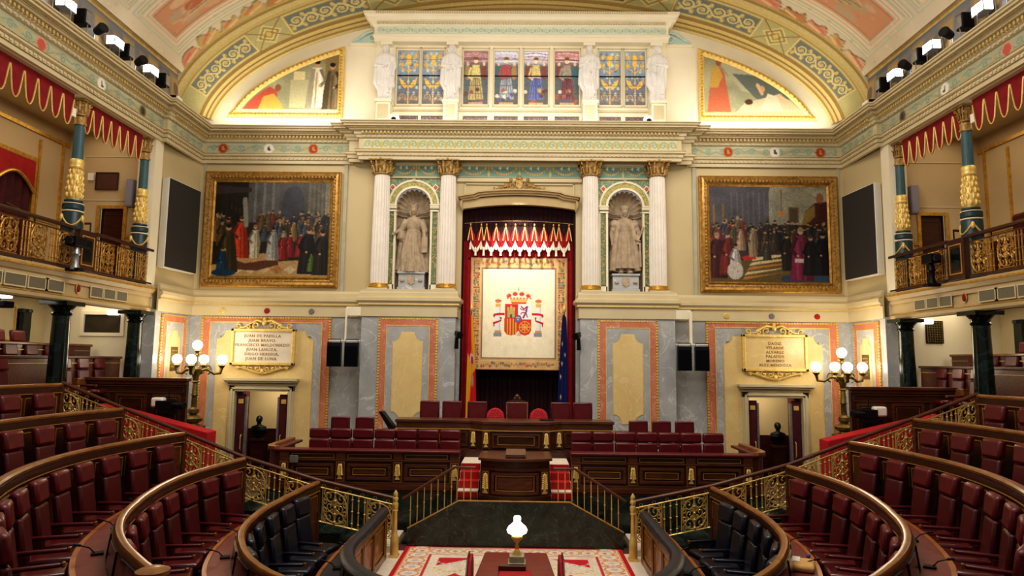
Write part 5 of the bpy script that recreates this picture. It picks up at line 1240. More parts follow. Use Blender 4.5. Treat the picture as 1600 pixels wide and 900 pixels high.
for cx_, q in ((180, 1), (738, -1)):
    P([(cx_-34, 360), (cx_+34, 360), (cx_+34, 690), (cx_-34, 690)], (222, 216, 216)); P([(cx_+14, 360), (cx_+34, 360), (cx_+34, 690), (cx_+14, 690)], (200, 192, 196))
    P([(cx_-46, 690), (cx_+40, 690), (cx_+44, 722), (cx_-44, 722)], (190, 150, 80)); P([(cx_-62, 722), (cx_+50, 722), (cx_+50, 778), (cx_-62, 778)], (140, 140, 156))
    P([(cx_-38, 310), (cx_+38, 310), (cx_+34, 358), (cx_-34, 358)], (206, 170, 96)); E(cx_, 275, 42, 28, (206, 130, 84)); Ln([(cx_, 235), (cx_, 262)], 5, (206, 150, 90)); Ln([(cx_-38, 268), (cx_+38, 268)], 7, (196, 84, 60))
    R_ = lambda x: cx_+q*x
    P([(R_(90), 440), (R_(20), 440), (R_(-60), 455), (R_(-72), 490), (R_(-50), 500), (R_(-30), 478), (R_(90), 472)], (196, 36, 36)); P([(R_(-72), 480), (R_(-48), 500), (R_(-36), 520), (R_(-60), 500)], (110, 24, 26))
    P([(R_(50), 505), (R_(40), 540), (R_(-70), 575), (R_(-62), 630), (R_(-50), 640), (R_(-48), 600), (R_(46), 560)], (186, 34, 34)); P([(R_(50), 500), (R_(24), 505), (R_(40), 545)], (120, 24, 26))
im.noise(.03)
paint_mesh('woven_cloth', im, lambda u, v: (-1.6+3.24*u, 22.22+.012*sin(11*u+2*v), 7.43-3.74*v), 'cloth', r)
MB().tube([(-1.68, 22.26, 7.42), (1.72, 22.26, 7.42)], .03).build('hanging_rod', 'darkbronze', r)

# flags
for s, sd in SIDES:
    x0 = -1.5 if s < 0 else 1.5
    lb = 'red and yellow draped flag on a pole left of the tapestry' if s < 0 else 'dark blue draped flag with gold stars on a pole right of the tapestry'
    r = thing('flag', lb, 'flag', (x0, 21.5, .95))
    MB().tube([(x0, 21.55, .95), (x0, 21.55, 5.6)], .022).lathe([(.2, 0), (.2, .05), (.06, .09), (.03, .2)], x0, 21.55, 16, 1.5).build('pole', 'woodlight', r, 40)
    MB().lathe([(.03, 0), (.06, .06), (.05, .14), (.01, .28)], x0, 21.55, 10, 5.56).build('finial', 'brass', r, 40)
    n = 60
    if s < 0:
        im = Img(n, 170, (222, 168, 30), 0, 0, 1, 3.6); 
        im.poly([(0, 0), (.45, 0), (.6, 1.6), (.0, 1.3)], (206, 36, 44)); im.poly([(.45, 0), (1, 0), (1, 1.2), (.62, 1.6)], (226, 176, 40)); im.poly([(.5, 1.9), (1, 1.6), (1, 3.6), (.55, 3.6), (.35, 2.7)], (206, 40, 46)); im.poly([(.0, 1.2), (.4, 1.4), (.2, 3.6), (0, 3.6)], (226, 172, 34))
        im.ell(.62, 1.35, .26, .2, (216, 190, 190)); im.ell(.62, 1.4, .16, .13, (190, 60, 66)); im.rect(.5, 1.1, .74, 1.2, (206, 160, 70)); im.ell(.6, 2.0, .14, .2, (180, 160, 120))
    else:
        im = Img(n, 170, (26, 34, 96), 0, 0, 1, 3.6)
        for x, y in ((.25, .9), (.3, 1.5), (.2, 1.9), (.28, 2.5), (.22, 3.0), (.7, 2.7), (.6, 3.2), (.65, 1.2)):
            im.poly([(x+.1*(1 if k % 2 == 0 else .42)*sin(k*pi/5), y-.1*(1 if k % 2 == 0 else .42)*cos(k*pi/5)) for k in range(10)], (224, 206, 150))
    def ff(u, v):
        w = .1+.28*v**.6; x = x0+(-w*.5+w*u)+(.06*s*(-1)*v); y = 21.5-.05*sin(u*6*pi+v)*(.4+v*.6)-.05*sin(u*pi); return (x, y, 5.5-3.75*v-.1*u)
    paint_mesh('cloth', im, ff, 'cloth', r)

# ------------------------------------------------------------------ podium, marble parapet and stairs
mb = MB(); mb.box(-6.0, 6.0, 16.0, 21.95, 0, .93); mb.box(-1.32, 1.32, 14.95, 16, 0, .93); t = struct(mb.build('floor', 'greenmarble'), 'dark green marble podium under the benches', 'podium')
pz = [(-2.3, 0), (2.36, 0), (2.36, .34), (1.2, .955), (-1.2, .955), (-2.3, .36)]
t = struct(MB().prism(pz, fxz(0), 14.84, 15.0).build('wall_podium', 'greenmarble', bevel=.012), 'dark green marble parapet with sloping ends before the podium', 'parapet')
MB().tube([(-2.3, 14.86, .37), (-1.2, 14.86, .965), (1.2, 14.86, .965), (2.36, 14.86, .35)], .018).build('brass_edge', 'inlay', t)
for s, sd in SIDES:
    mb = MB()
    for k in range(6): mb.box(s*(2.45-.235*k), s*(2.45-.235*(k+1)), 15.0, 16.0, 0, .16*(k+1)-.1)
    struct(mb.build('stair', 'greenmarble'), 'steps behind the %s end of the marble parapet' % sd, 'stairs')
    mb = MB(); cr = MB()
    for k in range(4):
        y0 = 15.3+.3*k; z = .94+.155*k
        mb.box(s*.82, s*1.28, y0, 17.2, z, z+.155); cr.box(s*.83, s*1.27, y0-.014, y0+(.31 if k in (1, 2) else .002), z, z+(.157 if k in (1, 2) else .153 if k == 3 else .13))
    t = struct(mb.build('stair', 'marblefloor'), 'red carpeted steps beside the rostrum on the %s' % sd, 'stairs'); cr.build('red_riser', 'redcarpet', t)
# upper dais
struct(MB().box(-3.2, 3.2, 17.2, 21.4, .9, 1.72).build('floor', 'wood'), 'raised wooden dais of the presiding table', 'dais')

def frame_rect(mb, fn, x0, x1, z0, z1, w, d0, d1):
    for a, b, c, d in ((x0, x1, z0, z0+w), (x0, x1, z1-w, z1), (x0, x0+w, z0+w, z1-w), (x1-w, x1, z0+w, z1-w)): mb.prism([(a, c), (b, c), (b, d), (a, d)], fn, d0, d1)
    return mb
def wheat(mb, fn, cx, z0, z1, r=.04):
    """gilded ear of wheat standing upright"""
    n = 7; h = z1-z0
    mb.tube([fn(cx, z0, .015), fn(cx, z1, .015)], r*.35, 6)
    for i in range(n):
        z = z0+h*(.14+.8*i/n); k = 1-.35*i/n
        for q in (-1, 1): mb.tube([fn(cx, z, .015), fn(cx+q*r*1.3*k, z+r*.9, .03), fn(cx+q*r*1.1*k, z+r*2.4, .015)], [r*.3, r*.75*k, r*.15], 6)
    mb.sphere(fn(cx, z1, .02), r*.7, r*.5, r*1.1, 6, 5)
    mb.prism([(cx-r*1.5, z0-.03), (cx+r*1.5, z0-.03), (cx+r*.5, z0+.06), (cx-r*.5, z0+.06)], fn, 0, .025)
    return mb
def front(parent, fn, x0, x1, z0, z1, n, piers, emblem=True):
    """panelled bench front: piers with gilded wheat, framed panels between"""
    fr = MB(); pn = MB(); ln = MB()
    fr.prism([(x0, z1-.2), (x1, z1-.2), (x1, z1-.16), (x0, z1-.16)], fn, 0, .05); fr.prism([(x0, z0), (x1, z0), (x1, z0+.14), (x0, z0+.14)], fn, 0, .06); fr.prism([(x0, z0+.14), (x1, z0+.14), (x1, z0+.19), (x0, z0+.19)], fn, 0, .035)
    ps = [x0+(x1-x0)*p for p in piers]; pw = .11
    for p in ps: fr.prism([(p-pw, z0+.14), (p+pw, z0+.14), (p+pw, z1), (p-pw, z1)], fn, 0, .045); frame_rect(ln, fn, p-pw*.9, p+pw*.9, z0+.2, z1-.22, .006, .045, .05)
    for a, b in zip(ps, ps[1:]):
        a += pw+.05; b -= pw+.05
        frame_rect(fr, fn, a, b, z0+.24, z1-.26, .07, 0, .04); frame_rect(ln, fn, a+.13, b-.13, z0+.35, z1-.37, .012, 0, .03)
        MB().prism([(a+.16, z0+.38), (b-.16, z0+.38), (b-.16, z1-.4), (a+.16, z1-.4)], fn, 0, .02).build('front_panel', 'woodmid', parent); frame_rect(ln, fn, a, b, z1-.14, z1-.04, .01, 0, .02)
    fr.build('front_frame', 'woodmid', parent, bevel=.006); ln.build('inlay_line', 'inlay', parent)
    if emblem:
        for p in ps: wheat(MB(), lambda u, v, d: fn(u, v, .045+d), p, z0+.29, z1-.3).build('wheat_emblem', 'goldpale', parent, 50)

# ---- benches either side of the rostrum
for s, sd in SIDES:
    x0, x1 = 1.34, 5.5
    r = thing('curved_bench', 'long dark mahogany bench with gilded wheat emblems %s of the rostrum' % sd, 'bench', (s*3.6, 16.3, .93))
    fn = lambda u, v, d, s=s: (s*u, 16.05-d, v)
    MB().box(s*x0, s*x1, 16.05, 16.35, .93, 1.8).build('carcass', 'wood', r)
    front(r, fn, x0, x1, .93, 1.8, 3, (.02, .34, .665, .985))
    # rounded outer end and return
    mb = MB(); pts = [(s*(5.5), 16.05)]+[(s*(5.5+.42*sin(a)), 16.47-.42*cos(a)) for a in [pi/2*i/8 for i in range(1, 9)]]+[(s*5.92, 17.9)]
    mb.sweep(pts, [(0, .93), (.0, 1.8), (s*.1, 1.8), (s*.1, .93)]); mb.build('return_panel', 'woodmid', r, 40)
    mb = MB(); mb.sweep([(s*1.3, 16.02)]+pts, [(s*.02-s*.08, 1.8), (s*.02-s*.08, 1.86), (s*.3, 1.86), (s*.3, 1.8)]); mb.build('leather_ledge', 'leather', r, 40, bevel=.015)
    mb = MB(); mb.sweep(pts[2:], [(-s*.06, 1.84), (-s*.06, 1.92), (s*.1, 1.92), (s*.1, 1.84)]); mb.build('end_rail', 'woodrim', r, 40, bevel=.012)
    MB().box(s*1.3, s*5.9, 15.99, 16.03, .9, .96).build('foot_mould', 'wood', r, bevel=.008)
    if s < 0: MB().box(s*5.1, s*5.3, 15.96, 16.0, 1.55, 1.72).build('service_box', 'steel', r, bevel=.01)

# ---- office chairs of the front
def front_chair(lbl, loc, grp):
    r = thing('leather_chair', lbl, 'chair', loc, grp)
    T = Matrix.Translation(loc)
    def bd(mb, nm, mat, **k): return mb.xform(T).build(nm, mat, r, **k)
    mb = MB().box(-.265, .265, .18, .3, 1.03, 1.28); bd(mb, 'headrest', 'leather', bevel=.045, smooth=50)
    mb = MB().box(-.258, .258, .165, .29, .5, 1.02); bd(mb, 'backrest', 'leather', bevel=.04, smooth=50)
    bd(MB().box(-.26, .26, -.3, .2, .4, .52), 'seat', 'leather', bevel=.04, smooth=50)
    for q in (-1, 1): bd(MB().box(q*.275-.02, q*.275+.02, -.2, .22, .62, .68).box(q*.275-.02, q*.275+.02, .0, .06, .3, .62), 'armrest', 'leather', bevel=.01)
    bd(MB().lathe([(.05, .1), (.05, .4)], 0, 0, 10).box(-.24, .24, -.04, .04, 0, .08).box(-.04, .04, -.24, .24, 0, .08), 'base', 'darkbronze')
    return r
fc = None
for s, sd in SIDES:
    for i in range(7):
        x = s*(1.66+.553*i)
        lb = 'burgundy leather chair, %s from the rostrum behind the bench on the %s' % (ordn(i), sd)
        p = (x, 17.0, .95)
        fc = fc or None
        if fc is None: fc = front_chair(lb, p, 'chairs behind the two front benches')
        else: dup(fc, p, 0, lb)
# chairs behind, with plain square backs
def square_chair(lbl, loc, grp, w=.27, h=1.12, mat='leather'):
    r = thing('leather_chair', lbl, 'chair', loc, grp); T = Matrix.Translation(loc)
    def bd(mb, nm, m, **k): return mb.xform(T).build(nm, m, r, **k)
    bd(MB().box(-w, w, .2, .29, .5, h), 'backrest', mat, bevel=.03, smooth=50)
    frame_rect(mb := MB(), lambda u, v, d: (u, .2-d, v), -w+.03, w-.03, .55, h-.03, .012, 0, .008); bd(mb, 'piping', 'maroon')
    bd(MB().box(-w, w, -.25, .22, .4, .5), 'seat', mat, bevel=.03, smooth=50)
    for a in (-1, 1):
        for b in (-.2, .22): bd(MB().box(a*(w-.03)-.02, a*(w-.03)+.02, b-.02, b+.02, 0, .42), 'leg', 'wood')
    return r
sq = square_chair('square backed burgundy chair, outer one of two behind the left bench', (-5.0, 19.0, 1.23), 'square backed chairs behind the benches')
dup(sq, (-4.3, 19.0, 1.23), 0, 'square backed burgundy chair, inner one of two behind the left bench')
struct(MB().box(-6, -3.25, 18.4, 21.9, .93, 1.22).box(3.25, 6, 18.4, 21.9, .93, 1.22).build('floor', 'wood'), 'low step behind the two front benches', 'step')
for i, x in enumerate((3.45, 4.1, 4.75)): dup(sq, (x, 19.0, 1.22), 0, 'square backed burgundy chair, %s of three behind the right bench' % ('innermost', 'middle one', 'outermost')[i])

# ---- rostrum
r = thing('rostrum', 'bow fronted mahogany rostrum with a book rest in front of the presiding table', 'rostrum', (0, 15.4, .95))
def bow(x): return 15.12-.22*(1-(x/.78)**2)
def prism_bow(z0, z1, w, off=0, back=16.2, mb=None):
    mb = mb or MB(); n = 20; pts = [(-w+2*w*i/n, bow((-w+2*w*i/n)*.78/w)-off) for i in range(n+1)]+[(w, back), (-w, back)]
    return mb.prism([(x+.01, y) for x, y in pts], lambda u, v, d: (u, v, d), z0, z1)
fnb = lambda u, v, d: (u+.01, bow(u)-d, v)
prism_bow(.95, 1.8, .76).build('carcass', 'wood', r); prism_bow(.93, 1.06, .8, .05).build('plinth', 'wood', r, bevel=.01)
prism_bow(1.8, 1.86, .82, .05).build('top', 'woodmid', r, bevel=.015)
def bowframe(mb, x0, x1, z0, z1, w, d):
    n = 14; xs = [x0+(x1-x0)*i/n for i in range(n+1)]
    for a, b in zip(xs, xs[1:]):
        for z in ((z0, z0+w), (z1-w, z1)): mb.prism([(a, z[0]), (b, z[0]), (b, z[1]), (a, z[1])], fnb, -.01, d)
    for a in (x0, x1-w): mb.prism([(a, z0), (a+w, z0), (a+w, z1), (a, z1)], fnb, -.01, d)
mb = MB(); bowframe(mb, -.52, .52, 1.1, 1.56, .06, .03); bowframe(mb, -.76, .76, 1.6, 1.64, .03, .04)
for q in (-1, 1): mb.prism([(q*.65-.09, 1.06), (q*.65+.09, 1.06), (q*.65+.09, 1.6), (q*.65-.09, 1.6)], fnb, -.01, .035)
mb.build('front_frame', 'woodmid', r)
mb = MB(); bowframe(mb, -.42, .42, 1.17, 1.49, .012, .02)
for q in (-1, 1): bowframe(mb, q*.65-.065, q*.65+.065, 1.1, 1.57, .01, .042)
mb.build('inlay_line', 'inlay', r)
mb = MB(); n = 10
for i in range(n): a, b = -.38+.76*i/n, -.38+.76*(i+1)/n; mb.prism([(a, 1.21), (b, 1.21), (b, 1.45), (a, 1.45)], fnb, -.01, .018)
mb.build('front_panel', 'woodmid', r)
for q in (-1, 1): wheat(MB(), lambda u, v, d: fnb(u, v, .04+d), q*.65, 1.14, 1.5).build('wheat_emblem', 'goldpale', r, 50)
MB().box(-.2, .24, 15.0, 15.35, 1.87, 1.9).prism([(15.02, 1.9), (15.4, 1.9), (15.4, 2.02), (15.02, 1.93)], lambda u, v, d: (d, u, v), -.2, .24).build('book_rest', 'woodmid', r, bevel=.008)
MB().box(-.05, .09, 14.87, 14.89, 1.68, 1.78).build('brass_cross', 'golddark', r) if False else None
# ---- presiding table
r = thing('presiding_table', 'wide mahogany presiding table with bowed centre and gilded emblems', 'table', (0, 17.6, 1.72))
def tab(z0, z1, o=0):
    pts = [(-3.1-o, 17.75-o), (-1.18, 17.75-o), (-1.0, 17.55-o)]+[(-.85+1.7*i/10, 17.42-.06*(1-(2*i/10-1)**2)-o) for i in range(11)]+[(1.0, 17.55-o), (1.18, 17.75-o), (2.5+o, 17.75-o), (2.5+o, 18.35), (-3.1-o, 18.35)]
    return MB().prism(pts, lambda u, v, d: (u, v, d), z0, z1)
tab(1.72, 2.36).build('carcass', 'wood', r); tab(2.36, 2.44, .06).build('top', 'woodmid', r, bevel=.012); tab(2.22, 2.36, .03).build('cornice_rail', 'woodmid', r, bevel=.02); tab(2.19, 2.22, .035).build('inlay_line', 'inlay', r)
mb = MB(); frame_rect(mb, lambda u, v, d: (u, 17.37-d, v), -.6, .62, 1.78, 2.14, .05, 0, .04); 
for a, b in ((-3.05, -1.25), (1.25, 2.45)): frame_rect(mb, lambda u, v, d: (u, 17.75-d, v), a, b, 1.76, 2.16, .06, 0, .03)
mb.build('front_frame', 'woodmid', r); mb = MB(); frame_rect(mb, lambda u, v, d: (u, 17.37-d, v), -.46, .48, 1.85, 2.07, .012, 0, .03)
for a, b in ((-3.0, -2.2), (-2.1, -1.35), (1.35, 2.4)): frame_rect(mb, lambda u, v, d: (u, 17.75-d, v), a+.1, b-.1, 1.84, 2.08, .012, 0, .035)
mb.build('inlay_line', 'inlay', r)
for x, y in ((-1.1, 17.6), (-.76, 17.38), (.78, 17.38), (1.12, 17.6)):
    MB().box(x-.1, x+.1, y-.02, y+.1, 1.74, 2.18).build('pier', 'woodmid', r, bevel=.006)
    wheat(MB(), lambda u, v, d, y=y: (u, y-.02-d, v), x, 1.82, 2.12, .036).build('wheat_emblem', 'goldpale', r, 50)
# clerks' cabinet fronts flanking
for i, x in enumerate((-2.4, -1.78, -1.08, 1.22, 1.83)):
    o = dup(sq, (x, 18.5, 1.74), 0, 'square backed burgundy chair at the presiding table, %s' % ('leftmost', 'second from its left end', 'beside the left round backed chair', 'just right of the right round backed chair', 'rightmost')[i], 'chairs at the presiding table')
o = thing('president_chair', 'tall backed burgundy chair with carved crest at the centre of the presiding table', 'chair', (.02, 18.55, 1.74))
MB().box(-.29, .33, 18.72, 18.82, 2.2, 2.86).build('backrest', 'leather', o, bevel=.03, smooth=50); MB().box(-.3, .34, 18.3, 18.74, 2.1, 2.2).build('seat', 'leather', o, bevel=.03)
frame_rect(mb := MB(), lambda u, v, d: (u, 18.72-d, v), -.27, .31, 2.25, 2.84, .014, 0, .008); mb.build('piping', 'golddark', o)
MB().prism([(-.26, 2.86), (.3, 2.86), (.1, 2.92), (-.06, 2.92)], fxz(0), 18.73, 18.81).sphere((.02, 18.77, 2.98), .07, .04, .09, 10, 8).sphere((-.04, 18.77, 2.94), .05, .04, .05).sphere((.08, 18.77, 2.94), .05, .04, .05).build('carved_crest', 'wood', o, 50)
for a in (-.26, .3):
    for b in (18.34, 18.7): MB().box(a-.02, a+.02, b-.02, b+.02, 1.74, 2.1).build('leg', 'wood', o)
for i, x in enumerate((-.58, .62)):
    o = thing('round_backed_chair', 'small chair with a round red buttoned back, %s of the tall central chair' % ('left', 'right')[i], 'chair', (x, 18.6, 1.74), 'round backed red chairs')
    q = MB().lathe([(.24, 0), (.255, .03), (.24, .07), (.0, .08)], n=28); q.xform(Matrix.Translation((x, 18.78, 2.43)) @ Matrix.Rotation(pi/2, 4, 'X')); q.build('backrest', MT.setdefault('crimson', mat_noise('crimson button cloth', C(186, 34, 42), C(206, 48, 54), 8, .6)), o, 50)
    b = MB()
    for a in range(7):
        for c in range(7):
            u, v = (a-3)*.07+.035*(c % 2), (c-3)*.062
            if u*u+v*v < .042: b.sphere((x+u, 18.7, 2.43+v), .012, n=6, m=4)
    b.build('button', 'maroon', o)
    MB().lathe([(.22, 0), (.24, .04), (.22, .09)], x, 18.5, 20, 2.1).build('seat', 'red', o, 40); 
    for a in (-.16, .16):
        for c in (18.34, 18.66): MB().box(x+a-.018, x+a+.018, c-.018, c+.018, 1.74, 2.12).build('leg', 'wood', o)
    MB().box(x-.03, x+.03, 18.72, 18.76, 2.1, 2.3).build('upright', 'wood', o)
# black folding chair and flat black folder
o = thing('mesh_chair', 'slim black chair at the left end of the presiding table', 'chair', (-3.35, 17.9, 1.72))
MB().prism([(-3.3, 2.12), (-3.62, 2.62), (-3.52, 2.62), (-3.18, 2.2)], fxz(0), 17.75, 18.1).build('backrest', 'black', o, bevel=.008); MB().box(-3.66, -3.16, 17.7, 18.15, 2.05, 2.1).build('seat', 'black', o, bevel=.01)
for a in (-3.62, -3.2):
    for c in (17.74, 18.1): MB().tube([(a, c, 2.06), (a, c, 1.2)], .014).build('leg', 'black', o)
struct(MB().box(-3.9, -3.1, 17.4, 18.4, .93, 1.21).build('floor', 'wood'), 'low step beside the dais on the left', 'step')
o = MB().box(.62, 1.0, 17.75, 18.0, 2.44, 2.47).build('folder', 'black', None, bevel=.006); tag(o, 'flat black folder lying on the presiding table top', 'folder')
o = thing('keyboard', 'brown book open on the rostrum book rest', 'book', (0, 15.2, 2.0))
bpy.data.objects.remove(o)
# podium stair rails
for s, sd in SIDES:
    r = thing('stair_rail', 'brass stair rail with mahogany handrail on the %s end of the marble parapet' % sd, 'railing', (s*1.8, 14.92, .9))
    a, b, c = (s*.85, 14.92, 1.66), (s*1.32, 14.92, 1.66), (s*2.42, 14.92, .98)
    MB().tube([a, b, c], .032, 8).build('handrail', 'woodmid', r, 50)
    n = 7
    for i in range(n):
        t_ = (i+.35)/n; x = 1.32+(2.35-1.32)*t_; zt = 1.64+(1.02-1.64)*t_; zb = .965+(.36-.965)*max(0, (x-1.2)/1.12)
        MB().tube([(s*x, 14.92, zb), (s*x, 14.92, zt)], .012, 6).sphere((s*x, 14.92, (zb+zt)/2), .022, n=6, m=4).build('baluster', 'brass', r)
    for x in (.95, 1.1, 1.25): MB().tube([(s*x, 14.92, .96), (s*x, 14.92, 1.64)], .012, 6).build('baluster', 'brass', r)
# ------------------------------------------------------------------ hemicycle
RAD = [2.93, 4.5, 6.0, 7.35, 8.65, 9.95]
RIM = [1.0, 1.45, 1.91, 2.41, 2.9, 3.4]
FLR = [0.02, .41, .91, 1.4, 1.9]           # level of seat rows 1..5
YE = 14.25
def endang(R):
    if R < 3.4: return 55.0-12*(R-2.93)
    a = 60.0
    for _ in range(40): a = math.degrees(acos(min(.99, (YE-12)/hs(R, a))))
    return a
AEND = [148, 150, 146, 136, 125, 112]
rows_w = ('first', 'second', 'third', 'fourth', 'fifth')
# stepped tiers
for s, sd in SIDES:
    for k in range(5):
        a0 = endang(RAD[k+1])
        q = MB().arc([(RAD[k]+.3, -.1), (RAD[k+1]+.1, -.1), (RAD[k+1]+.1, FLR[k]), (RAD[k]+.3, FLR[k])], endang(RAD[k]+.3)+.2, 170 if k > 1 else 165, s, 40)
        struct(q.build('floor', 'tier', None, 60), 'carpeted tier under the %s curved row on the %s' % (rows_w[k], sd), 'tier')
    q = MB().arc([(RAD[5], -.1), (13.6, -.1), (13.6, 2.4), (RAD[5], 2.4)], endang(RAD[5]), 150, s, 20)
    struct(q.build('floor', 'tier', None, 60), 'highest carpeted tier under the %s gallery' % sd, 'tier')
def desk(k, s, sd):
    R, z = RAD[k], RIM[k]; a0, a1 = endang(R), AEND[k]+(8 if k == 2 and s > 0 else 0)
    zin = FLR[k-1] if k else 0; zo = FLR[k] if k < 5 else 2.4
    names = ('front bench', 'first', 'second', 'third', 'fourth', 'fifth')
    if k == 0: lb = 'curved front desk with black padded rim facing the carpet on the %s' % sd
    else: lb = 'long curved desk with golden wooden rim behind the %s row of seats on the %s' % (rows_w[k-1], sd)
    r = thing('curved_desk', lb, 'desk', (s*R, 12, zin), 'curved desks of the hemicycle')
    rim = [(R-.06, z-.065), (R-.068, z-.03), (R-.05, z), (R-.015, z+.01), (R+.028, z+.003), (R+.05, z-.025), (R+.05, z-.065)]
    if k == 0: rim = [(R-.12, z-.09), (R-.13, z-.03), (R-.09, z+.02), (R, z+.035), (R+.08, z+.015), (R+.12, z-.03), (R+.1, z-.09)]
    MB().arc(rim, a0, a1, s, 64).build('padded_rim' if k == 0 else 'rim', 'deskblack' if k == 0 else 'woodrim', r, 40)
    MB().arc([(R-.04, zin), (R+.03, zin), (R+.03, z-.07), (R-.04, z-.07)], a0, a1, s, 64).build('inner_panel', 'woodlight' if k == 0 else 'woodmid', r, 40)
    # brass lines and raised frames on the inner face
    ln = MB(); fr = MB()
    ln.arc([(R-.075, z-.2), (R-.04, z-.2), (R-.04, z-.185), (R-.075, z-.185)], a0, a1, s, 64)
    fr.arc([(R-.07, z-.19), (R-.04, z-.19), (R-.04, z-.09), (R-.07, z-.09)], a0, a1, s, 64)
    pitch = math.degrees(.78/(R-.4)) if k else math.degrees(.95/R)
    a = a0+.6
    while a+pitch < a1+2:
        b = min(a+pitch*.92, a1); zt = z-.27; zb = (z-.62) if k else .16; w = math.degrees(.012/R)
        if k:
            for p, q in ((a, a+w), (b-w, b)): ln.arc([(R-.052, zb), (R-.04, zb), (R-.04, zt), (R-.052, zt)], p, q, s, 1)
            ln.arc([(R-.052, zt-.014), (R-.04, zt-.014), (R-.04, zt), (R-.052, zt)], a, b, s, 8)
        else:
            for p, q in ((a, a+5*w), (b-5*w, b)): fr.arc([(R-.07, .05), (R-.04, .05), (R-.04, z-.2), (R-.07, z-.2)], p, q, s, 1)
            for p, q in ((a+8*w, a+9*w), (b-9*w, b-8*w)): ln.arc([(R-.052, .2), (R-.04, .2), (R-.04, z-.3), (R-.052, z-.3)], p, q, s, 1)
            for zz in (.2, z-.31): ln.arc([(R-.052, zz), (R-.04, zz), (R-.04, zz+.012), (R-.052, zz+.012)], a+8*w, b-8*w, s, 8)
            fr.arc([(R-.07, .02), (R-.04, .02), (R-.04, .14), (R-.07, .14)], a, b, s, 8)
        a += pitch
    fr.build('moulding', 'wood' if k else 'woodlight', r, 40); ln.build('inlay_line', 'inlay', r)
    if k == 0:      # carved gilt band below the rim
        cb = MB(); n = 40
        for i in range(n):
            aa = radians(a0+(a1-a0)*(i+.5)/n); Rq = hs(R-.055, math.degrees(aa)); p = (s*Rq*sin(aa), 12+Rq*cos(aa), z-.145); cb.sphere(p, .03, .03, .025, 6, 4)
        cb.build('carved_band', 'golddark', r)
    # end post
    aa = radians(a0); Rq = hs(R, a0); c = Vector((s*Rq*sin(aa), 12+Rq*cos(aa)))
    MB().box(c.x-.06, c.x+.06, c.y-.06, c.y+.06, zin, z-.02).build('end_post', 'woodlight' if k == 0 else 'woodmid', r, bevel=.008)
    if k == 2 and s < 0:
        aa = radians(a1); Rq = hs(R, a1); c = (s*Rq*sin(aa), 12+Rq*cos(aa)); MB().lathe([(.14, 0), (.16, .02), (.16, .06), (.1, .085)], c[0], c[1], 20, z-.07).lathe([(.1, 0), (.1, .9)], c[0], c[1], 16, z-.97).build('end_cap', 'woodrim', r, 40)
    if k == 5: return r
    # outward side: sloping screens, desktop, front
    zd = z-.39; Rd = R+.46
    MB().arc([(R+.03, zd), (R+.1, zd), (R+.06, z-.07), (R+.03, z-.07)], a0+.2, a1, s, 64).build('back_board', 'wood', r, 40)
    n = int((a1-a0)/pitch)
    for i in range(n):
        a = a0+1.2+i*(a1-a0-1)/n; b = a+pitch*.7
        MB().arc([(R+.1, zd+.02), (R+.112, zd+.02), (R+.078, z-.085), (R+.062, z-.085)], a, b, s, 5).build('screen', 'screen', r)
    MB().arc([(R+.08, zd-.03), (Rd, zd-.03), (Rd, zd), (R+.08, zd)], a0+.3, a1, s, 64).build('desktop', 'deskblack' if k == 0 else 'deskred', r, 40)
    MB().arc([(Rd-.04, zd-.05), (Rd+.02, zd-.05), (Rd+.03, zd-.02), (Rd+.02, zd+.01), (Rd-.04, zd+.01)], a0+.3, a1, s, 64).build('desk_edge', 'deskedge', r, 40)
    MB().arc([(R+.3, zo), (R+.33, zo), (R+.33, zd-.03), (R+.3, zd-.03)], a0+.5, a1, s, 48).build('outer_panel', 'wood', r, 40)
    return r
for s, sd in SIDES:
    for k in range(6): desk(k, s, sd)
# armchairs
def armchair(blue):
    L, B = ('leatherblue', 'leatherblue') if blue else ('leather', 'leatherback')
    r = thing('bench_seat', 'x', 'seat', (0, 0, 0))
    T = Matrix.Rotation(0, 4, 'X')
    def back(z0, z1, y, t, w): 
        m = MB(); lean = .16
        yy = lambda z: y-(z-.45)*lean
        m.add([(x, yy(z)+d, z) for z in (z0, z1) for x, d in ((-w, 0), (w, 0), (w, t), (-w, t))], [(0, 3, 2, 1), (4, 5, 6, 7), (0, 1, 5, 4), (1, 2, 6, 5), (2, 3, 7, 6), (3, 0, 4, 7)]); return m
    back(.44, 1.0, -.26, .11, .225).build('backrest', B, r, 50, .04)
    back(1.01, 1.33, -.265, .135, .235).build('headrest', L, r, 50, .05)
    MB().box(-.27, .27, -.24, .38, .35, .48).build('seat', 'leatherblue' if blue else 'leatherseat', r, 50, .05)
    MB().box(-.27, .27, -.3, .1, 0, .34).build('base', 'wood', r)
    for q in (1,):
        a = MB().box(q*.31-.03, q*.31+.03, -.3, .3, .56, .615).box(q*.31-.022, q*.31+.022, -.3, -.1, .2, .56).build('armrest', L, r, 50, .02)
        MB().box(q*.31-.034, q*.31+.034, .3, .34, .556, .62).build('arm_tip', 'woodrim', a, bevel=.01)
    return r
PROTO = {True: armchair(True), False: armchair(False)}; used = {True: False, False: False}
SEATS = [(4.12, 75.5, 9.7, 7), (5.62, 75.3, 7.5, 9), (6.94, 77.7, 6.35, 10), (8.16, 79.3, 5.3, 8), (9.45, 80.6, 4.7, 6)]
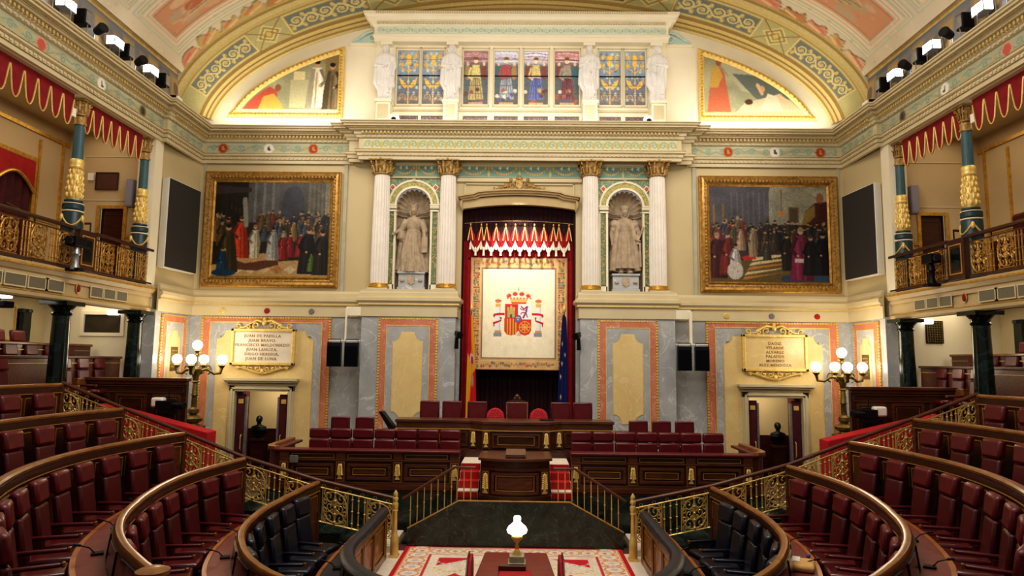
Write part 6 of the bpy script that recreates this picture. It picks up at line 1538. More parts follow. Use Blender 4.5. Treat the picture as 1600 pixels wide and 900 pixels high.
for s, sd in SIDES:
    for k, (R, a0, st, n) in enumerate(SEATS):
        for i in range(n):
            a = radians(a0+st*i); d = Vector((s*sin(a), cos(a))); Rq = hs(R-.08, math.degrees(a)); p = (d.x*Rq, 12+d.y*Rq, FLR[k])
            if not any(inview((p[0]-d.x*q, p[1]-d.y*q, p[2]+h)) for q, h in ((0, 1.2), (-.1, .9), (.35, .5))): continue
            rz = atan2(-d.y, -d.x)-pi/2
            blue = k == 0
            lb = '%s leather seat, %s from the brass railing in the %s curved row, %s side' % ('navy' if blue else 'burgundy', ordn(i), rows_w[k], sd)
            g = ('navy' if blue else 'burgundy')+' seats of the hemicycle'
            if not used[blue]:
                o = PROTO[blue]; o.location = p; o.rotation_euler = (0, 0, rz); o['label'] = lb; o['group'] = g; used[blue] = True
            else: dup(PROTO[blue], p, rz, lb, g)
# gooseneck microphones on the desks
mic = thing('microphone', 'x', 'microphone', (0, 0, 0))
MB().box(-.06, .06, -.1, .04, 0, .025).build('mic_base', 'black', mic, bevel=.006); MB().tube([(0, 0, .02), (0, .06, .09), (0, .16, .13)], .008, 6).build('stem', 'black', mic, 50); MB().tube([(0, .15, .128), (0, .23, .15)], .016, 8).build('mic_head', 'black', mic, 50)
first = True
for s, sd in SIDES:
    for k in range(0, 4):
        for i in range(1, 8, 2):
            R, a0, st, n = SEATS[k]; a = radians(a0+st*i+1); Rm = hs(RAD[k]+.24, math.degrees(a)); d = Vector((s*sin(a), cos(a)))
            lb = 'black gooseneck microphone on the %s desk, before the %s seat on the %s' % (rows_w[k], ordn(i), sd)
            p = (d.x*Rm, 12+d.y*Rm, RIM[k]-.388)
            if not inview(p, 5): continue
            rz = atan2(d.y, d.x)-pi/2
            if first: mic.location = p; mic.rotation_euler = (0, 0, rz); mic['label'] = lb; mic['group'] = 'desk microphones'; first = False
            else: dup(mic, p, rz, lb, 'desk microphones')
# paper bundle on the right desk
a = radians(114.2); d = Vector((sin(a), cos(a)))
o = thing('paper_bundle', 'tan paper wrapped bundle with a white sheet on the right red desk', 'parcel', (d.x*4.66, 12+d.y*4.66, 1.06))
M4 = Matrix.Translation((d.x*4.62, 12+d.y*4.62, 1.065)) @ Matrix.Rotation(atan2(d.y, d.x), 4, 'Z')
MB().box(-.14, .17, -.26, .22, 0, .09).xform(M4).build('wrapper', 'tanpaper', o, 40, .035); MB().box(-.14, -.03, -.05, .2, .09, .1).xform(M4).build('sheet', 'white', o); MB().sphere((.08, .3, .1), .03, .05, .03).xform(M4).build('cap', MT.setdefault('violet', mat_noise('violet plastic', C(70, 50, 130), C(84, 62, 150), 5, .4)), o)

# ------------------------------------------------------------------ ornamental railings beside the rows
def hz(x): return np.interp(x, [2.47, 4.15, 5.75, 7.05, 8.4, 9.7, 11.2], [1.1, 1.46, 1.92, 2.42, 2.91, 3.41, 3.9])
XR = [2.5, 4.12, 5.72, 7.03, 8.38, 9.7]
for s, sd in SIDES:
    for j in range(5):
        xa, xb = XR[j], XR[j+1]; Y = YE+.06
        r = thing('ornate_railing', 'gilded scrollwork railing, %s section up from the brass post on the %s' % (ordn(j), sd), 'railing', (s*(xa+xb)/2, Y, hz(xa)-.9), 'gilded railings beside the seat rows')
        n = 6; P = [(s*(xa+(xb-xa)*i/n), Y, float(hz(xa+(xb-xa)*i/n))) for i in range(n+1)]
        MB().tube(P, .045, 8, .8).build('handrail', 'woodmid', r, 50)
        for dz, nm in ((-.13, 'top_rail'), (-.82, 'bottom_rail')): MB().tube([(x, y, z+dz) for x, y, z in P], .017, 6).build(nm, 'brass', r, 50)
        k = 6
        for i in range(k):
            x = xa+(xb-xa)*(i+.5)/k; z = float(hz(x))-.085; MB().tube([(s*x+.035*cos(q*pi/5), Y, z+.03*sin(q*pi/5)) for q in range(11)], .008, 5).build('ring', 'brass', r)
        u0 = .06; L = xb-xa
        lay = [('b', .04), ('s', .1), ('b', .5), ('b', .57), ('b', .64), ('s', .68)] if j else [('s', .02), ('b', .38), ('b', .46), ('b', .54), ('s', .6), ('b', .98)]
        for kind, f in lay:
            x0 = xa+L*f
            if kind == 'b':
                zt, zb = float(hz(x0))-.13, float(hz(x0))-.82
                m = MB().tube([(s*x0, Y, zb), (s*x0, Y, zt)], .015, 6)
                for q in (.15, .5, .85): m.sphere((s*x0, Y, zb+(zt-zb)*q), .028, .028, .022, 8, 5)
                m.build('baluster', 'brass', r, 50)
            else:
                w = L*.33
                def fn(u, v): x = x0+w*u; return (s*x, Y, float(hz(x))-.81+.67*v)
                m = MB(); scroll_panel(m, fn, .017, 5)
                for e in (0, 1): m.tube([fn(e, 0), fn(e, 1)], .014, 6)
                m.build('scroll_panel', 'brass', r, 60)
    r = thing('brass_post', 'polished brass newel post with acorn finial at the foot of the %s railing' % sd, 'post', (s*2.42, 14.02, 0))
    MB().box(s*2.42-.09, s*2.42+.09, 13.93, 14.11, .0, .06).lathe([(.085, .06), (.085, .4), (.06, .44), (.055, .5), (.05, .52), (.045, .9), (.06, .93), (.045, .96), (.06, .98), (.065, 1.06), (.04, 1.1)], s*2.42, 14.02, 16).build('shaft', 'brass', r, 40)
    MB().lathe([(.03, 0), (.055, .03), (.06, .07), (.04, .1), (.05, .12), (.045, .17), (.012, .23)], s*2.42, 14.02, 14, 1.1).build('finial', 'goldpale', r, 50)
    MB().tube([(s*2.42, 14.02, 1.05), (s*2.5, 14.3, 1.08)], .03).tube([(s*2.42, 14.02, .95), (s*2.5, 14.3, .98)], .016).build('rail_stub', 'brass', r)
    # stairs climbing behind the rows
    mb = MB()
    for k in range(15):
        x = 2.6+.52*k; mb.box(s*x, s*(x+.52), 14.42, 15.55, 0, .06+.145*k)
    struct(mb.build('stair', 'greenmarble'), 'dark stairs climbing behind the rows on the %s' % sd, 'stairs')
    struct(MB().box(s*2.5, s*2.95, 14.3, 15.6, 0, .15).build('floor', 'marblefloor', bevel=.01), 'pale step beside the brass post on the %s' % sd, 'step')
    # red parapet
    o = MB().prism([(7.75, .3), (10.6, .3), (10.6, 2.78), (7.75, 2.1)], lambda u, v, d, s=s: (s*u, d, v), 17.0, 17.5).build('parapet', 'redcarpet', None, bevel=.02); struct(o, 'sloping parapet covered in red carpet at the %s corner' % sd, 'parapet')
    # wooden tribune wall
    r = thing('wooden_tribune', 'dark panelled wooden tribune front at the %s corner below the gallery' % sd, 'tribune', (s*10.0, 18.1, .5))
    fn = lambda u, v, d, s=s: (s*u, 18.0-d, v)
    zt = lambda u: 3.45
    MB().box(s*8.85, s*11.7, 18.0, 18.12, .5, 3.33).build('carcass', 'wood', r); MB().box(s*8.8, s*11.75, 17.9, 18.16, 3.33, 3.42).box(s*8.84, s*11.7, 17.95, 18.1, 3.24, 3.33).build('cap_rail', 'woodmid', r, bevel=.015)
    mb = MB(); ln = MB()
    for a, b in ((8.98, 9.75), (9.9, 10.75), (10.9, 11.6)): frame_rect(mb, fn, a, b, 2.0, 3.0, .08, 0, .03); frame_rect(ln, fn, a+.12, b-.12, 2.12, 2.88, .014, 0, .02)
    frame_rect(mb, fn, 8.9, 11.65, 3.02, 3.22, .03, 0, .03); mb.build('panel_frame', 'woodmid', r); ln.build('inlay_line', 'woodrim', r)
    MB().box(s*11.55, s*11.8, 17.6, 18.1, .5, 3.4).build('end_pier', 'woodlight', r, bevel=.012)
    # television camera
    x = s*9.18
    r = thing('television_camera', 'remote television camera in front of the %s wooden tribune' % sd, 'camera', (x, 17.75, 2.3))
    MB().box(x-.28, x+.16, 17.6, 17.85, 2.62, 2.84).tube([(x+s*-.1, 17.7, 2.73), (x-s*.5, 17.6, 2.72)], [.09, .1], 12).build('camera_body', 'black', r, bevel=.015)
    MB().box(x+s*.1, x+s*.42, 17.62, 17.86, 2.66, 2.92).build('white_housing', 'white', r, 40, .05)
    MB().box(x-.2, x+.3, 17.62, 17.84, 2.5, 2.6).lathe([(.08, 1.2), (.06, 2.5)], x, 17.75, 12).tube([(x, 17.75, 2.84), (x, 17.75, 3.1)], .015).build('mount', 'black', r)

# ------------------------------------------------------------------ carpet, table, lamp, chairs in the well
im = Img(240, 300, (226, 210, 190), -2.3, 6.5, 2.3, 14.9)
im.noise(.03, 30)
im.frame(-2.3, 6.5, 2.3, 14.9, .09, (186, 26, 34)); im.frame(-2.2, 6.6, 2.2, 14.8, .04, (226, 150, 110)); im.frame(-1.72, 7.1, 1.72, 14.32, .045, (196, 60, 56))
for k in range(20):
    for x in (-1.95, 1.95):
        y = 6.9+k*.41; im.ell(x, y, .2, .19, (214, 140, 80)); im.ell(x, y, .165, .155, (230, 216, 196)); im.ell(x, y, .07, .07, (206, 186, 190)); im.poly([(x-.24, y+.2), (x, y+.13), (x+.24, y+.2), (x, y+.27)], (206, 120, 70)); im.poly([(x-.14, y+.2), (x, y+.16), (x+.14, y+.2), (x, y+.24)], (228, 212, 190))
for k in range(12):
    for y in (14.56, 6.85):
        x = -1.9+k*.345; im.ell(x, y, .17, .19, (220, 156, 100)); im.ell(x, y, .14, .15, (230, 216, 196)); im.ell(x, y, .05, .07, (200, 150, 140))
for q in (-1, 1):
    for y0, dy in ((14.1, -1), (10.6, 1)):
        im.poly([(q*1.5, y0), (q*.75, y0), (q*1.5, y0+dy*.55)], (200, 40, 52))
    for y in (12.35, 9.2):
        im.poly([(q*1.08, y+.75), (q*.5, y), (q*1.08, y-.75), (q*1.62, y)], (200, 44, 54)); im.poly([(q*1.08, y+.5), (q*.74, y), (q*1.08, y-.5), (q*1.38, y)], (230, 216, 200))
        for k in range(8): im.ell(q*1.08+.2*cos(k*pi/4), y+.22*sin(k*pi/4), .05, .05, (206, 150, 150))
    for k in range(14): im.ell(q*(1.5-.1*k), 13.4-.22*sin(k*.5), .04, .04, (214, 190, 120)); im.ell(q*(.3+.09*k), 13.75+.1*sin(k), .035, .035, (200, 180, 170))
im.poly([(-.5, 13.1), (0, 12.75), (.5, 13.1), (0, 13.45)], (204, 56, 60)); im.poly([(-.3, 13.1), (0, 12.88), (.3, 13.1), (0, 13.3)], (228, 212, 196)); im.noise(.04)
o = paint_mesh('patterned_carpet', im, lambda u, v: (-2.3+4.6*u, 6.5+8.32*v, .012), 'cloth'); tag(o, 'cream carpet with red diamonds and ornamental border in the well of the chamber', 'carpet')
r = thing('writing_table', 'small red topped table with mahogany edge on the cream carpet', 'table', (.06, 11.0, 0))
tx = [(-.42, 11.62), (-.46, 11.6), (-.55, 10.2), (.67, 10.2), (.58, 11.6), (.54, 11.62)]
MB().prism(tx, lambda u, v, d: (u, v, d), .76, .8).build('table_top', MT.setdefault('redwood', mat_wood('polished red mahogany', C(96, 16, 9), C(132, 30, 16), .4, .15)), r, bevel=.015)
MB().box(-.18, .3, 10.2, 10.62, .8, .812).build('red_pad', 'red', r); MB().box(-.4, .52, 10.3, 11.5, .64, .76).build('apron', 'wood', r)
for a in (-.4, .52):
    for b in (10.35, 11.48): MB().lathe([(.03, 0), (.025, .1), (.04, .5), (.045, .7)], a, b, 12).build('leg', 'wood', r, 40)
r = thing('oil_lamp', 'brass oil lamp with white glass shade on a stepped base, standing on the red table', 'lamp', (.08, 10.9, .8))
MB().box(-.06, .22, 10.76, 11.04, .8, .87).box(-.04, .2, 10.78, 11.02, .87, .97).build('base', MT.setdefault('lampstone', mat_noise('grey lamp base', C(186, 176, 146), C(214, 204, 174), 6, .35, .2)), r, bevel=.015)
MB().lathe([(.08, 0), (.06, .04), (.025, .08), (.035, .12), (.02, .16), (.05, .2), (.09, .25), (.09, .28), (.05, .31), (.04, .34)], .08, 10.9, 20, .97).build('brass_stem', 'brass', r, 40)
MB().lathe([(.09, 0), (.15, .03), (.165, .07), (.14, .12), (.08, .17), (.055, .2), (.06, .25), (.05, .28)], .08, 10.9, 24, 1.27).build('lamp_shade', 'lampglass', r, 50)
o = thing('book_stand', 'small wooden writing stand beside the lamp on the red table', 'stand', (.0, 10.5, .8))
MB().box(-.2, .22, 10.58, 10.7, .815, .88).build('ledge', 'wood', o, bevel=.008)
for q, sd in SIDES:
    x = .06+q*.66
    o = thing('red_chair', 'red backed chair seen edge on, %s of the writing table' % sd, 'chair', (x, 10.9, 0), 'chairs at the writing table')
    MB().prism([(11.3, .42), (11.3, .75), (11.1, .92), (10.7, .92), (10.5, .75), (10.5, .42)], lambda u, v, d: (d, u, v), x+q*.02, x+q*.07).build('backrest', 'red', o, bevel=.015)
    MB().prism([(11.33, .4), (11.33, .76), (11.12, .95), (10.68, .95), (10.47, .76), (10.47, .4)], lambda u, v, d: (d, u, v), x+q*.07, x+q*.095).build('back_frame', 'wood', o, bevel=.008)
    MB().box(x-q*.42, x+q*.06, 10.52, 11.28, .38, .46).build('seat', 'red', o, bevel=.02)
    for a in (x-q*.38, x+q*.06):
        for b in (10.56, 11.24): MB().box(a-.02, a+.02, b-.02, b+.02, 0, .4).build('leg', 'wood', o)

# ------------------------------------------------------------------ candelabra
def candelabrum(s, sd):
    cx, cy, z0 = s*9.79, 20.4, 1.2
    r = thing('candelabrum', 'tall bronze candelabrum with five lit globes at the %s corner' % sd, 'lamp', (cx, cy, z0), 'corner candelabra')
    MB().lathe([(.34, -1.2), (.34, .3), (.3, .34), (.3, .62), (.36, .66), (.36, .72), (.16, .76), (.14, .82)], cx, cy, 20, z0).lathe([(.14, .8), (.26, .86), (.28, .94), (.16, 1.02), (.1, 1.06), (.16, 1.12), (.16, 1.22), (.09, 1.28), (.075, 1.6), (.1, 1.64), (.08, 1.68), (.07, 2.0), (.12, 2.04), (.08, 2.08), (.1, 2.2), (.17, 2.42), (.12, 2.5)], cx, cy, 20, z0).build('post', 'bronze', r, 40)
    MB().lathe([(.12, 2.48), (.04, 2.52), (.035, 2.8), (.07, 2.84), (.04, 2.9), (.1, 2.98), (.05, 3.02)], cx, cy, 14, z0).build('finial', 'bronze', r, 40)
    MB().sphere((cx, cy, z0+3.15), .145, n=20, m=14).build('globe', 'globe', r, 60)
    for k, a in enumerate((pi*.92, -pi*.42, pi*.1, pi*.55) if s < 0 else (pi*.08, -pi*.58, pi*.9, pi*.45)):
        dx, dy = cos(a)*.72, sin(a)*.72
        zt = z0+2.54
        pts = [(cx, cy, z0+2.2), (cx+dx*.25, cy+dy*.25, z0+2.4), (cx+dx*.45, cy+dy*.45, z0+2.42), (cx+dx*.7, cy+dy*.7, z0+2.28), (cx+dx*.95, cy+dy*.95, z0+2.3), (cx+dx, cy+dy, zt-.06)]
        m = MB().tube(pts, [.05, .05, .045, .04, .045, .05], 8); m.lathe([(.04, -.1), (.1, -.02), (.11, .0), (.06, .02), (.05, .06)], cx+dx, cy+dy, 12, zt)
        m.tube([(cx+dx*(.45+x), cy+dy*(.45+x), z0+2.42+z) for x, z in spiral_pts(0, 0, .16, 1.2, -pi/2, 1)], .022, 6)
        arm_ = m.build('arm', 'bronze', r, 50)
        MB().sphere((cx+dx, cy+dy, zt+.18), .145, n=20, m=14).build('globe', 'globe', arm_, 60)
    L = bpy.data.lights.new('candelabrum_light', 'POINT'); L.energy = 80; L.color = (1, .85, .6); L.shadow_soft_size = .5; lo = bpy.data.objects.new('candelabrum_light', L); COL.objects.link(lo); lo.location = (cx, cy-.3, z0+3.5)
for s, sd in SIDES: candelabrum(s, sd)
# busts beyond the doors
for (s, sd), x in zip(SIDES, (-8.97, 8.97)):
    mb = MB(); robe_rings(mb, [(0, .1, .1, 0, 0, 0), (.1, .12, .1, 0, 0, 0), (.14, .24, .14, 0, 0, .2), (.3, .3, .17, 0, 0, .2), (.42, .24, .14, 0, 0, .1), (.47, .09, .09, 0, 0, 0)], 40, 5, 3); head(mb, (0, -.02, .64), .125, 'short'); mb = remeshed(mb, .014, 3)
    o = place(mb, x, 23.5, 1.2, 1.0).build('bust', 'darkbronze', None, 60); tag(o, 'dark bronze bust seen through the %s doorway' % sd, 'bust')
    o = thing('bust_pedestal', 'dark wooden pedestal under the bust beyond the %s doorway' % sd, 'pedestal', (x, 23.5, 0)); MB().box(x-.2, x+.2, 23.32, 23.7, 0.06, 1.14).box(x-.24, x+.24, 23.28, 23.74, 1.12, 1.21).box(x-.25, x+.25, 23.27, 23.75, 0, .1).build('pedestal_block', 'wood', o, bevel=.01)
# ------------------------------------------------------------------ galleries
for s, sd in SIDES:
    S_ = lambda x: s*x
    XB = 13.9
    # floor slab, fascia with vents
    t = struct(MB().box(S_(11.0), S_(XB), 5, 19.85, 5.75, 6.08).build('floor', 'gallerywall'), 'floor slab of the %s gallery' % sd, 'gallery floor')
    PF = [(.25, 5.3), (.0, 5.3), (-.03, 5.34), (-.03, 5.42), (.02, 5.46), (.02, 5.84), (-.06, 5.88), (-.12, 5.98), (-.12, 6.08), (.25, 6.1)]
    t = struct(MB().sweep([(S_(11.02), 5), (S_(11.02), 19.85)], [(s*-o, z) for o, z in PF]).build('trim_17', 'fascia'), 'moulded edge beam under the %s gallery railing' % sd, 'edge beam')
    MB().box(S_(10.885), S_(10.905), 5, 19.9, 5.985, 6.035).box(S_(10.98), S_(11.0), 5, 19.85, 5.43, 5.45).build('gold_or_shadow_line', 'gold', t)
    vents = [17.0, 17.55, 18.1, 13.4, 14.1, 14.8, 15.35]
    for y in vents:
        w = .46 if y > 16 else .6
        v = MB().box(S_(10.99), S_(11.02), y, y+w, 5.52, 5.76).build('vent', 'ventgrey', t)
        frame_rect(mb := MB(), lambda u, q, d: (S_(11.0-d), u, q), y-.03, y+w+.03, 5.49, 5.79, .03, 0, .02); mb.build('vent_frame', 'cream', t)
    for y, m in ((16.5, 'red'),):
        q = MB().sphere((S_(10.99), y, 5.66), .03, .07, .1, 14, 8).build('medallion', 'valred', t, 50); MB().sphere((S_(11.0), y, 5.66), .02, .09, .125, 14, 8).build('medallion_rim', 'gold', t, 50)
    # end wall and back wall upstairs
    holes = [(12.02, 12.75, 6.08, 8.45)]
    mb = MB(); cells(mb, 11.3, XB+.2, 6.05, 10.95, 19.85, holes, lambda u, w: (S_(u), 19.85, w)); struct(mb.build('wall_end', 'gallerywall'), 'end wall of the upper %s gallery' % sd, 'wall')
    mb = MB(); mb.box(S_(XB), S_(XB+.15), 5, 19.9, 6.05, 10.95); struct(mb.build('wall_'+sd, 'gallerywall'), 'long back wall of the upper %s gallery' % sd, 'wall')
    mb = MB(); mb.box(S_(11.2), S_(XB+.2), 5, 19.9, 10.85, 10.95); struct(mb.build('ceiling', 'cream'), 'flat ceiling of the upper %s gallery' % sd, 'ceiling')
    # architrave soffit behind cornice
    struct(MB().box(S_(11.0), S_(11.5), 5, 19.72, 10.5, 10.9).build('trim_18', 'cream'), 'beam carried by the %s gallery columns' % sd, 'beam')
    # gold mouldings
    mb = MB()
    f_end = lambda u, v, d: (S_(u), 19.85-d, v); f_bk = lambda u, v, d: (S_(XB-d), u, v)
    frame_rect(mb, f_end, 11.93, 12.84, 6.06, 8.55, .1, 0, .05); mb.box(S_(11.35), S_(11.93), 19.8, 19.85, 7.55, 7.63); mb.box(S_(12.84), S_(XB), 19.8, 19.85, 7.55, 7.63)
    mb.box(S_(XB-.06), S_(XB), 19.55, 19.62, 6.1, 10.4); mb.box(S_(13.55), S_(13.62), 19.8, 19.85, 6.1, 10.4); mb.box(S_(XB-.05), S_(XB), 5, 19.85, 10.35, 10.45)
    mb.box(S_(XB-.05), S_(XB), 18.6, 18.67, 7.9, 10.2); mb.box(S_(XB-.05), S_(XB), 18.6, 19.5, 7.85, 7.93)
    struct(mb.build('trim_19', 'gold'), 'gilded mouldings on the upper %s gallery walls' % sd, 'moulding')
    mb = MB(); frame_rect(mb, f_end, 11.6, 13.4, 8.7, 10.1, .03, 0, .02); struct(mb.build('trim_20', 'cream'), 'panel moulding above the %s gallery door' % sd, 'moulding')
    d = struct(MB().box(S_(12.0), S_(12.78), 19.95, 20.02, 6.08, 8.5).build('door_2', MT.setdefault('doorbrown', mat_wood('brown door', C(52, 22, 16), C(76, 36, 24)))), 'dark brown door in the end wall of the %s gallery' % sd, 'door'); MB().sphere((S_(12.14), 19.92, 7.1), .04).build('handle', 'brass', d)
    frame_rect(mb := MB(), lambda u, v, dd: (S_(u), 19.95-dd, v), 12.1, 12.68, 6.3, 8.3, .03, 0, .02); mb.build('door_panel', 'wood', d)
    if s < 0:
        o = thing('wall_vent', 'square brown grille on the end wall of the left gallery', 'vent', (-12.6, 19.8, 9.0)); MB().box(-12.93, -12.3, 19.81, 19.85, 9.06, 9.55).build('grille', MT.setdefault('ventbrown', mat_noise('brown grille', C(66, 36, 24), C(96, 56, 36), 50, .6)), o)
        frame_rect(mb := MB(), f_end, 12.27, 12.96, 9.03, 9.58, .03, 0, .06); mb.build('vent_frame', 'wood', o)
        o = MB().box(-13.2, -13.02, 19.78, 19.85, 9.32, 9.55).build('wall_box', 'white', None, bevel=.01); tag(o, 'small white box on the left gallery end wall beside the brown grille', 'box')
        # curtained doorway on the long wall
        r = thing('curtained_doorway', 'dark red curtained double doorway with gilded scalloped pelmet in the left gallery', 'doorway', (-XB, 17.2, 6.1))
        MB().box(-XB, -XB+.03, 15.4, 18.4, 6.1, 9.45).build('opening', 'maroon', r)
        frame_rect(mb := MB(), f_bk, 15.3, 18.5, 6.1, 9.6, .12, 0, .1); mb.build('gilded_frame', 'gold', r)
        MB().grid(lambda u, v: (-XB+.09+.03*sin(u*60), 15.5+2.8*u, 6.1+2.9*v), 120, 2).build('curtain', 'darkred', r, 80)
        mb = MB()
        for a, b in ((15.45, 16.9), (16.9, 18.35)):
            mb.prism([(a, 9.45)]+[(a+(b-a)*i/14, 8.55+.45*sin(pi*i/14)) for i in range(15)]+[(b, 9.45)], f_bk, .12, .16)
        mb.build('pelmet', 'red', r); mb = MB()
        for a, b in ((15.45, 16.9), (16.9, 18.35)): mb.tube([(-XB+.17, a+(b-a)*i/14, 8.55+.45*sin(pi*i/14)) for i in range(15)], .05, 6)
        mb.build('gilded_edge', 'gold', r, 60)
    x = S_(11.72)
    o = thing('loudspeaker', 'grey column loudspeaker on the end wall of the %s gallery' % sd, 'speaker', (x, 19.6, 8.5)); MB().box(x-.11, x+.11, 19.5, 19.72, 8.45, 9.3).build('cabinet', 'greyplastic', o, bevel=.02); MB().box(x-.03, x+.03, 19.7, 19.86, 8.8, 9.15).build('wall_mount', 'black', o); MB().box(x-.09, x+.09, 19.49, 19.5, 8.5, 9.25).build('grille', MT.setdefault('grillegrey', mat_noise('grey speaker cloth', C(126, 120, 132), C(138, 132, 144), 80, .8)), o)
    # upper columns
    for j, y in enumerate((16.42, 19.4, 12.9)):
        if j == 2: continue
        lb = 'teal column with gilded bulb and capital in the %s gallery, %s' % (sd, ('nearer one', 'one next to the end wall')[j])
        c = thing('gallery_column', lb, 'column', (S_(11.24), y, 6.08), 'teal gallery columns'); X = S_(11.24)
        MB().lathe([(.24, 6.08), (.24, 6.9), (.235, 7.0), (.235, 7.55), (.22, 7.58)], X, y, 24).build('pedestal', 'tealdark', c, 40)
        MB().lathe([(.235, 7.575), (.25, 7.585), (.25, 7.61), (.215, 7.62)], X, y, 24).lathe([(.2, 7.775), (.235, 7.785), (.235, 7.805), (.19, 7.815)], X, y, 24).build('ring', 'ivory', c, 40)
        MB().lathe([(.2, 7.64), (.24, 7.66), (.24, 7.76), (.2, 7.78)], X, y, 24).lathe([(.205, 7.84), (.205, 7.88)], X, y, 24).build('dark_ring', 'tealdark', c, 40)
        m = MB().lathe([(.12, 7.84), (.165, 7.95), (.175, 8.1), (.155, 8.4), (.13, 8.65), (.125, 8.72)], X, y, 24)
        for row in range(5):
            for k in range(9):
                a = 2*pi*(k+.5*(row % 2))/9; z = 7.95+row*.15; rr = (.165, .17, .16, .145, .13)[row]
                m.tube([(X+rr*cos(a), y+rr*sin(a), z), (X+(rr+.018)*cos(a), y+(rr+.018)*sin(a), z+.08), (X+rr*.95*cos(a), y+rr*.95*sin(a), z+.15)], [.026, .036, .012], 6)
        m.build('gilded_bulb', 'goldpale', c, 60)
        MB().lathe([(.15, 8.7), (.165, 8.74), (.15, 8.78), (.16, 8.82), (.16, 8.92), (.135, 8.95)], X, y, 24).build('collar', 'goldpale', c, 40)
        MB().lathe([(.128, 8.94), (.12, 9.86)], X, y, 48, rf=lambda a, z: 1-.05*abs(sin(8*a))).build('shaft', 'bluepaint', c, 60)
        m = MB(); m.lathe([(.14, 9.84), (.155, 9.88), (.13, 9.92), (.135, 10.05)], X, y, 20); cc = MB(); capital(cc, .14, .42); cc.xform(Matrix.Translation((X, y, 10.08))); m.add(cc.v, cc.f); m.build('capital', 'golddark', c, 60)
        m = MB()
        for a0 in (0, 2*pi/3, 4*pi/3):
            m.tube([(X+.245*cos(a0+2*pi/3*i/10), y+.245*sin(a0+2*pi/3*i/10), 7.48-.26*sin(pi*i/10)) for i in range(11)], .022, 6); m.sphere((X+.25*cos(a0), y+.25*sin(a0), 7.42), .05, .05, .1, 8, 6)
        m.build('gilded_swag', 'goldpale', c, 60)
    # valance of red tongues
    for j, (ya, yb, n) in enumerate(((16.35, 19.05, 7), (12.6, 16.0, 8))):
        r = thing('gallery_valance', 'row of red scalloped tongues with gold edging under the %s gallery beam, %s bay' % (sd, ('farther', 'nearer')[j]), 'valance', (S_(11.15), (ya+yb)/2, 10.5))
        w = (yb-ya)/n
        for i in range(n):
            a = ya+i*w
            tp = [(a, 10.52), (a+.01, 10.36), (a+w*.08, 10.26), (a+w*.17, 10.0), (a+w*.26, 9.8), (a+w*.38, 9.7), (a+w*.5, 9.67), (a+w*.62, 9.7), (a+w*.74, 9.8), (a+w*.83, 10.0), (a+w*.92, 10.26), (a+w-.01, 10.36), (a+w, 10.52)]
            MB().prism(tp, lambda u, v, d: (S_(11.15+d), u, v), 0, .02).build('tongue', 'valred', r)
            MB().tube([(S_(11.14), u, v) for u, v in tp[1:-1]], .018, 6).build('gold_edging', 'goldpale', r, 60)
    # balustrade
    mb = None
    X = S_(11.0)
    for j, (ya, yb) in enumerate(((17.0, 19.7), (10.0, 16.2))):
        r = thing('gallery_balustrade', 'gilded balustrade with mahogany rail along the %s gallery, %s part' % (sd, ('farther', 'nearer')[j]), 'balustrade', (X, (ya+yb)/2, 6.1))
        MB().box(X-.07, X+.07, ya, yb, 7.1, 7.18).build('handrail', 'wood', r, bevel=.02); MB().box(X-.05, X+.05, ya, yb, 6.12, 6.18).box(X-.02, X+.02, ya, yb, 6.98, 7.01).build('base_rail', 'wood', r, bevel=.008)
        y = yb
        while y > ya+.3:
            w = min(.56, y-ya)
            fn = lambda u, v: (X, y-w+w*u*.96, 6.2+.78*v)
            m = MB(); scroll_panel(m, fn, .02, 5); m.build('scroll_panel', 'framegold', r, 60)
            y -= w+.04
            for k in range(3):
                if y < ya: break
                m = MB().tube([(X, y, 6.18), (X, y, 6.98)], .017, 6)
                for q in (6.3, 6.58, 6.86): m.sphere((X, y, q), .03, .03, .022, 8, 5)
                m.build('baluster', 'framegold', r, 50); y -= .1
    o = thing('pedestal_box', 'dark panelled box in the %s balustrade beside the nearer teal column' % sd, 'box', (X, 16.6, 6.1))
    MB().box(X-.1, X+.1, 16.28, 16.92, 6.1, 7.14).build('carcass', 'wood', o, bevel=.012); q = S_(10.9); frame_rect(mb := MB(), lambda u, v, d: (S_(10.9-d), u, v), 16.36, 16.84, 6.25, 7.0, .03, 0, .012); mb.build('inlay_frame', 'inlay', o); MB().box(S_(10.89), S_(10.9), 16.44, 16.76, 6.35, 6.9).build('green_panel', 'blackmarble', o)
    # side rail of gallery steps
    r = thing('step_rail', 'small dark handrail at the gallery steps on the %s' % sd, 'railing', (S_(12.9), 18.6, 6.1))
    pts = [(S_(13.6), 17.2, 8.0), (S_(13.3), 17.9, 7.75), (S_(12.9), 18.5, 7.72), (S_(12.2), 18.6, 7.74)] if s < 0 else [(S_(12.0), 18.3, 7.7), (S_(12.6), 18.4, 7.7), (S_(13.1), 18.4, 7.7)]
    MB().tube(pts, .035, 8).build('handrail', 'wood', r, 60)
    for k in range(len(pts)-1 if s < 0 else 3):
        p = pts[k] if s > 0 else pts[k+1]; MB().tube([(p[0], p[1], 6.08), p], .02, 6).build('baluster', 'darkbronze', r)
    if s > 0:
        for i, (y, z) in enumerate(((17.2, 7.9), (15.8, 7.9))):
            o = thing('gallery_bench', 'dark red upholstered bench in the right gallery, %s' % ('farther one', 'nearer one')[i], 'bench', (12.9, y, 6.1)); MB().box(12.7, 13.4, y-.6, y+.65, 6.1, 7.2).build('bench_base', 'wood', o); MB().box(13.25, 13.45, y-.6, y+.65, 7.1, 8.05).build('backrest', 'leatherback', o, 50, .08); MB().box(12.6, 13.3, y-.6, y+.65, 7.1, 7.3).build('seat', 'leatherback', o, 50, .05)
    # small cameras on the balustrade
    y = 15.9 if s < 0 else 17.3
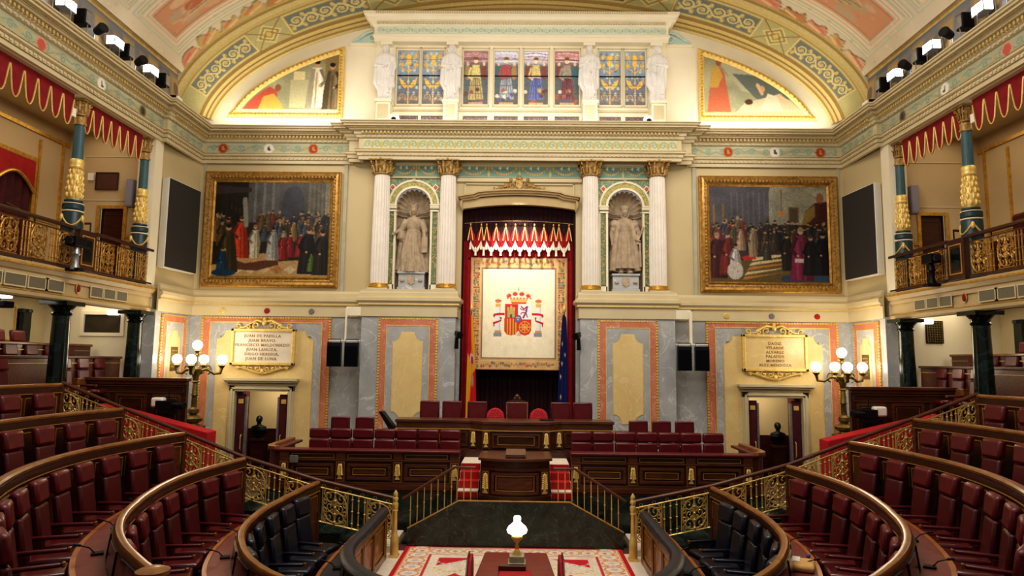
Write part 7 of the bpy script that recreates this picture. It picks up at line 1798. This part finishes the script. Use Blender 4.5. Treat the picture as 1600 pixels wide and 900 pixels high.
    o = thing('gallery_camera', 'black remote camera hung on the outside of the %s balustrade' % sd, 'camera', (S_(10.75), y, 6.5)); x = S_(10.72)
    MB().box(x-.13, x+.13, y-.22, y+.2, 6.62, 6.86).tube([(x, y-.2, 6.74), (x-s*.1, y-.45, 6.72)], [.08, .09], 12).build('camera_body', 'black', o, bevel=.015); MB().lathe([(.12, 6.06), (.08, 6.2), (.07, 6.4), (.1, 6.44), (.06, 6.62)], x, y, 14).build('mount', 'steel' if s < 0 else 'black', o, 40); MB().box(x-.16, x+.16, y-.1, y+.1, 6.02, 6.1).build('foot', 'black', o)
    # ---------------- under the gallery
    lx = -12.05 if s < 0 else 12.0
    o = thing('wall_lamp', 'small lit white lamp on the end wall under the %s gallery' % sd, 'lamp', (lx, 19.8, 5.2)); MB().box(lx-.13, lx+.13, 19.62, 19.8, 5.2, 5.34).build('lamp_housing', 'lampglass', o, bevel=.02); MB().box(lx-.04, lx+.04, 19.78, 19.87, 5.24, 5.3).build('wall_mount', 'white', o)
    if s < 0:
        o = thing('studio_lamp', 'lit lamp above a black camera hanging under the left gallery ceiling', 'lamp', (-11.8, 15.1, 5.1)); MB().box(-12.05, -11.62, 14.98, 15.2, 5.28, 5.36).build('lamp_tube', 'lampglass', o, bevel=.02); MB().box(-12.1, -11.6, 14.95, 15.25, 5.06, 5.22).build('camera_body', 'black', o, bevel=.03); MB().tube([(-11.85, 15.1, 5.2), (-11.85, 15.1, 5.75)], .03).build('stem', 'black', o)
    mb = MB(); holes = [(11.88, 13.0, 4.66, 5.24)] if s < 0 else []
    cells(mb, 11.0, 14.2, 2.4, 5.8, 19.87, holes, lambda u, w: (S_(u), 19.87, w)); struct(mb.build('wall_end', 'ivory'), 'cream end wall under the %s gallery' % sd, 'wall')
    struct(MB().box(S_(14.2), S_(14.3), 5, 19.9, 2.4, 5.8).build('wall_'+sd, 'cream'), 'cream back wall under the %s gallery' % sd, 'wall')
    if s < 0:
        w = thing('window_9', 'framed interior window with dark glass on the end wall under the left gallery', 'window', (-12.44, 19.85, 4.6), kind='structure')
        MB().box(-13.0, -11.88, 19.9, 19.92, 4.66, 5.24).build('pane', MT.setdefault('darkglass', mat_noise('dark glass', C(46, 40, 34), C(70, 62, 50), 1.5, .12)), w); frame_rect(mb := MB(), lambda u, v, d: (S_(u), 19.87-d, v), 11.78, 13.1, 4.58, 5.32, .1, 0, .04); mb.build('frame', 'ivory', w)
    else:
        o = thing('wall_grille', 'dark metal grille on the cream end wall under the right gallery', 'grille', (12.27, 19.85, 4.6)); MB().box(12.02, 12.52, 19.83, 19.87, 4.64, 5.3).build('backing', 'black', o)
        m = MB()
        for k in range(7): m.box(12.04+k*.07, 12.06+k*.07, 19.81, 19.83, 4.66, 5.28)
        for k in range(9): m.box(12.03, 12.51, 19.8, 19.82, 4.68+k*.07, 4.7+k*.07)
        m.build('lattice', 'plaque', o)
    mb = MB(); f_lb = lambda u, v, d: (S_(14.2-d), u, v)
    for y in (15.2, 17.4):
        frame_rect(mb, f_lb, y, y+1.3, 4.4, 5.4, .05, 0, .04)
    struct(mb.build('trim_21', 'goldpale'), 'gilded panel mouldings on the wall under the %s gallery' % sd, 'moulding')
    o = thing('wall_pier', 'dark pier against the back wall under the %s gallery' % sd, 'pier', (S_(14.1), 18.9, 2.4)); MB().box(S_(14.0), S_(14.2), 18.75, 19.05, 2.4, 5.3).lathe([(.2, 0), (.2, .08)], S_(14.1), 18.9, 16, 5.2).build('pier_shaft', 'blackmarble', o)
    for j, y in enumerate((16.16, 19.3)):
        X = S_(11.12)
        c = thing('black_column', 'polished black green marble column under the %s gallery, %s' % (sd, ('nearer one', 'one beside the corner')[j]), 'column', (X, y, 2.2), 'black marble columns')
        MB().lathe([(.26, 2.2), (.26, 2.4), (.225, 2.45), (.215, 3.4), (.19, 5.0)], X, y, 28).build('shaft', 'blackmarble', c, 40); MB().lathe([(.19, 4.95), (.23, 5.0), (.2, 5.04), (.21, 5.1), (.28, 5.18), (.3, 5.2)], X, y, 28).box(X-.34, X+.34, y-.34, y+.34, 5.2, 5.3).build('capital', 'blackmarble', c, 40)
    # straight desks and seats under the gallery
    for j, (x, z, y0, y1) in enumerate(((11.75, 3.98, 11.5, 19.7), (12.6, 4.32, 11.5, 19.6))):
        r = thing('straight_desk', 'straight dark desk under the %s gallery, %s' % (sd, ('front one', 'back one')[j]), 'desk', (S_(x), 16, 2.4)); X = S_(x)
        MB().box(X-.03, X+.03, y0, y1, 2.4, z-.06).build('inner_panel', 'woodmid', r); MB().box(X-.1, X+.1, y0, y1, z-.07, z).build('rim', 'woodrim' if j else 'woodmid', r, bevel=.02); MB().box(S_(x-.06), S_(x-.03), y0, y1, z-.2, z-.18).build('inlay_line', 'inlay', r)
    n = 0
    for row, (x, z, ys) in enumerate(((11.4, 2.62, [18.68-.72*i for i in range(7)]), (12.25, 2.96, [18.6-.72*i for i in range(6)]), (13.1, 3.32, [17.8-.72*i for i in range(5)]))):
        for i, y in enumerate(ys):
            if row == 0 and abs(y-16.16) < .5: continue
            if not inview((S_(x+.25), y, z+1.2)): continue
            dup(PROTO[False], (S_(x), y, z), (-pi/2 if s > 0 else pi/2)*-1 if False else (pi/2 if s > 0 else -pi/2), 'burgundy leather seat under the %s gallery, %s from the end wall, %s straight row' % (sd, ordn(i), ('front', 'middle', 'back')[row]), 'burgundy seats under the galleries')
        struct(MB().box(S_(x-.5), S_(x+.5), 11.5, 19.8, 2.4, z).build('floor', 'tier'), 'tier under the %s straight row below the %s gallery' % (('front', 'middle', 'back')[row], sd), 'tier')
    L = bpy.data.lights.new('gallery_light', 'AREA'); L.shape = 'RECTANGLE'; L.size = 1.2; L.size_y = 8; L.energy = 60; L.color = (1, .84, .6); lo = bpy.data.objects.new('gallery_light', L); COL.objects.link(lo); lo.location = (S_(12.6), 15.5, 10.75)
    L = bpy.data.lights.new('under_gallery_light', 'AREA'); L.shape = 'RECTANGLE'; L.size = 1.0; L.size_y = 8; L.energy = 75; L.color = (1, .86, .64); lo = bpy.data.objects.new('under_gallery_light', L); COL.objects.link(lo); lo.location = (S_(12.6), 15.8, 5.68)
    # bright gallery lamp at the nearer column
    o = thing('gallery_floodlight', 'small lit white floodlight beside the nearer teal column in the %s gallery' % sd, 'floodlight', (S_(11.32), 16.1, 9.9)); X = S_(11.32)
    MB().box(X-.11, X+.11, 16.05, 16.2, 9.98, 10.2).build('housing', 'white', o); MB().box(X-.1, X+.1, 16.035, 16.05, 9.99, 10.19).build('lens', 'flood', o); MB().tube([(X, 16.12, 10.2), (X, 16.12, 10.5)], .02).build('stem', 'black', o)
    # floodlights on the cornice
    for j, y in enumerate((18.95, 18.3, 17.75, 17.1, 16.6, 15.95, 15.3, 14.7, 14.1)):
        lit = j in (1, 4, 7); x = S_(10.62)
        o = thing('floodlight', '%s floodlight on the %s cornice, %s from the end wall' % ('lit' if lit else 'unlit black', sd, ordn(j)), 'floodlight', (x, y, 11.8), 'floodlights on the cornice')
        zc = 12.14
        if j % 3 == 0: MB().box(x-.14, x+.14, y-.13, y+.13, zc-.18, zc+.2).build('housing', 'black', o, bevel=.02); MB().box(x-S_(.145), x-S_(.16), y-.1, y+.1, zc-.14, zc+.16).build('lens', 'steel', o)
        elif lit:
            MB().box(x-.12, x+.12, y-.2, y+.22, zc-.12, zc+.14).build('housing', 'steel', o, bevel=.02); MB().add([(x-S_(.125), y-.18, zc-.1), (x-S_(.125), y+.18, zc-.1), (x-S_(.125), y+.18, zc+.12), (x-S_(.125), y-.18, zc+.12), (x+.1, y-.205, zc-.1), (x-.1, y-.205, zc-.1), (x-.1, y-.205, zc+.12), (x+.1, y-.205, zc+.12)], [(0, 1, 2, 3), (4, 5, 6, 7)]).build('lens', 'flood', o)
        else: MB().tube([(x+S_(.1), y+.05, zc+.02), (x-S_(.16), y-.1, zc+.05)], [.1, .13], 14).build('housing', 'black', o, 40); MB().tube([(x-S_(.16), y-.1, zc+.05), (x-S_(.17), y-.105, zc+.051)], .11, 14).build('lens', 'darkbronze', o)
        MB().tube([(x-.13, y, zc), (x-.13, y, 11.71), (x+.13, y, 11.71), (x+.13, y, zc)], .014, 6).build('bracket', 'steel', o)
    o = thing('floodlight', 'slim unlit floodlight leaning at the %s end of the cornice' % sd, 'floodlight', (S_(10.5), 19.6, 11.8)); MB().box(S_(10.4), S_(10.62), 19.3, 19.7, 11.7, 11.86).build('housing', 'black', o, bevel=.02); MB().box(S_(10.36), S_(10.4), 19.35, 19.65, 11.72, 11.85).build('lens', 'white', o)
    # real light from the cornice floods
    for y in (15.2, 17.4):
        L = bpy.data.lights.new('flood_light', 'SPOT'); L.energy = 420; L.color = (1, .92, .8); L.spot_size = radians(110); L.spot_blend = .8; L.shadow_soft_size = .3; lo = bpy.data.objects.new('flood_light', L); COL.objects.link(lo); lo.location = (S_(10.2), y, 12.3)
        lo.rotation_euler = (Vector((S_(-3), 22, 8))-Vector(lo.location)).to_track_quat('-Z', 'Y').to_euler()
def area(nm, loc, target, sx, sy, e, c=(1, .94, .85)):
    L = bpy.data.lights.new(nm, 'AREA'); L.shape = 'RECTANGLE'; L.size = sx; L.size_y = sy; L.energy = e; L.color = c
    lo = bpy.data.objects.new(nm, L); COL.objects.link(lo); lo.location = loc; lo.rotation_euler = (Vector(target)-Vector(loc)).to_track_quat('-Z', 'Y').to_euler(); return lo
area('overhead_fill', (0, 11, 15.2), (0, 13.5, 0), 9, 7, 1250, (1, .945, .86))  # added broad fill under the vault, no fixture hangs there
area('vault_fill', (0, 9, 8.5), (0, 18, 16), 10, 3, 500, (1, .92, .8))  # added fill in mid-air, aimed up to brighten the vault
area('cove_light', (0, 20.95, 11.78), (0, 21.9, 13.6), 9, .12, 30, (1, .95, .84))
for s, sd in SIDES: area('cove_light', (s*8.1, 21.4, 11.9), (s*8.1, 21.95, 13.2), 4.2, .12, 46, (1, .94, .8))
L = bpy.data.lights.new('tapestry_spot', 'SPOT'); L.energy = 800; L.color = (1, .95, .88); L.spot_size = radians(52); L.spot_blend = .6; L.shadow_soft_size = .1
lo = bpy.data.objects.new('tapestry_spot', L); COL.objects.link(lo); lo.location = (0, 20.6, 9.9); lo.rotation_euler = (Vector((0, 22.2, 7.5))-Vector(lo.location)).to_track_quat('-Z', 'Y').to_euler()
for s, sd in SIDES: area('corridor_light', (s*8.3, 23.0, 3.3), (s*8.3, 23.2, 0), 1.5, .6, 26, (1, .88, .66))
w = bpy.data.worlds.new('ambient_fill'); sc.world = w; w.use_nodes = True; bg = w.node_tree.nodes['Background']; bg.inputs[0].default_value = (1, .91, .8, 1); bg.inputs[1].default_value = .22  # even ambient fill, entering through the open back of the hall
sc.view_settings.view_transform = 'Standard'; sc.view_settings.look = 'Medium High Contrast'; sc.view_settings.exposure = 0
sc.cycles.use_denoising = True; sc.cycles.max_bounces = 6; sc.cycles.diffuse_bounces = 3; sc.cycles.glossy_bounces = 3; sc.cycles.sample_clamp_indirect = 6
